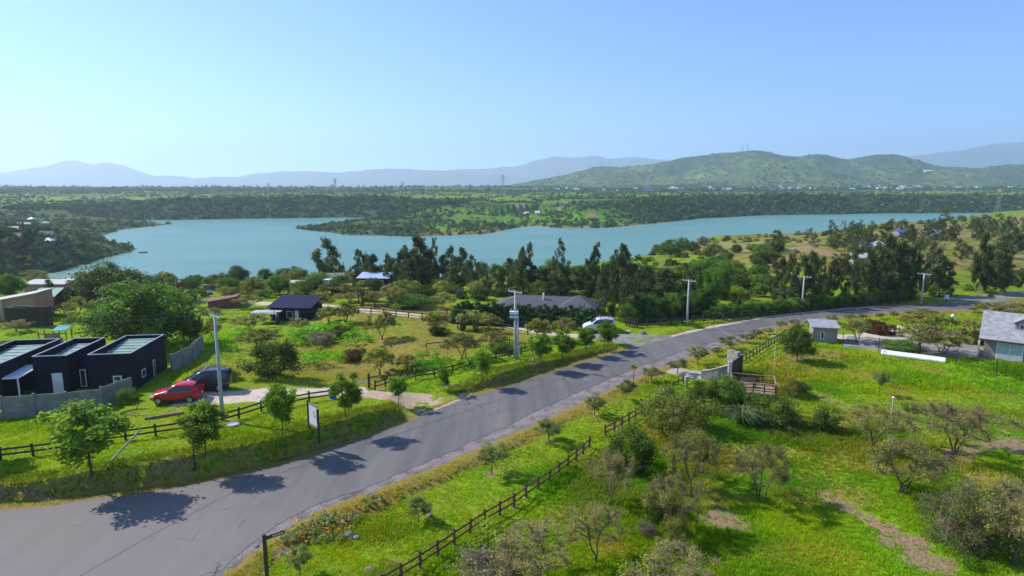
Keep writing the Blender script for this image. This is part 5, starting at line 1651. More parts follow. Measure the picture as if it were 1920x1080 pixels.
# far side: candidates over a wide sector
N = 100000
d = 225 * (2400 / 225) ** (rng.random(N) ** 0.8); u = rng.uniform(-0.95, 0.95, N)
x, y = u * d, d
dn, rn, wn_ = seg_profile(x, y, NEAR); df, rf, wf = seg_profile(x, y, FAR)
land = ~in_poly(x, y, LAKE) & (df < dn) & (df > 2)
z = HM(x, y)
bank = sm((rf - 12) / 6) * (df < wf * 1.5)
dense = np.clip(0.95 * bank + 0.40 * sm((df - 500) / 500) + 0.30 * (df < 45), 0.0, 1)
patch = fbm(x / 55, y / 55, 4, 71)
keep = land & (rng.random(N) < np.clip(dense + sm((patch - 0.5) / 0.14) * 0.5 + 0.05, 0, 1)) & (cov_at(x, y)[:, 0] < 0.3)
x, y, z, dd, bk = x[keep], y[keep], z[keep], d[keep], bank[keep]
rad = rng.uniform(0.8, 2.3, len(x)) * (1 + 0.8 * bk) * (1 + dd / 2200)
bushes(x, y, z, rad, rad * rng.uniform(0.9, 1.5, len(x)), FC, 'shrubbery', 'dark green scrub covering the peninsula and the far banks of the lake', 12, 10)
print('far bushes', len(x))
# hills
P = []
for (o, XX, YY, ZZ), n in zip(HILLS, (11000, 2200, 1800)):
    a = rng.integers(0, XX.shape[0] - 1, n); b = rng.integers(0, XX.shape[1] - 1, n); fu = rng.random(n); fv = rng.random(n)
    gx_ = XX[a, b] * (1 - fu) + XX[a, b + 1] * fu; gy_ = YY[a, b] * (1 - fv) + YY[a + 1, b] * fv
    gz_ = (ZZ[a, b] * (1 - fu) + ZZ[a, b + 1] * fu) * (1 - fv) + (ZZ[a + 1, b] * (1 - fu) + ZZ[a + 1, b + 1] * fu) * fv
    k = (rng.random(n) < 0.15 + 0.9 * sm((fbm(gx_ / 160, gy_ / 160, 4, 73) - 0.42) / 0.2)) & (gz_ > 20)
    P.append(np.stack([gx_[k], gy_[k], gz_[k]], 1))
P = np.concatenate(P)
rad = rng.uniform(2.5, 6.5, len(P))
bushes(P[:, 0], P[:, 1], P[:, 2], rad, rad * rng.uniform(0.7, 1.1, len(P)), FC, 'shrubbery', 'dark scrub dotted over the green hills behind the village', 13)
# low scrub on the near slopes and the brow, too small to tell apart
for k_, rows in SMALL.items():
    a = np.array(rows)
    bushes(a[:, 0], a[:, 1], a[:, 2], a[:, 4] * 0.5, a[:, 3], dict(dark=DARKG, olive=OLIVE + [(0.12, 0.10, 0.06)])[k_], 'shrubbery', dict(dark='low dark green scrub scattered over the near lake slopes', olive='low olive brown scrub scattered over the near lake slopes')[k_], 15, 110, (0.10, 0.26))
# tree line on the plain far left and along the village
N = 2600
d = rng.uniform(1500, 3200, N); u = rng.uniform(-0.95, 0.85, N); x, y = u * d, d
k = fbm(x / 300, y / 90, 3, 75) > 0.5
x, y, d = x[k], y[k], d[k]
rad = rng.uniform(3, 6, len(x))
bushes(x, y, HM(x, y), rad, rad * rng.uniform(1.2, 2.6, len(x)), FC, 'treeline', 'hazy line of trees on the plain beyond the lake', 14)
# ------------------------------------------------------------------ materials of built things
M_BLACK = simple('black_cladding', (0.012, 0.011, 0.026), 0.7, 0.25, 2.0, spec=0.15)
M_TRIM = simple('pale_metal_trim', (0.36, 0.37, 0.41), 0.5, 0.1, 2.0)
M_GREENROOF = simple('green_roof_sheet', (0.17, 0.29, 0.235), 0.55, 0.2, 1.0)
M_GREENRIB = simple('pale_roof_rib', (0.38, 0.50, 0.44), 0.55, 0.15, 1.0)
M_WHITE = simple('white_paint', (0.74, 0.74, 0.76), 0.5, 0.08, 2.0)
M_GLASS = simple('window_glass', (0.03, 0.04, 0.055), 0.08, 0.2, 2.0, spec=0.8)
M_CURTAIN = simple('curtained_glass', (0.42, 0.45, 0.48), 0.25, 0.15, 2.0, spec=0.6)
M_CONC = simple('concrete_panel', (0.24, 0.225, 0.215), 0.9, 0.2, 1.2, bump=0.2)
M_POLE = simple('pole_concrete', (0.46, 0.46, 0.47), 0.8, 0.12, 1.5)
M_DARKWOOD = simple('dark_stained_wood', (0.060, 0.040, 0.030), 0.85, 0.3, 5)
M_REDWOOD = simple('red_stained_wood', (0.105, 0.045, 0.032), 0.85, 0.3, 5)
M_DECK = simple('deck_boards', (0.30, 0.20, 0.155), 0.85, 0.2, 3)
M_BROWNWALL = simple('brown_siding', (0.30, 0.235, 0.22), 0.8, 0.12, 2)
M_PINKWALL = simple('terracotta_plaster', (0.50, 0.25, 0.17), 0.9, 0.12, 1)
M_ROOFLIGHT = simple('pale_roof', (0.46, 0.44, 0.43), 0.6, 0.1, 1)
M_DULLROOF = simple('weathered_roof', (0.26, 0.25, 0.25), 0.8, 0.15, 1)
M_BLUEROOF = simple('blue_roof_sheet', (0.010, 0.016, 0.055), 0.8, 0.15, 1, spec=0.15)
M_SKYROOF = simple('light_blue_roof', (0.40, 0.50, 0.66), 0.4, 0.1, 1)
M_GREYROOF = simple('slate_grey_roof', (0.085, 0.085, 0.105), 0.8, 0.2, 3)
M_RUST = simple('rusty_sheet', (0.16, 0.06, 0.05), 0.75, 0.3, 2, c2=(0.22, 0.09, 0.07))
M_YELLOW = simple('yellow_container', (0.55, 0.36, 0.12), 0.6, 0.15, 1)
M_STONE = simple('pale_stone', (0.46, 0.43, 0.39), 0.9, 0.2, 3, bump=0.4)
M_SIGNY = simple('sign_yellow', (0.80, 0.45, 0.01), 0.5, 0.05, 3)
M_INK = simple('black_print', (0.012, 0.012, 0.012), 0.6, 0.1, 3)
M_METAL = simple('galvanised_metal', (0.40, 0.41, 0.43), 0.4, 0.15, 3, metal=0.6)
M_DARKMETAL = simple('dark_metal', (0.03, 0.03, 0.035), 0.5, 0.2, 3)
M_TURQ = simple('turquoise_roof', (0.02, 0.28, 0.28), 0.5, 0.1, 3)
M_ORANGEWOOD = simple('orange_timber', (0.36, 0.16, 0.07), 0.8, 0.2, 4)
M_CARRED = simple('red_car_paint', (0.55, 0.012, 0.03), 0.22, 0.05, 2, spec=0.7)
M_CARDARK = simple('dark_car_paint', (0.045, 0.045, 0.075), 0.22, 0.08, 2, metal=0.4, spec=0.7)
M_CARWHITE = simple('white_car_paint', (0.72, 0.74, 0.78), 0.25, 0.05, 2, spec=0.6)
M_TYRE = simple('tyre_rubber', (0.015, 0.015, 0.016), 0.9, 0.2, 6)
M_LAMP = simple('lamp_glass', (0.75, 0.76, 0.78), 0.15, 0.05, 4, spec=0.8)
M_TAIL = simple('tail_lamp_red', (0.5, 0.02, 0.02), 0.2, 0.05, 4)
M_BLUE = simple('blue_plastic', (0.04, 0.12, 0.38), 0.5, 0.15, 4)
M_ROCK = simple('rock', (0.22, 0.20, 0.17), 0.95, 0.25, 3, bump=0.5)


def shingle_mat():
    m, nt, out = new_mat('asphalt_shingles')
    p = nd(nt, 'ShaderNodeBsdfPrincipled'); p.inputs['Roughness'].default_value = 0.9
    tc = nd(nt, 'ShaderNodeTexCoord')
    br = nd(nt, 'ShaderNodeTexBrick'); br.inputs['Scale'].default_value = 2.2
    br.inputs['Color1'].default_value = (0.23, 0.235, 0.25, 1); br.inputs['Color2'].default_value = (0.38, 0.38, 0.39, 1); br.inputs['Mortar'].default_value = (0.17, 0.17, 0.18, 1)
    br.inputs['Mortar Size'].default_value = 0.012; br.inputs['Brick Width'].default_value = 0.9; br.inputs['Row Height'].default_value = 0.34
    nt.links.new(tc.outputs['Object'], br.inputs['Vector'])
    nt.links.new(br.outputs[0], p.inputs['Base Color']); nt.links.new(p.outputs[0], out.inputs[0])
    return m


M_SHINGLE = shingle_mat()


def copy_tree(o, parent=None):
    c = o.copy(); COL.objects.link(c); c.parent = parent
    for ch in list(o.children): copy_tree(ch, c)
    return c


# ------------------------------------------------------------------ the black house
hz = ground(250, 738)[2]
house = empty('black_house', (-35.87, 55.96, hz - 0.05), math.radians(8.2))
tag(house, 'black clad modular house with three open topped roofs behind the concrete wall', 'house')


def module(x0, x1, y0, y1, top, roof_lo, roof_hi, nrib=8):
    t = 0.16
    m = MB().box(x0, x1, y0, y0 + t, -0.4, top).box(x0, x1, y1 - t, y1, -0.4, top).box(x0, x0 + t, y0 + t, y1 - t, -0.4, top).box(x1 - t, x1, y0 + t, y1 - t, -0.4, top)
    w = m.build('wall', M_BLACK, house)
    c = 0.0
    t = 0.13
    cap = MB().box(x0 - c, x1 + c, y0 - c, y0 + t + c, top + 0.003, top + 0.06).box(x0 - c, x1 + c, y1 - t - c, y1 + c, top + 0.003, top + 0.06)
    cap.box(x0 - c, x0 + t + c, y0 + t + c, y1 - t - c, top + 0.003, top + 0.06).box(x1 - t - c, x1 + c, y0 + t + c, y1 - t - c, top + 0.003, top + 0.06)
    cap.build('parapet_cap', M_TRIM, w)
    n = nrib
    roof = MB().hexa([(x0 + t, y0 + t, roof_lo - .1), (x1 - t, y0 + t, roof_lo - .1), (x1 - t, y1 - t, roof_hi - .1), (x0 + t, y1 - t, roof_hi - .1), (x0 + t, y0 + t, roof_lo), (x1 - t, y0 + t, roof_lo), (x1 - t, y1 - t, roof_hi), (x0 + t, y1 - t, roof_hi)]).build('roof', M_GREENROOF, house)
    for i in range(n):
        f = (i + 0.5) / n; y = y0 + t + (y1 - y0 - 2 * t) * f; z = roof_lo + (roof_hi - roof_lo) * f
        MB().box(x0 + t + 0.02, x1 - t - 0.02, y - 0.11, y + 0.11, z - 0.02, z + 0.05).build('roof_rib', M_GREENRIB, roof)
    return w


module(-3.8, 0, 0, 7.7, 3.78, 2.95, 3.5)
module(-9.0, -5.97, 0.84, 8.0, 3.58, 2.7, 3.1, 7)
module(-14.8, -10.4, -1.4, 8.2, 3.55, 2.6, 3.1, 9)
MB().box(-5.965, -3.805, 2.2, 7.4, -0.4, 2.5).box(-10.395, -9.005, 2.4, 7.6, -0.4, 2.5).build('link_wall', M_BLACK, house)
MB().box(-10.3, -9.1, 7.0, 11.5, 2.55, 2.75).box(-10.3, -9.1, 6.0, 7.0, 2.55, 2.75).build('rear_roof', M_WHITE, house)
MB().hexa([(-11.9, -1.3, 2.15), (-9.02, -1.3, 2.15), (-9.02, 2.35, 2.35), (-10.38, 2.35, 2.35), (-11.9, -1.3, 2.25), (-9.02, -1.3, 2.25), (-9.02, 2.35, 2.45), (-10.38, 2.35, 2.45)]).build('awning', M_WHITE, house)
MB().box(-9.2, -9.1, -1.25, -1.15, -0.4, 2.14).build('awning_post', M_WHITE, house)


def window(x, y, z, w, h, face, parent=house, frame=M_WHITE, glass=M_GLASS):
    """window in a wall facing -y ('f') or +x ('s')"""
    if face == 'f':
        o = MB().box(x, x + w, y - 0.05, y - 0.003, z, z + h).build('window', frame, parent)
        MB().box(x + 0.1, x + w - 0.1, y - 0.062, y - 0.053, z + 0.1, z + h - 0.1).build('pane', glass, o)
    else:
        o = MB().box(x + 0.003, x + 0.05, y, y + w, z, z + h).build('window', frame, parent)
        MB().box(x + 0.053, x + 0.062, y + 0.1, y + w - 0.1, z + 0.1, z + h - 0.1).build('pane', glass, o)
    return o


window(-1.75, 0, 0.95, 0.75, 0.75, 'f')
window(0, 1.7, 0.85, 0.85, 0.8, 's'); window(0, 4.3, 0.2, 0.5, 1.7, 's')
window(-5.75, 2.2, 0.1, 0.55, 1.75, 'f', glass=M_GLASS)
d_ = MB().box(-7.45, -6.55, 0.78, 0.837, -0.2, 1.95).build('door', M_WHITE, house)
MB().disc((-6.68, 0.75, 0.9), 0.04, 0.05, 8).build('handle', M_METAL, d_)
window(-12.2, -1.4, -0.1, 0.9, 1.7, 'f')
window(-4.1, 2.2, 1.6, 0.2, 0.6, 'f')
MB().box(-4.6, -3.9, 1.95, 2.195, 2.1, 2.22).build('wall_lamp', M_TRIM, house)


# ------------------------------------------------------------------ fences and walls
def hz_at(x, y): return float(HM(x, y)[0])


def rail_fence(name, pts, spacing, h, rails, mat, label, post_w=0.11, rail_w=0.05, rail_h=0.11, group=None, foot=False, jitter=0.03, world_pts=False, cat='fence'):
    """posts and rails along surveyed points; every post and rail is a piece"""
    ln = pts if world_pts else [ground(*p)[:2] for p in pts]
    P = []; acc = 0
    total = sum(math.hypot(b[0] - a[0], b[1] - a[1]) for a, b in zip(ln[:-1], ln[1:]))
    n = max(1, round(total / spacing)); st = total / n
    def along(s):
        for a, b in zip(ln[:-1], ln[1:]):
            L = math.hypot(b[0] - a[0], b[1] - a[1])
            if s <= L + 1e-6: return a[0] + (b[0] - a[0]) * s / L, a[1] + (b[1] - a[1]) * s / L
            s -= L
        return ln[-1]
    r = random.Random(len(pts) * 7 + n)
    for i in range(n + 1):
        x, y = along(i * st); P.append((x, y, hz_at(x, y)))
    root = empty(name, P[0]); o0 = Vector(P[0])
    tag(root, label, cat, group)
    post_me = MB().box(-post_w / 2, post_w / 2, -post_w / 2, post_w / 2, -0.25, h).mesh('post'); post_me.materials.append(mat)
    rail_me = MB().box(0, 1, -rail_w / 2, rail_w / 2, -rail_h / 2, rail_h / 2).mesh('rail'); rail_me.materials.append(mat)
    foot_me = MB().disc((0, 0, -0.1), 0.16, 0.14, 8).mesh('footing'); foot_me.materials.append(M_CONC)
    for i, p in enumerate(P):
        q = Vector(p) - o0
        o = link('post', post_me, parent=root); o.location = q
        a = math.atan2(P[min(i + 1, n)][1] - P[max(i - 1, 0)][1], P[min(i + 1, n)][0] - P[max(i - 1, 0)][0])
        o.rotation_euler = (r.gauss(0, jitter), r.gauss(0, jitter), a)
        if foot:
            f = link('footing', foot_me, parent=root); f.location = q
        if i < n:
            nx_ = Vector(P[i + 1]) - o0
            for z in rails:
                o = link('rail', rail_me, parent=root)
                a0 = q + Vector((0, 0, z + r.gauss(0, 0.012))); d = nx_ + Vector((0, 0, z + r.gauss(0, 0.012))) - a0
                side = Vector((-d.y, d.x, 0)).normalized() * (post_w / 2 + rail_w / 2 + 0.004)
                o.location = a0 - side; o.rotation_euler = (0, -math.atan2(d.z, math.hypot(d.x, d.y)), math.atan2(d.y, d.x)); o.scale = (d.length, 1, 1)
    return root


rail_fence('rail_fence', [(-60, 868), (0, 863), (51, 857), (150, 842), (252, 825), (341, 812), (447, 786), (481, 774), (570, 756), (622, 748)], 2.05, 1.0, (0.82, 0.42), M_DARKWOOD, 'dark two rail fence along the left verge, up to the driveway gate', 0.13, 0.05, 0.13)
rail_fence('rail_fence', [(703, 732), (727, 724), (767, 714), (820, 706), (872, 694), (930, 676), (967, 668), (998, 661)], 1.9, 1.0, (0.82, 0.42), M_DARKWOOD, 'dark two rail fence between the driveway gate and the transformer pole', 0.12, 0.05, 0.12)
rail_fence('rail_fence', [(715, 1110), (816, 1047), (911, 982), (962, 953), (1009, 919), (1050, 890), (1087, 860), (1105, 840)], 1.33, 1.02, (0.88, 0.45), M_REDWOOD, 'reddish brown rail fence crossing the bottom of the meadow', 0.12, 0.05, 0.10, foot=True)
rail_fence('rail_fence', [(1135, 818), (1147, 812), (1176, 795), (1215, 770)], 1.25, 1.0, (0.86, 0.42), M_REDWOOD, 'short reddish rail fence just before the big olive bush', 0.12, 0.05, 0.10, foot=True)
rail_fence('rail_fence', [(1262, 728), (1281, 719)], 1.0, 0.7, (0.55,), M_DARKWOOD, 'short low rail beside the grey meter box by the apron', 0.1)
rail_fence('rail_fence', [(1392, 681), (1426, 660), (1450, 646), (1472, 632)], 1.15, 1.05, (0.95, 0.3), M_DARKWOOD, 'dark ladder like fence running up from the stone gate pillar', 0.1, 0.05, 0.09)
rail_fence('rail_fence', [(655, 575), (700, 577), (760, 580), (800, 585), (838, 590)], 2.2, 1.1, (0.95, 0.6, 0.25), M_DARKWOOD, 'dark fence on the far side of the pale paddock track', 0.14)
rail_fence('rail_fence', [(672, 588), (720, 591), (770, 597), (800, 600), (880, 611), (940, 619), (990, 628)], 2.2, 1.05, (0.95, 0.5), M_DARKWOOD, 'dark fence on the near side of the pale paddock track', 0.12)
rail_fence('rail_fence', [(860, 604), (900, 608), (960, 613), (1040, 618), (1085, 622)], 2.0, 1.1, (0.95, 0.6, 0.25), M_DARKWOOD, 'dark fence at the foot of the conifer hedge', 0.12)
rail_fence('rail_fence', [(1190, 614), (1240, 612), (1330, 603), (1400, 596), (1500, 585), (1600, 576), (1700, 568)], 1.9, 1.15, (1.0, 0.6, 0.25), M_DARKWOOD, 'dark fence along the far road side in front of the hedges', 0.13)
rail_fence('rail_fence', [(1175, 612), (1195, 616)], 0.5, 1.5, (1.3, 0.9, 0.5), M_DARKWOOD, 'brown timber gate panel at the corner of the side road', 0.16)
rail_fence('rail_fence', [(800, 655), (860, 648), (920, 650), (950, 646), (985, 655)], 2.6, 1.0, (0.7,), M_DARKWOOD, 'thin single rail fence inside the paddock behind the transformer pole', 0.08)
rail_fence('wire_fence', [(1580, 650), (1641, 662), (1657, 660), (1700, 664), (1751, 672), (1815, 690), (1868, 704)], 4.5, 1.9, (1.8, 1.2, 0.5), M_DARKMETAL, 'thin wire fence with dark metal posts in front of the sandy yard', 0.07, 0.012, 0.012)

# concrete wall of stacked slabs between posts


def slab_wall(pts, h, label):
    root = empty('concrete_wall', (*pts[0], hz_at(*pts[0]))); o0 = Vector(root.location)
    tag(root, label, 'wall')
    for (a, b) in zip(pts[:-1], pts[1:]):
        L = math.hypot(b[0] - a[0], b[1] - a[1]); n = max(1, round(L / 2.0))
        for i in range(n):
            p = [a[0] + (b[0] - a[0]) * i / n, a[1] + (b[1] - a[1]) * i / n]; q = [a[0] + (b[0] - a[0]) * (i + 1) / n, a[1] + (b[1] - a[1]) * (i + 1) / n]
            z = min(hz_at(*p), hz_at(*q)) - 0.1
            P = Vector((*p, z)) - o0; Q = Vector((*q, z)) - o0
            MB().box(-.09, .09, -.09, .09, -0.2, h + 0.12).build('post', M_CONC, root).location = P
            for k in range(4):
                zz = h * (k + 0.5) / 4 + 0.02
                MB().bar(P + Vector((0, 0, zz)), Q + Vector((0, 0, zz)), 0.06 + 0.006 * (k % 2), h / 4 - 0.015).build('panel', M_CONC, root)
    return root


slab_wall([(-58, 46.4), (-50, 47.8), (-42.87, 49.24), (-38.2, 50.3), (-35.8, 51.3), (-35.0, 54.3)], 2.0, 'grey concrete slab wall in front of the black house')
slab_wall([(-34.9, 60.8), (-34.7, 64.6), (-36.2, 70.0)], 1.9, 'grey concrete slab wall running back from the black house')


# ------------------------------------------------------------------ cars
def car(kind, paint, loc, heading, label, scale=1.0):
    root = empty('parked_car', loc, heading); tag(root, label, 'car')
    root.scale = (scale, scale, scale * 1.09)
    if kind == 'hatch':
        W_, st = 0.85, [(1.93, .32, .55, .60, .55), (1.85, .22, .70, .74, .74), (1.45, .2, .82, .88, .83), (0.85, .2, .90, .98, .85), (0.75, .2, .92, 1.02, .85), (0.15, .2, .94, 1.42, .85), (-0.1, .2, .95, 1.49, .85), (-0.7, .2, .97, 1.51, .85), (-1.35, .2, 1.0, 1.46, .85), (-1.62, .22, 1.02, 1.30, .84), (-1.85, .3, .98, 1.03, .80), (-1.93, .36, .80, .84, .74)]
        wheels = (1.22, -1.22); wr = .30; ax, bx, cx, dx = 0.70, 0.08, -1.35, -1.70
    else:
        W_, st = 0.90, [(2.2, .34, .60, .66, .62), (2.1, .24, .80, .84, .80), (1.7, .22, .96, 1.02, .88), (1.25, .22, 1.04, 1.14, .90), (1.1, .22, 1.06, 1.2, .9), (0.45, .22, 1.10, 1.66, .9), (0.2, .22, 1.10, 1.76, .9), (-0.7, .22, 1.12, 1.80, .9), (-1.8, .22, 1.12, 1.78, .9), (-2.1, .26, 1.10, 1.70, .88), (-2.2, .34, 1.05, 1.2, .84)]
        wheels = (1.35, -1.35); wr = .33; ax, bx, cx, dx = 1.05, 0.35, -1.95, -2.13
    V = []; F = []
    for (x, zb, zs, zr, w) in st:
        cabin = zr - zs > 0.16
        wr_ = w * 0.80 if cabin else w * 0.9
        sec = [(w * .86, zb), (w, zb + .14), (w * 1.0, zs - .12), (w * .97, zs), (wr_, zr - (.07 if cabin else .03)), (wr_ * .82, zr), (0, zr + .015)]
        V += [(x, y, z) for y, z in sec] + [(x, -y, z) for y, z in reversed(sec[:-1])]
    k = 13
    for i in range(len(st) - 1):
        for j in range(k - 1):
            F.append((i * k + j, i * k + j + 1, (i + 1) * k + j + 1, (i + 1) * k + j))
        F.append((i * k + k - 1, i * k, (i + 1) * k, (i + 1) * k + k - 1))
    F.append(tuple(reversed(range(k)))); F.append(tuple((len(st) - 1) * k + j for j in range(k)))
    mb = MB(); mb.v = V; mb.f = F
    body = mb.build('body', paint, root, True)
    m = body.modifiers.new('round', 'SUBSURF'); m.levels = 1; m.render_levels = 1

    def sect(x):
        for (a, b) in zip(st[:-1], st[1:]):
            if b[0] <= x <= a[0]:
                t = (a[0] - x) / (a[0] - b[0]); return [a[i] * (1 - t) + b[i] * t for i in range(5)]
        return list(st[-1])
    # side glass: two panes each side
    for s in (1, -1):
        for (x0, x1) in ((ax - 0.18, (bx + cx) / 2 + 0.03), ((bx + cx) / 2 - 0.03, cx + 0.05)):
            pts = []
            for x in (x0, x0 - (x0 - x1) * .35, x1):
                _, zb, zs, zr, w = sect(x); pts.append((x, s * (w * .97 + .012), zs + .02))
            tops = []
            for x in (x1, x0 - (x0 - x1) * .35, min(x0, bx + 0.1)):
                _, zb, zs, zr, w = sect(x); tops.append((x, s * (w * .815 + .014), max(zs + .05, zr - .12)))
            MB().poly(pts + tops).build('side_window', M_GLASS, root)
    # windscreen and rear window
    _, zb, zs, zr, w = sect(ax); _, _, _, zr2, w2 = sect(bx)
    MB().poly([(ax + .04, -w * .78, zr + .02), (ax + .04, w * .78, zr + .02), (bx + .03, w2 * .66, zr2 - .01), (bx + .03, -w2 * .66, zr2 - .01)]).build('windscreen', M_GLASS, root)
    _, _, zs3, zr3, w3 = sect(dx); _, _, _, zr4, w4 = sect(cx - 0.1)
    MB().poly([(dx - .06, -w3 * .7, zs3 + .1), (dx - .06, w3 * .7, zs3 + .1), (cx - .2, w4 * .64, zr4 + .0), (cx - .2, -w4 * .64, zr4 + .0)]).build('rear_window', M_GLASS, root)
    fx_ = st[1][0]; rx_ = st[-2][0]
    for s in (1, -1):
        MB().hexa([(fx_ - .28, s * .74, .62), (fx_ - .28, s * .86, .62), (fx_ + .02, s * .70, .58), (fx_ + .02, s * .52, .58), (fx_ - .34, s * .70, .80), (fx_ - .34, s * .84, .80), (fx_ - .02, s * .68, .72), (fx_ - .02, s * .50, .72)]).build('headlight', M_LAMP, root)
        MB().box(rx_ - .04, rx_ + .16, min(s * .62, s * .83), max(s * .62, s * .83), .78, 1.02).build('tail_lamp', M_TAIL, root)
        MB().box(ax - .25, ax - .08, min(s * .86, s * 1.02), max(s * .86, s * 1.02), st[4][2] + .02, st[4][2] + .16).build('mirror', M_CARWHITE if kind == 'hatch' else paint, root)
        for wx in wheels:
            y0 = s * (W_ - .17); y1 = s * (W_ + .02)
            a = MB().tube([(wx, y0, wr), (wx, y1, wr)], wr, 18).build('wheel', M_TYRE, root)
            MB().tube([(wx, y1 - s * .02, wr), (wx, y1 + s * .012, wr)], wr * .66, 10).build('rim', M_METAL, a)
    MB().box(st[0][0] - .1, st[0][0] + .03, -.5, .5, .32, .48).build('grille', M_DARKMETAL, root)
    MB().box(st[0][0] + .034, st[0][0] + .045, -.2, .2, .40, .50).build('number_plate', M_WHITE, root)
    MB().box(st[-1][0] - .06, st[-1][0] - .045, -.2, .2, .58, .70).build('number_plate', M_WHITE, root)
    for s in (1, -1):
        for xh in ((bx + cx) / 2 + .12, cx + .15):
            MB().box(xh - .09, xh + .09, min(s * (W_ + .005), s * (W_ + .03)), max(s * (W_ + .005), s * (W_ + .03)), st[4][2] - .14, st[4][2] - .10).build('door_handle', M_DARKMETAL, root)
        for xs in (ax - .22, (bx + cx) / 2, cx + .0):
            MB().box(xs - .008, xs + .008, min(s * (W_ - .005), s * (W_ + .006)), max(s * (W_ - .005), s * (W_ + .006)), .34, st[4][2] - .02).build('door_gap', M_DARKMETAL, root)
        MB().bar((wheels[0] - wr - .1, s * (W_ - .02), .26), (wheels[1] + wr + .1, s * (W_ - .02), .26), .06, .1).build('sill', M_DARKMETAL, root)
    if kind != 'hatch':
        for s in (1, -1): MB().bar((0.2, s * .62, 1.84), (-1.8, s * .62, 1.86), .05, .05).build('roof_rail', M_METAL, root)
        for x in (-.1, -1.2): MB().bar((x, -.64, 1.9), (x, .64, 1.9), .07, .04).build('roof_bar', M_METAL, root)
    return root


x, y, z, _ = ground(331, 754); car('hatch', M_CARRED, (x, y + 0.25, z + 0.02), math.radians(189), 'red hatchback parked on the grass by the yard track', 1.04)
x, y, z, _ = ground(383, 733); car('van', M_CARDARK, (x, y + 0.3, z + 0.02), math.radians(192), 'dark purple grey family van with roof bars behind the red car')
x, y, z, _ = ground(1122, 622); car('van', M_CARWHITE, (x, y, z + 0.05), math.radians(178), 'white van half hidden by young trees at the side road', 1.0)
x, y, z, _ = ground(613, 542); car('hatch', M_CARWHITE, (x, y, z + 0.05), math.radians(250), 'small white car parked beside the yellow container', 1.25)


# ------------------------------------------------------------------ utility poles and cables
ARM_POINTS = []


def utility_pole(px, py, top, label, transformer=False, arm_dir=(0.72, -0.69)):
    x, y, z, dep = ground(px, py); h = (py - top) * dep / FOCAL_PX * 1.01
    root = empty('utility_pole', (x, y, z)); tag(root, label, 'utility pole', 'concrete utility poles along the road')
    MB().tube([(0, 0, -0.3), (0, 0, h * .5), (0, 0, h)], [0.17, 0.14, 0.10], 8).build('pole', M_POLE, root, True)
    d = Vector((*arm_dir, 0)).normalized()
    MB().bar(-d * 1.05 + Vector((0, 0, h - .18)), d * 1.05 + Vector((0, 0, h - .18)), .09, .11).build('crossarm', M_POLE, root)
    pts = []
    for t in (-0.98, -0.35, 0.45, 0.98):
        p = d * t + Vector((0, 0, h - .12))
        MB().tube([p, p + Vector((0, 0, .1)), p + Vector((0, 0, .22))], [.03, .055, .03], 6).build('insulator', M_ROOFLIGHT, root)
        if t != -0.35: pts.append(Vector((x, y, z)) + p + Vector((0, 0, .2)))
    MB().bar(d * .0 + Vector((0, 0, h - .75)), d * .7 + Vector((0, 0, h - .22)), .04, .04).build('brace', M_METAL, root)
    ARM_POINTS.append(pts)
    if transformer:
        MB().tube([(.28, -.1, -0.3), (.28, -.1, h * .62)], [.13, .11], 8).build('second_pole', M_POLE, root, True)
        t = MB().box(-.62, .36, -.45, .2, h * .61, h * .70).build('transformer', M_WHITE, root)
        for k in (-.45, -.13, .2): MB().tube([(k, -.1, h * .70), (k, -.1, h * .70 + .3)], .045, 6).build('bushing', M_ROOFLIGHT, t)
        MB().box(-.64, .38, -.47, .22, h * .645, h * .66).build('cooling_fin', M_BLUE, t)
        MB().box(.2, .55, -.35, -.12, h * .1, h * .19).build('meter_box', M_ROOFLIGHT, root)
    return root


utility_pole(418, 788, 586, 'nearest concrete utility pole, standing in front of the parked cars')
utility_pole(966, 672, 544, 'double concrete pole carrying a white transformer box', True)
utility_pole(1288, 610, 524, 'concrete utility pole at the hedge past the side road')
utility_pole(1503, 584, 517, 'concrete utility pole halfway round the road bend')
utility_pole(1727, 570, 512, 'farthest concrete utility pole near the white roadside board')
ends = [[p + Vector((-46, -13, 0.5)) for p in ARM_POINTS[0]]] + ARM_POINTS
for a, b in zip(ends[:-1], ends[1:]):
    for p, q in zip(a, b):
        pts = []
        for i in range(13):
            t = i / 12; s = p.lerp(q, t); s.z -= 4 * 0.55 * t * (1 - t); pts.append(s)
        tag(MB().tube(pts, 0.012, 4).build('power_cable', M_DARKMETAL), 'thin black cable strung between the concrete utility poles', 'cable', 'cables between the utility poles')

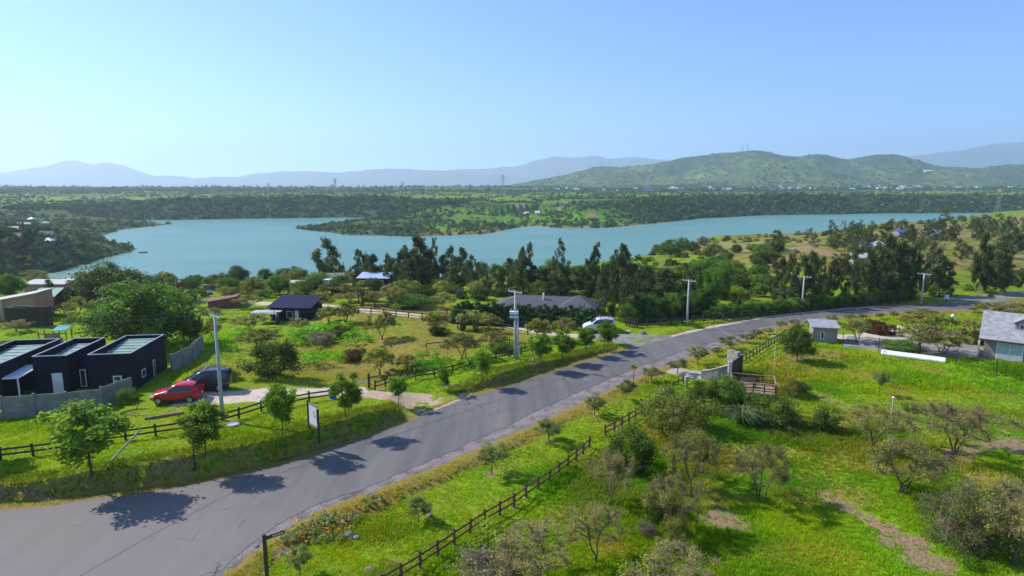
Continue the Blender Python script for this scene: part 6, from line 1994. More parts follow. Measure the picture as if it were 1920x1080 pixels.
# guy wire, leaning pole, thin posts
x, y, z, _ = ground(204, 866); x2, y2, z2, _ = ground(262, 842)
tag(MB().tube([(x, y, z - .1), (x + 2.1, y + .55, z + 2.15)], [.075, .07], 8).build('leaning_pole', M_POLE), 'grey pole leaning against the left rail fence', 'pole')
x, y, z, _ = ground(366, 880); r_ = empty('marker_post', (x, y, z)); tag(r_, 'thin dark metal post at the edge of the left bank', 'post')
MB().box(-.035, .035, -.035, .035, -.2, 2.95).build('post', M_DARKMETAL, r_); MB().box(-.05, .12, -.05, -.037, 2.2, 2.75).build('plate', M_ROOFLIGHT, r_)
x, y, z, _ = ground(1480, 610); tag(MB().tube([(x, y, z - .1), (x, y, z + 1.2)], .03, 6).build('marker_post', M_WHITE), 'small white marker post at the end of the ladder like fence', 'post')
for px, py, top, lb in [(1672, 777, 745, 'grey garden lamp post standing alone in the meadow'), (1452, 678, 647, 'thin white stake on the lawn below the ladder like fence')]:
    x, y, z, dep = ground(px, py); h = (py - top) * dep / FOCAL_PX
    r_ = empty('lamp_post' if px > 1600 else 'garden_stake', (x, y, z)); tag(r_, lb, 'lamp post' if px > 1600 else 'stake')
    MB().tube([(0, 0, -.2), (0, 0, h)], .06 if px > 1600 else .03, 8).build('post', M_POLE if px > 1600 else M_WHITE, r_)
    if px > 1600: MB().tube([(0, 0, h), (0, 0, h + .06), (0, 0, h + .14)], [.13, .15, .05], 10).build('lamp_cap', M_WHITE, r_)
x, y, z, dep = ground(1781, 640); h = 46 * dep / FOCAL_PX
r_ = empty('lamp_post', (x, y, z)); tag(r_, 'garden lamp with white globe in the sandy yard', 'lamp post')
MB().tube([(0, 0, -.2), (0, 0, h)], .04, 8).build('post', M_DARKMETAL, r_); MB().tube([(0, 0, h - .05), (0, 0, h + .1), (0, 0, h + .3), (0, 0, h + .42)], [.08, .22, .22, .07], 10).build('globe', M_WHITE, r_, True)

# ------------------------------------------------------------------ signs
x, y, z, dep = ground(503, 1112); h = 119 * dep / FOCAL_PX
r_ = empty('street_name_sign', (x, y, z)); tag(r_, 'dark street name post with a narrow name blade at the road corner', 'sign')
MB().box(-.075, .075, -.075, .075, -.3, h).build('post', M_DARKMETAL, r_)
bd = Vector((0.78, 0.62, 0)).normalized()
b_ = MB().bar(bd * .08 + Vector((0, 0, h - .22)), bd * .98 + Vector((0, 0, h - .22)), .03, .2).build('name_blade', M_DARKMETAL, r_)
nb = Vector((bd.y, -bd.x, 0))
for i, (t0, t1) in enumerate(((.40, .47), (.50, .53), (.56, .61), (.63, .66), (.70, .76), (.79, .83), (.85, .9))):
    MB().bar(bd * t0 + nb * .018 + Vector((0, 0, h - .22)), bd * t1 + nb * .018 + Vector((0, 0, h - .22)), .004, .085).build('lettering', M_WHITE, b_)
# notice board
p1 = ground(580, 807); p2 = ground(590, 815)
r_ = empty('notice_board', p1[:3]); tag(r_, 'blank white notice board between two dark timber posts on the bank', 'sign')
q2 = Vector(p2[:3]) - Vector(p1[:3]); q2 = Vector((1.05, -1.0, q2.z))
for q in (Vector((0, 0, 0)), q2): MB().box(-.07, .07, -.07, .07, -.3, 2.45).build('post', M_DARKWOOD, r_).location = q
dq = q2.copy(); dq.z = 0
MB().bar(Vector((0, 0, 1.45)) + dq * .06, Vector((0, 0, 1.45)) + dq * .94, .05, 1.55).build('panel', M_WHITE, r_)
MB().bar(Vector((0, 0, 2.29)) - dq * .03, Vector((0, 0, 2.29)) + dq * 1.0, .09, .12).build('top_rail', M_DECK, r_)
MB().bar(Vector((0, 0, .58)), Vector((0, 0, .58)) + dq, .07, .18).build('bottom_rail', M_DECK, r_)
# animal warning sign
x, y, z, dep = ground(1188, 721); h = 34 * dep / FOCAL_PX
r_ = empty('warning_sign', (x, y, z), math.radians(-14)); tag(r_, 'yellow diamond animal warning sign on a thin post', 'sign')
MB().box(-.035, .035, -.02, .02, -.2, h + .25).build('post', M_DARKMETAL, r_)
s = .40
pl = MB().hexa([(0, -.03, h - s), (s, -.03, h), (0, -.03, h + s), (-s, -.03, h), (0, -.045, h - s), (s, -.045, h), (0, -.045, h + s), (-s, -.045, h)]).build('plate', M_SIGNY, r_)
an = [(-.19, .16), (-.13, .15), (-.08, .09), (.08, .02), (.17, -.02), (.21, .02), (.22, -.06), (.19, -.16), (.15, -.16), (.14, -.08), (.06, -.06), (-.03, -.03), (-.07, -.13), (-.11, -.13), (-.10, -.01), (-.14, .05), (-.20, .09)]
MB().poly([(a * 1.15, -.049, h + b * 1.15) for a, b in an]).build('animal_symbol', M_INK, pl)
# white board at the far junction
x, y, z, dep = ground(1774, 566); r_ = empty('roadside_board', (x, y, z)); tag(r_, 'small white board on a post at the far road junction', 'sign')
MB().box(-.06, .06, -.04, .04, -.2, 1.2).build('post', M_DARKWOOD, r_); MB().box(-.4, .4, -.075, -.043, .5, 1.3).build('panel', M_WHITE, r_)
# long white board on the lawn with two dark characters
A = Vector((44.6, 71.94, 0)); B = Vector((49.87, 68.29, 0)); A.z = hz_at(A.x, A.y); B.z = hz_at(B.x, B.y)
L_ = (B - A).length; ang = math.atan2(B.y - A.y, B.x - A.x)
r_ = empty('long_white_board', (A.x, A.y, min(A.z, B.z) + .06), ang); tag(r_, 'long white painted slab lying on the lawn with two dark characters at one end', 'slab')
MB().hexa([(0, 0, 0), (L_, 0, 0), (L_, .95, .25), (0, .95, .25), (0, 0, .16), (L_, 0, .16), (L_, .95, .41), (0, .95, .41)]).build('slab', M_WHITE, r_)


def mark(u0, u1, v0, v1, p):
    f = lambda u, v: (u, v, .16 + v * .25 / .95 + .006)
    MB().poly([f(u0, v0), f(u1, v0), f(u1, v1), f(u0, v1)]).build('lettering', M_INK, p)


for a in ((.18, .34, .66, .72), (.28, .34, .30, .66), (.16, .34, .26, .32), (.42, .62, .66, .72), (.42, .48, .46, .66), (.42, .60, .42, .48), (.56, .62, .26, .44), (.42, .62, .22, .28)): mark(*a, r_)
# ------------------------------------------------------------------ stone gate, boundary wall, deck
P0 = Vector((*at(1366, 655.5, 2.55), 0)); P1 = Vector((*at(1386, 661, 2.55), 0))
gz_ = hz_at(23.5, 63)
r_ = empty('stone_gate_pillar', (P1.x, P1.y, gz_)); tag(r_, 'tall pale stone gate wall with a dark timber gate leaf', 'gate')
d = P0 - P1
n_ = Vector((-d.y, d.x, 0)).normalized()
prng = random.Random(3)
M_STONE_D = simple('gate_stone', (0.30, 0.28, 0.255), 0.9, 0.25, 3, bump=0.4)
core = MB().bar(Vector((0, 0, 1.15)), d + Vector((0, 0, 1.15)), .34, 2.7).build('core', M_CONC, r_)
Ld = d.length; du = d.normalized()
rows = 7; zc = 0.0
for i in range(rows):
    hh = 2.55 / rows; k = prng.randint(2, 4); cuts = sorted([0, 1] + [(j + prng.uniform(-.2, .2)) / k for j in range(1, k)])
    for a, b in zip(cuts[:-1], cuts[1:]):
        for sgn in (1, -1):
            off = n_ * sgn * (.19 + prng.uniform(0, .03))
            MB().bar(du * (Ld * a + .012) + off + Vector((0, 0, hh * (i + .5))), du * (Ld * b - .012) + off + Vector((0, 0, hh * (i + .5))), .05, hh - .022).build('stone', M_STONE_D, core)
A = Vector((*at(1367, 717), 0)); B = Vector((*at(1391, 700), 0))
A -= Vector((P1.x, P1.y, 0)); B -= Vector((P1.x, P1.y, 0))
leaf = empty('gate_leaf', (0, 0, 0)); leaf.parent = r_
for i in range(12):
    a = A.lerp(B, i / 12 + .004); b = A.lerp(B, (i + 1) / 12 - .004)
    MB().bar(a + Vector((0, 0, 1.0)), b + Vector((0, 0, 1.0)), .06 + .01 * (i % 2), 2.0).build('plank', M_DARKWOOD, leaf)
MB().bar(A + Vector((0, 0, 2.04)), B + Vector((0, 0, 2.04)), .1, .07).build('top_rail', M_RUST, leaf)
MB().tube([A + Vector((-.15, -.1, -.2)), A + Vector((-.15, -.1, 2.3))], .06, 8).build('gate_post', M_WHITE, r_)
MB().tube([A + Vector((.1, -.1, -.2)), A + Vector((.1, -.1, 2.0)), A + Vector((.1, -.1, 2.2))], [.07, .07, .1], 8).build('lamp_post', M_WHITE, r_)
# curved boundary wall
Ws = [at(1315, 711), at(1330, 714), at(1346, 717), at(1362, 719)]; hs_ = [0.85, 1.1, 1.5, 1.85]
r_ = empty('boundary_wall', (*Ws[0], hz_at(*Ws[0]))); tag(r_, 'low plastered boundary wall sweeping up to the stone gate', 'wall')
mbw = MB(); mbc = MB()
for i in range(3):
    a = Vector((*Ws[i], 0)) - Vector((*Ws[0], 0)); b = Vector((*Ws[i + 1], 0)) - Vector((*Ws[0], 0)); nn = Vector((-(b - a).y, (b - a).x, 0)).normalized() * .12
    mbw.hexa([a - nn + Vector((0, 0, -.3)), b - nn + Vector((0, 0, -.3)), b + nn + Vector((0, 0, -.3)), a + nn + Vector((0, 0, -.3)), a - nn + Vector((0, 0, hs_[i])), b - nn + Vector((0, 0, hs_[i + 1])), b + nn + Vector((0, 0, hs_[i + 1])), a + nn + Vector((0, 0, hs_[i]))])
    nn *= 1.3
    mbc.hexa([v for v in (a - nn + Vector((0, 0, hs_[i] + .003)), b - nn + Vector((0, 0, hs_[i + 1] + .003)), b + nn + Vector((0, 0, hs_[i + 1] + .003)), a + nn + Vector((0, 0, hs_[i] + .003)), a - nn + Vector((0, 0, hs_[i] + .07)), b - nn + Vector((0, 0, hs_[i + 1] + .07)), b + nn + Vector((0, 0, hs_[i + 1] + .07)), a + nn + Vector((0, 0, hs_[i] + .07)))])
mbw.build('wall', M_CONC, r_); mbc.build('coping', M_STONE, r_)
# deck with railings
C4 = [Vector((*at(*p, 1.35), 0)) for p in ((1371, 711), (1457, 719), (1468, 710), (1391, 697))]
# keep it rectangular: front edge and depth
o0 = C4[0]; ux = (C4[1] - C4[0]).normalized(); Lx = (C4[1] - C4[0]).length; uy = Vector((-ux.y, ux.x, 0)); Ly = max(2.4, (C4[3] - C4[0]).dot(uy))
r_ = empty('wooden_deck', (o0.x, o0.y, hz_at(o0.x + 2, o0.y)), math.atan2(ux.y, ux.x)); tag(r_, 'raised wooden deck with brown railings beside the stone gate', 'deck')
nb_ = 14
pm = MB().box(0, Lx, 0, Ly / nb_ - .015, .28, .33).mesh('plank'); pm.materials.append(M_DECK)
for i in range(nb_):
    o = link('plank', pm, parent=r_); o.location = (0, Ly / nb_ * i, 0.004 * (i % 3))
MB().box(.02, Lx - .02, .02, Ly - .02, -.3, .27).build('base', M_DARKWOOD, r_)
postm = MB().box(-.05, .05, -.05, .05, .331, 1.32).mesh('post'); postm.materials.append(M_REDWOOD)
npx = 5
for i in range(npx):
    for yy in (.06, Ly - .06):
        o = link('post', postm, parent=r_); o.location = (.06 + (Lx - .12) * i / (npx - 1), yy, 0)
for yy in (.06, Ly - .06):
    MB().bar((0, yy, 1.36), (Lx, yy, 1.36), .12, .05).build('top_rail', M_DECK, r_)
    for z in (.62, .85): MB().bar((.06, yy + .04, z), (Lx - .06, yy + .04, z), .03, .08).build('rail', M_REDWOOD, r_)
for xx in (.06, Lx - .06):
    MB().bar((xx, .12, 1.372), (xx, Ly - .12, 1.372), .12, .05).build('top_rail', M_DECK, r_)
    for z in (.62, .85, 1.1): MB().bar((xx, .06, z), (xx, Ly - .06, z), .03, .08).build('rail', M_REDWOOD, r_)
# bench on the deck
b_ = empty('garden_bench', (r_.matrix_basis @ Vector((Lx * .42, Ly * .62, .345)))[:], r_.rotation_euler.z + .25); tag(b_, 'brown wooden bench standing on the deck', 'bench')
MB().box(-.7, .7, -.2, .22, .38, .43).build('seat', M_DECK, b_); MB().box(-.7, .7, .22, .26, .5, .88).build('backrest', M_DECK, b_)
for sx in (-.6, .6):
    for sy in (-.16, .2): MB().box(sx - .03, sx + .03, sy - .03, sy + .03, -.01, .379).build('leg', M_DARKWOOD, b_)
# grey meter box near the apron
x, y, z, _ = ground(1287, 728); r_ = empty('meter_box', (x, y, z)); tag(r_, 'small grey meter box on a post beside the olive bush', 'box')
MB().box(-.08, .08, -.08, .08, -.2, .8).build('post', M_CONC, r_); MB().box(-.2, .2, -.14, .14, .801, 1.25).build('cabinet', M_ROOFLIGHT, r_)
# blue bin at the driveway gate
x, y, z, _ = ground(624, 747); r_ = empty('blue_bin', (x, y, z)); tag(r_, 'blue bin with pale lid at the end of the rail fence', 'bin')
MB().tube([(0, 0, -.05), (0, 0, .85)], [.3, .36], 12).build('body', M_BLUE, r_); MB().tube([(0, 0, .851), (0, 0, .93), (0, 0, 1.0)], [.39, .38, .2], 12).build('lid', M_ROOFLIGHT, r_)
# gate of poles at the driveway
x, y, z, _ = ground(692, 728); r_ = empty('driveway_gate', (x, y, z), math.radians(22)); tag(r_, 'open dark timber gate post and bar at the driveway', 'gate')
MB().box(-.1, .1, -.1, .1, -.2, 1.5).build('gate_post', M_DARKWOOD, r_)
MB().bar((-2.3, 0, .5), (-.11, 0, .75), .06, .12).build('bar', M_ROOFLIGHT, r_); MB().bar((-.2, -.15, 1.1), (.9, -.15, 1.2), .06, .12).build('bar', M_DARKWOOD, r_)


# ------------------------------------------------------------------ small houses, sheds
def hut(name, loc, rz, w, d, h, mats, label, roof='gable', rise=1.2, over=0.35, cat='house', parts=(), chimney=False, group=None):
    """w along local x (front faces -y), d deep"""
    root = empty(name, loc, rz); tag(root, label, cat, group)
    wall_m, roof_m = mats
    if roof == 'mono':
        MB().hexa([(0, 0, -.6), (w, 0, -.6), (w, d, -.6), (0, d, -.6), (0, 0, h), (w, 0, h), (w, d, h + rise), (0, d, h + rise)]).build('wall', wall_m, root)
        k = rise / d; o = over
        R = MB().hexa([(-o, -o, h - k * o + .01), (w + o, -o, h - k * o + .01), (w + o, d + o, h + rise + k * o + .01), (-o, d + o, h + rise + k * o + .01), (-o, -o, h - k * o + .14), (w + o, -o, h - k * o + .14), (w + o, d + o, h + rise + k * o + .14), (-o, d + o, h + rise + k * o + .14)]).build('roof', roof_m, root)
    elif roof == 'monox':
        MB().hexa([(0, 0, -.6), (w, 0, -.6), (w, d, -.6), (0, d, -.6), (0, 0, h), (w, 0, h + rise), (w, d, h + rise), (0, d, h)]).build('wall', wall_m, root)
        k = rise / w; o = over
        R = MB().hexa([(-o, -o, h - k * o + .01), (w + o, -o, h + rise + k * o + .01), (w + o, d + o, h + rise + k * o + .01), (-o, d + o, h - k * o + .01), (-o, -o, h - k * o + .14), (w + o, -o, h + rise + k * o + .14), (w + o, d + o, h + rise + k * o + .14), (-o, d + o, h - k * o + .14)]).build('roof', roof_m, root)
    elif roof == 'hip':
        MB().box(0, w, 0, d, -.6, h).build('wall', wall_m, root)
        o = over; m = MB(); e = min(d / 2, w / 2)
        a = [(-o, -o, h), (w + o, -o, h), (w + o, d + o, h), (-o, d + o, h)]; r0 = (e, d / 2, h + rise); r1 = (max(w - e, e + .01), d / 2, h + rise)
        m.poly([a[0], a[1], r1, r0]); m.poly([a[1], a[2], r1]); m.poly([a[2], a[3], r0, r1]); m.poly([a[3], a[0], r0]); m.poly(a[::-1])
        R = m.build('roof', roof_m, root); R.location.z = .01
    else:
        m = MB().box(0, w, 0, d, -.6, h)
        m.poly([(0, 0, h), (0, d, h), (0, d / 2, h + rise)]); m.poly([(w, 0, h), (w, d, h), (w, d / 2, h + rise)])
        m.build('wall', wall_m, root)
        o = over; t = .12; k = rise / (d / 2)
        m = MB()
        for s in (0, 1):
            y0, y1 = (-o, d / 2) if s == 0 else (d + o, d / 2)
            z0, z1 = h - k * o + .02, h + rise + .02
            m.hexa([(-o, y0, z0), (w + o, y0, z0), (w + o, y1, z1), (-o, y1, z1), (-o, y0, z0 + t), (w + o, y0, z0 + t), (w + o, y1, z1 + t), (-o, y1, z1 + t)])
        R = m.build('roof', roof_m, root)
    if chimney:
        MB().tube([(w * .6, d * .4, h + rise * .3), (w * .6, d * .4, h + rise + .7)], .12, 8).build('chimney', M_METAL, R)
    for (kind, x0, x1, z0, z1) in parts:
        mt = M_GLASS if kind == 'window' else M_WHITE if kind == 'door' else M_CURTAIN
        f = MB().box(x0, x1, -.05, -.004, z0, z1).build(kind if kind != 'glass_door' else 'door', M_WHITE if kind != 'dark_door' else M_DARKWOOD, root)
        if kind == 'window': MB().box(x0 + .08, x1 - .08, -.062, -.053, z0 + .08, z1 - .08).build('pane', M_GLASS, f)
    return root


def at_ground(px, py):
    x, y, z, d = ground(px, py); return (x, y, z)


# small shed with shingled roof by the road
hut('garden_shed', (*at(1523, 642), hz_at(*at(1523, 642))), math.radians(-16), 2.9, 2.6, 2.0, (M_BROWNWALL, M_SHINGLE), 'small brown shed with grey shingled roof beside the road', 'mono', .35, .3, 'shed', [('window', .9, 1.35, .5, 1.5)])
# shingled house at the right edge
e0 = Vector((56.0, 70.7, 0))
hr = empty('shingled_house', (e0.x, e0.y, hz_at(e0.x, e0.y)), math.atan2(-2.24, 2.71)); tag(hr, 'brown sided house with grey shingled roof and dormer at the right edge', 'house')
hw, hd, hh_ = 12.0, 6.6, 2.65
m = MB().box(0, hw, 0, hd, -.5, hh_); m.poly([(0, 0, hh_), (0, hd, hh_), (0, hd / 2, hh_ + 2.4)]); m.poly([(hw, 0, hh_), (hw, hd, hh_), (hw, hd / 2, hh_ + 2.4)])
m.build('wall', M_BROWNWALL, hr)
for i in range(9):
    MB().box(.05, hw - .05, -.022, -.003, .05 + i * .28, .05 + i * .28 + .25).build('siding_board', M_BROWNWALL, hr)
m = MB(); o = .55; k = 2.4 / (hd / 2)
for s in (0, 1):
    y0, y1 = (-o, hd / 2) if s == 0 else (hd + o, hd / 2); z0, z1 = hh_ - k * o + .03, hh_ + 2.43
    m.hexa([(-o, y0, z0), (hw + o, y0, z0), (hw + o, y1, z1), (-o, y1, z1), (-o, y0, z0 + .12), (hw + o, y0, z0 + .12), (hw + o, y1, z1 + .12), (-o, y1, z1 + .12)])
rf_ = m.build('roof', M_SHINGLE, hr)
MB().bar((-o, -o - .03, hh_ - k * o + .05), (hw + o, -o - .03, hh_ - k * o + .05), .06, .2).build('fascia', M_DARKWOOD, rf_)
gd = empty('sliding_door', (1.25, -.02, 0)); gd.parent = hr
MB().box(-.08, 2.35, -.06, -.012, -.05, 2.2).build('frame', M_WHITE, gd)
for i in range(2): MB().box(.02 + i * 1.15, 1.1 + i * 1.15, -.08, -.063, .05, 2.1).build('pane', M_CURTAIN, gd)
ac = MB().box(4.1, 4.95, -.4, -.025, 1.0, 1.6).build('air_conditioner', M_WHITE, hr); MB().box(4.2, 4.6, -.415, -.403, 1.08, 1.52).build('fan_grille', M_ROOFLIGHT, ac)
# dormers: each with its own walls, window and roof
for dx_ in (2.6, 5.4):
    dm = MB().box(dx_, dx_ + 1.5, 1.1, 3.2, hh_ + .6, hh_ + 1.75); dm.poly([(dx_, 1.1, hh_ + 1.75), (dx_ + 1.5, 1.1, hh_ + 1.75), (dx_ + .75, 1.1, hh_ + 2.25)])
    dm_o = dm.build('dormer', M_BROWNWALL, hr)
    w_ = MB().box(dx_ + .4, dx_ + 1.1, 1.04, 1.097, hh_ + 1.05, hh_ + 1.65).build('window', M_WHITE, dm_o)
    q = MB()
    for s in (-1, 1):
        xa = dx_ + .75; xb = xa + s * 1.0
        q.hexa([(xa, .8, hh_ + 2.3), (xb, .8, hh_ + 1.66), (xb, 3.3, hh_ + 1.66), (xa, 3.3, hh_ + 2.3), (xa, .8, hh_ + 2.4), (xb, .8, hh_ + 1.76), (xb, 3.3, hh_ + 1.76), (xa, 3.3, hh_ + 2.4)])
    q.build('dormer_roof', M_SHINGLE, dm_o)
    MB().box(dx_ + .47, dx_ + .73, 1.02, 1.038, hh_ + 1.12, hh_ + 1.58).box(dx_ + .77, dx_ + 1.03, 1.02, 1.038, hh_ + 1.12, hh_ + 1.58).build('window_panes', M_GLASS, dm_o)
for i in range(7): MB().box(-.52, -.46, .2 + i * .5, .62 + i * .5, -.2, 2.0).build('fence_board', M_WHITE, hr)
for yy in (.1, 3.9): MB().box(-.62, -.53, yy - .05, yy + .05, -.3, 2.1).build('porch_post', M_WHITE, hr)
# house far left with single pitch roof, enclosure and flue
x, y, z = at_ground(72, 605)
hl = hut('terracotta_house', (x - 11.6, y + 1.0, z - .3), math.radians(10), 9.5, 5.0, 2.5, (M_PINKWALL, M_ROOFLIGHT), 'terracotta house with pale single pitch roof at the far left', 'monox', 1.7, .4, 'house', [('window', 6.2, 8.8, 1.2, 2.5), ('window', 1.0, 2.0, 1.0, 1.6)])
MB().tube([(5.2, -.5, 0.5), (5.2, -.5, 3.6)], .14, 8).build('flue', M_METAL, hl)
x, y, z = at_ground(93, 615)
en = empty('timber_enclosure', (x - 6.2, y, z), math.radians(10)); tag(en, 'dark timber enclosure beside the terracotta house', 'enclosure')
for i in range(16): MB().box(.34 * i, .34 * i + .325, 0, .06 + .01 * (i % 2), -.3, 2.9).build('plank', M_DARKWOOD, en)
for i in range(3): MB().box(5.46, 5.52, .4 * i, .4 * i + .38, -.3, 2.9).build('plank', M_DARKWOOD, en)
MB().box(-.05, 5.55, -.03, .1, 2.903, 2.98).build('top_rail', M_RUST, en)
x, y, z = at_ground(-20, 668)
bf = empty('board_fence', (x, y, z), math.radians(16)); tag(bf, 'weathered board fence behind the black house at the far left', 'fence')
for i in range(38): MB().box(.2 * i, .2 * i + .185, 0, .03, -.6, 1.7 + .05 * (i * 7 % 3)).build('plank', M_BROWNWALL, bf)
x, y, z = at_ground(122, 650)
ph = empty('play_tower', (x - 3.1, y, z), math.radians(8)); tag(ph, 'timber play frame with turquoise roof behind the black house', 'play frame')
for sx in (0, 1.7, 3.1):
    for sy in (0, 1.2): MB().box(sx - .05, sx + .05, sy - .05, sy + .05, -.3, 1.9).build('post', M_ORANGEWOOD, ph)
MB().bar((-.1, -.07, 1.6), (3.2, -.07, 1.6), .06, .12).build('beam', M_ORANGEWOOD, ph)
MB().hexa([(1.6, -.15, 1.92), (3.2, -.15, 1.92), (3.2, 1.35, 2.3), (1.6, 1.35, 2.3), (1.6, -.15, 1.99), (3.2, -.15, 1.99), (3.2, 1.35, 2.37), (1.6, 1.35, 2.37)]).build('roof', M_TURQ, ph)
for i in range(6): MB().box(.05 + i * .28, .3 + i * .28, 1.22, 1.26, .1, 1.4).build('plank', M_BROWNWALL, ph)
x, y, z = at_ground(62, 578)
hut('red_playhouse', (x, y, z), math.radians(8), 3.4, 2.6, 1.9, (M_RUST, M_GREENROOF), 'small red playhouse with pale green roof behind the terracotta house', 'mono', .9, .25, 'playhouse', [('window', .6, 1.2, .7, 1.3)])
# dark roofed cabin and its canopy
cb = hut('dark_cabin', (-36.6, 91.0, hz_at(-34, 92) - .35), math.radians(-6), 6.2, 4.6, 2.3, (M_BLACK, M_BLUEROOF), 'black cabin with dark blue single pitch roof beyond the paddock', 'mono', .9, .35, 'house', [('window', 2.6, 3.6, .7, 1.8), ('glass_door', 3.9, 4.5, .1, 1.9)])
for px in range(6):
    MB().box(-.3 + px * 1.2, -.2 + px * 1.2, -.3, .0, 2.18, 2.26).build('rafter', M_DARKWOOD, cb)
MB().hexa([(-2.0, -2.4, 1.75), (2.2, -2.4, 1.75), (2.2, -.38, 1.9), (-2.0, -.38, 1.9), (-2.0, -2.4, 1.84), (2.2, -2.4, 1.84), (2.2, -.38, 1.99), (-2.0, -.38, 1.99)]).build('canopy', M_ROOFLIGHT, cb)
for q in (-1.9, 2.1): MB().box(q - .05, q + .05, -2.35, -2.25, -.5, 1.76).build('canopy_post', M_WHITE, cb)
hut('rusty_shed', at_ground(390, 579), math.radians(10), 4.4, 3.4, 1.1, (M_RUST, M_RUST), 'rust red corrugated shed among thorn trees left of the dark cabin', 'monox', .7, .2, 'shed')
# long grey roofed building behind the conifer hedge
g1 = at_ground(935, 578)
lb = hut('long_house', (g1[0] - 0.6, 95.0, -0.6), math.radians(-13), 15.5, 6.5, 2.0, (M_BROWNWALL, M_GREYROOF), 'long building with slate grey roof behind the conifer hedge', 'hip', 1.6, .6, 'building', [('window', 3, 4.5, .7, 1.7), ('window', 7, 8.5, .7, 1.7)])
m = MB(); a = [(9.2, -2.6, 2.02), (17.0, -2.6, 2.02), (17.0, 6.9, 2.02), (9.2, 6.9, 2.02)]; ap = (13.1, 2.1, 4.1)
for i in range(4): m.poly([a[i], a[(i + 1) % 4], ap])
m.poly(a[::-1]); m.build('hip_roof', M_GREYROOF, lb)
MB().box(9.6, 16.6, -2.2, 6.5, -.6, 2.0).build('wing_wall', M_PINKWALL, lb)
MB().tube([(7.5, 2.2, 3.0), (7.5, 2.2, 4.2)], .16, 8).build('chimney', M_WHITE, lb)
# lakeside houses
hut('lakeside_house', at_ground(672, 538), math.radians(-4), 6.6, 4.0, 1.9, (M_BLACK, M_SKYROOF), 'black lakeside house with light blue sheet roof', 'mono', .6, .35, 'house', [('door', 2.4, 3.1, .1, 1.6), ('window', 4.2, 5.6, .7, 1.5)])
x, y, z = at_ground(620, 550)
ct = empty('yellow_container', (x, y, z), math.radians(-4)); tag(ct, 'yellow shipping container beside the small white car', 'container')
MB().box(0, 3.9, 0, 2.2, -.2, 1.7).build('body', M_YELLOW, ct)
for i in range(15): MB().box(.1 + i * .25, .22 + i * .25, -.04, -.003, .05, 1.6).build('rib', M_YELLOW, ct)
hut('lakeside_hut', at_ground(568, 528), math.radians(-5), 4.5, 3.5, 1.4, (M_BROWNWALL, M_DULLROOF), 'small grey roofed hut at the shore, left of the gabled cottage', 'mono', .5, .3, 'hut')
hut('gabled_cottage', at_ground(600, 536), math.radians(8), 5.2, 4.0, 1.5, (M_BROWNWALL, M_DULLROOF), 'grey gabled cottage at the shore behind the yellow container', 'gable', 1.1, .3, 'house', [('window', .8, 1.6, .5, 1.2), ('window', 3.2, 4.0, .5, 1.2)], True)
hut('shore_shed', at_ground(466, 522), math.radians(0), 2.6, 2.2, 1.5, (M_DARKWOOD, M_ROOFLIGHT), 'tiny shed with pale roof on the left of the shore', 'mono', .3, .3, 'shed')
hut('brown_lean_to', at_ground(540, 548), math.radians(4), 3.2, 2.4, 1.6, (M_DARKWOOD, M_ROOFLIGHT), 'brown lean to shed in front of the shore trees', 'mono', .3, .3, 'shed')
hut('white_hut', at_ground(382, 546), math.radians(0), 3.0, 2.2, 1.3, (M_BROWNWALL, M_ROOFLIGHT), 'low hut with pale roof half hidden in shore scrub', 'mono', .2, .3, 'hut')
for i, (px, py, w, lbx) in enumerate([(46, 548, 8, 'long low pale roof by the shore left of the small conifer'), (106, 545, 5, 'pink roofed low hut by the shore right of the small conifer')]):
    hut('shore_cabin', at_ground(px, py), 0, w, 3, 1.6, (M_PINKWALL, M_ROOFLIGHT), lbx, 'mono', .4, .3, 'hut')
for i, (px, py, w, mt, lbx) in enumerate([(1600, 500, 8, M_ROOFLIGHT, 'white roofed hut among gum trees on the plateau'), (1625, 476, 7, M_SKYROOF, 'pale blue roofed hut under gum trees on the plateau'), (1685, 446, 7, M_BLUE, 'bright blue roofed hut on the plateau'), (1748, 450, 6, M_BLUE, 'second small blue roof on the plateau, further right'), (1540, 596, 0.1, M_ROOFLIGHT, '')]):
    if w < 1: continue
    hut('plateau_hut', at_ground(px, py), .1 * i, w, 4, 2.2, (M_BROWNWALL, mt), lbx, 'gable' if i % 2 == 0 else 'mono', .9, .3, 'hut')
# houses on the wooded left bank
for i, (px, py, w, mt, lbx) in enumerate([(2, 430, 16, M_RUST, 'red roofed house on the wooded left bank'), (32, 428, 14, M_ROOFLIGHT, 'long white roofed house on the left bank'), (78, 424, 8, M_ROOFLIGHT, 'small white house high on the left bank'), (72, 448, 12, M_GREYROOF, 'grey roofed house in the middle of the left bank'), (80, 460, 7, M_WHITE, 'white roofed hut below the grey roofed house on the left bank'), (18, 453, 7, M_PINKWALL, 'pink hut on the left bank below the red roof'), (52, 416, 7, M_WHITE, 'tiny white house at the top of the left bank'), (12, 440, 8, M_ROOFLIGHT, 'pale roof just under the red roofed house'), (985, 403, 9, M_WHITE, 'white cottage on the peninsula across the lake'), (1004, 402, 9, M_WHITE, 'second white cottage on the peninsula, right of the first'), (1110, 414, 11, M_GREYROOF, 'dark house near the peninsula shore')]):
    x, y, z = at_ground(px, py)
    hut('far_house', (x, y, z + 0.2), .2 * (i % 3), w * .55, 4, 2.0, (M_PINKWALL if i < 8 else (M_BLACK if i == 10 else M_WHITE), mt), lbx, 'gable' if i % 2 else 'hip', 1.6, .5, 'house', [('window', w * .2, w * .35, 1, 2.2), ('window', w * .6, w * .75, 1, 2.2)])

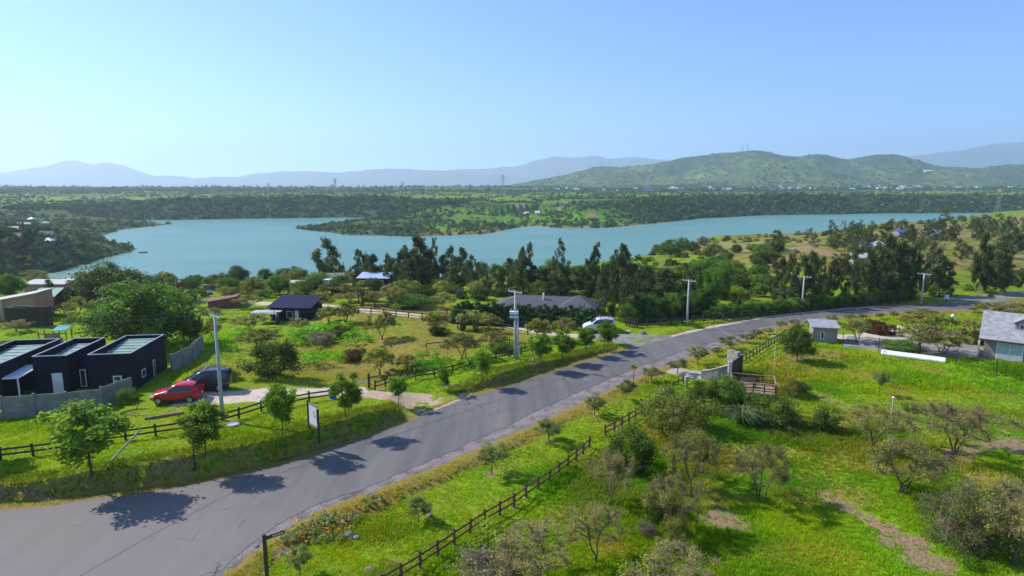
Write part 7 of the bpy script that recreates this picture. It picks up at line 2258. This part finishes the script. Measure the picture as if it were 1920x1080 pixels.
# ------------------------------------------------------------------ village at the foot of the hills
vr = random.Random(21)
protos = []
for i, (mt, wl_) in enumerate([(M_WHITE, M_WHITE), (M_ROOFLIGHT, M_WHITE), (M_RUST, M_ROOFLIGHT), (M_SKYROOF, M_WHITE), (M_GREYROOF, M_ROOFLIGHT)]):
    w = 13 + 3 * i
    protos.append(hut('village_house', (0, 0, 0), 0, w, 9, 4.2, (wl_, mt), 'tiny pale house of the village at the foot of the hills', 'gable', 2.5, .6, 'house', (), False, 'village houses under the hills'))
first = [True] * 5
for i in range(95):
    px = vr.choice([vr.uniform(1190, 1540), vr.uniform(1600, 1920), vr.uniform(1000, 1920)]); py = vr.uniform(351.5, 360)
    if px < 1180: py = vr.uniform(356, 361)
    if px > 1720: py = vr.uniform(350, 358)
    dep = 1500 + (360.5 - py) * 110; u = (px - 960) / FOCAL_PX
    k = vr.randrange(5)
    o = protos[k] if first[k] else copy_tree(protos[k]); first[k] = False
    o.location = (u * dep, dep, hz_at(u * dep, dep) + 2.0); o.rotation_euler.z = vr.uniform(-.5, .5)
    s = vr.uniform(.45, .9); o.scale = (s, s, s)
for i, (px, py, w) in enumerate([(1735, 322, 40), (1780, 334, 34), (1805, 332, 24)]):
    u, dy, dz = ray(px, py); t = 2900.0
    hut('hillside_house', (u * t, dy * t, CAM_H + dz * t), 0, w, 14, 5, (M_WHITE, M_WHITE), ('white house highest on the hillside at the right', 'broad white house lower on the hillside at the right', 'small white house right of the broad one on the hillside')[i], 'gable', 3, .6, 'house')


# ------------------------------------------------------------------ masts and pylons
def mast(px, base_py, top_py, dist, label, kind='telecom', leg=0.02, thick=0.35):
    u = (px - 960) / FOCAL_PX
    _, dy, dz = ray(px, top_py); ztop = CAM_H + dz / dy * dist
    x, y = u * dist / (ray(px, top_py)[1]) * 1.0, dist
    zb = hz_at(x, y) - 1 if kind != 'hilltop' else ztop - 38
    h = ztop - zb
    root = empty('lattice_mast' if kind != 'pylon' else 'power_pylon', (x, y, zb)); tag(root, label, 'mast' if kind != 'pylon' else 'pylon')
    nb = 8; bw = h * .075; tw = h * .018
    for b in range(nb):
        z0, z1 = h * b / nb, h * (b + 1) / nb; w0 = bw + (tw - bw) * (b / nb) ** .7; w1 = bw + (tw - bw) * ((b + 1) / nb) ** .7
        m = MB(); c = [(-1, -1), (1, -1), (1, 1), (-1, 1)]
        for i, (sx, sy) in enumerate(c):
            m.bar((sx * w0, sy * w0, z0), (sx * w1, sy * w1, z1), thick, thick)
            tx, ty = c[(i + 1) % 4]; m.bar((sx * w0, sy * w0, z0), (tx * w1, ty * w1, z1), thick * .6, thick * .6)
        m.build('lattice_section', (M_RUST if b % 2 else M_ROOFLIGHT) if (kind == 'telecom' and b >= 5) else M_METAL, root)
    if kind == 'pylon':
        for f, L in ((.72, .16), (.84, .19), (.95, .12)):
            MB().bar((-h * L, 0, h * f), (h * L, 0, h * f), thick, thick * 1.6).bar((-h * L, 0, h * f), (0, 0, h * (f + .05)), thick * .6, thick * .6).bar((h * L, 0, h * f), (0, 0, h * (f + .05)), thick * .6, thick * .6).build('crossarm', M_METAL, root)
    if kind == 'telecom':
        for k in range(3): MB().tube([(math.cos(k * 2.1) * h * .035, math.sin(k * 2.1) * h * .035, h * (.8 + .05 * k)), (math.cos(k * 2.1) * h * .055, math.sin(k * 2.1) * h * .055, h * (.8 + .05 * k))], h * .014, 10).build('dish', M_WHITE, root)
        MB().tube([(0, 0, h), (0, 0, h * 1.06)], thick * .5, 5).build('antenna', M_TAIL, root)


mast(1876, 402, 348, 620, 'red and white lattice mast standing by the lake at the right', 'telecom', thick=.17)
mast(1217, 356, 312, 2000, 'red and white lattice mast before the hills in the centre', 'telecom', thick=.55)
for px, top, dist, lb_ in [(503, 343, 1700, 'power pylon over the far left bank'), (628, 334, 1500, 'tallest power pylon on the left, behind the far bank'), (755, 340, 1600, 'power pylon behind the peninsula'), (943, 328, 1400, 'power pylon left of the hills'), (330, 352, 2400, 'faint power pylon at the far left plain')]:
    mast(px, 360, top, dist, lb_, 'pylon', thick=.5)
for px in (1393, 1402): mast(px, 282, 269, 3300, 'thin antenna mast on the hilltop, ' + ('left one' if px < 1400 else 'right one'), 'hilltop', thick=.6)

# ------------------------------------------------------------------ flags, boat, small things
for px, py, top, cols_, lb_ in [(331, 552, 524, (M_BLUE, M_WHITE, M_TAIL), 'small national flag in white red and blue by the shore'), (389, 556, 544, (M_WHITE, M_WHITE, M_TAIL), 'tiny white and red flag by the low hut'), (505, 544, 534, (M_WHITE, M_WHITE, M_WHITE), 'tiny white flag in the scrub above the dark cabin')]:
    x, y, z, dep = ground(px, py); h = (py - top) * dep / FOCAL_PX
    r_ = empty('flag_pole', (x, y, z)); tag(r_, lb_, 'flag')
    MB().tube([(0, 0, -.2), (0, 0, h)], .04, 6).build('pole', M_WHITE, r_)
    MB().box(.04, .45, -.01, .01, h - .45, h).build('canton', cols_[0], r_); MB().box(.45, 1.1, -.012, .012, h - .5, h - .05).build('upper_stripe', cols_[1], r_); MB().box(.04, 1.05, -.011, .011, h - .95, h - .5).build('lower_stripe', cols_[2], r_)
x, y = wz(268, 474)
bt = empty('rowing_boat', (x, y, WATER_Z + .02), .2); tag(bt, 'small dark boat floating off the left headland', 'boat')
m = MB(); pr = [(-2.6, .0), (-2.2, .6), (0, .8), (1.8, .6), (2.8, 0)]
bot = [(a * .85, b * .6, -.1) for a, b in pr] + [(a * .85, -b * .6, -.1) for a, b in pr[::-1][1:-1]]; tp = [(a, b, .5) for a, b in pr] + [(a, -b, .5) for a, b in pr[::-1][1:-1]]
m.poly(bot)
for i in range(len(tp)): m.poly([bot[i], bot[(i + 1) % len(tp)], tp[(i + 1) % len(tp)], tp[i]])
m.build('hull', M_DARKWOOD, bt)
for q in (-.9, .7): MB().box(q - .15, q + .15, -.6, .6, .32, .38).build('thwart', M_DECK, bt)
for px, py, r, lb_ in [(437, 797, .55, 'round concrete cover beside the nearest utility pole'), (1247, 732, .6, 'round concrete cover on the verge near the apron'), (1453, 631, .5, 'round pale cover near the top of the ladder like fence'), (996, 676, .4, 'flat pale cover on the grass by the transformer pole'), (1178, 622, .4, 'flat pale cover at the side road corner')]:
    x, y, z, _ = ground(px, py); r_ = empty('manhole_cover', (x, y, z)); tag(r_, lb_, 'cover')
    MB().disc((0, 0, -.2), r, .3, 20).build('ring', M_CONC, r_); MB().disc((0, 0, .1), r * .8, .035, 20).build('lid', M_ROOFLIGHT, r_)
# stones and dead wood


def rock(px, py, s, label, group=None):
    x, y, z, _ = ground(px, py); bm = bmesh.new(); bmesh.ops.create_icosphere(bm, subdivisions=2, radius=s)
    rr = random.Random(int(px))
    for v in bm.verts: v.co *= 1 + rr.uniform(-.18, .18); v.co.z *= .7
    me = bpy.data.meshes.new('rock'); bm.to_mesh(me); bm.free()
    o = link('rock', me, M_ROCK); o.location = (x, y, z + s * .2); tag(o, label, 'rock', group)


for a in [(693, 1072, .3, 'pale rock beside the bottom of the rail fence'), (481, 1026, .16, 'small pale stone at the road corner'), (655, 1006, .32, 'grey stump like rock on the lawn below the poppies'), (668, 1009, .2, 'smaller rock right of the stump like rock'), (1205, 626, .5, 'rocks piled at the culvert of the side road'), (806, 968, .2, 'reddish stone behind the little dark lawn tree')]: rock(*a)
x, y, z, _ = ground(250, 778); r_ = empty('dead_branch', (x, y, z)); tag(r_, 'dry dark fallen branch on the grass behind the left fence', 'branch')
MB().tube([(-1.1, 0, .1), (-.3, .1, .35), (.3, 0, .5), (.9, .2, .45), (1.4, .1, .5)], [.09, .08, .06, .05, .02], 6).build('limb', M_BARK, r_)
MB().tube([(.3, 0, .5), (.5, -.1, .8), (.6, 0, 1.0)], [.05, .03, .015], 5).tube([(-.3, .1, .35), (.1, -.3, .3), (.9, -.5, .3)], [.05, .03, .015], 5).build('fork', M_BARK, r_)
x, y, z, _ = ground(272, 787); x2, y2, z2, _ = ground(345, 776)
tag(MB().tube([(x, y, z + .1), (x2, y2, z2 + .12)], [.13, .11], 8).build('felled_log', M_BARK_PALE), 'straight felled log lying behind the left fence', 'log')
x, y, z, _ = ground(1700, 885); r_ = empty('dead_branch', (x + 2.2, y, z)); tag(r_, 'dark pile of dead branches beside the broad thorn tree', 'branch')
for i in range(7): MB().tube([(vr.uniform(-1, 1), vr.uniform(-.5, .5), .1), (vr.uniform(-1, 1), vr.uniform(-.5, .5), vr.uniform(.2, .7)), (vr.uniform(-1.5, 1.5), vr.uniform(-.6, .6), vr.uniform(.1, .6))], [.05, .04, .015], 5).build('stick', M_BARK, r_)
# cast shadow of the power cables, painted on the road as a thin dark strip
wire_shadow_line = densify(smooth_line([at(-40, 1180), at(150, 1080), at(300, 995), at(470, 908), at(600, 862), at(800, 795), at(1000, 728), at(1200, 662)], 4), .5)
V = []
for i, p in enumerate(wire_shadow_line):
    w = .028 + .02 * float(fbm(p[0], p[1], 2, 3)); a = wire_shadow_line[max(i - 1, 0)]; b = wire_shadow_line[min(i + 1, len(wire_shadow_line) - 1)]; dx, dy = b[0] - a[0], b[1] - a[1]; L = math.hypot(dx, dy)
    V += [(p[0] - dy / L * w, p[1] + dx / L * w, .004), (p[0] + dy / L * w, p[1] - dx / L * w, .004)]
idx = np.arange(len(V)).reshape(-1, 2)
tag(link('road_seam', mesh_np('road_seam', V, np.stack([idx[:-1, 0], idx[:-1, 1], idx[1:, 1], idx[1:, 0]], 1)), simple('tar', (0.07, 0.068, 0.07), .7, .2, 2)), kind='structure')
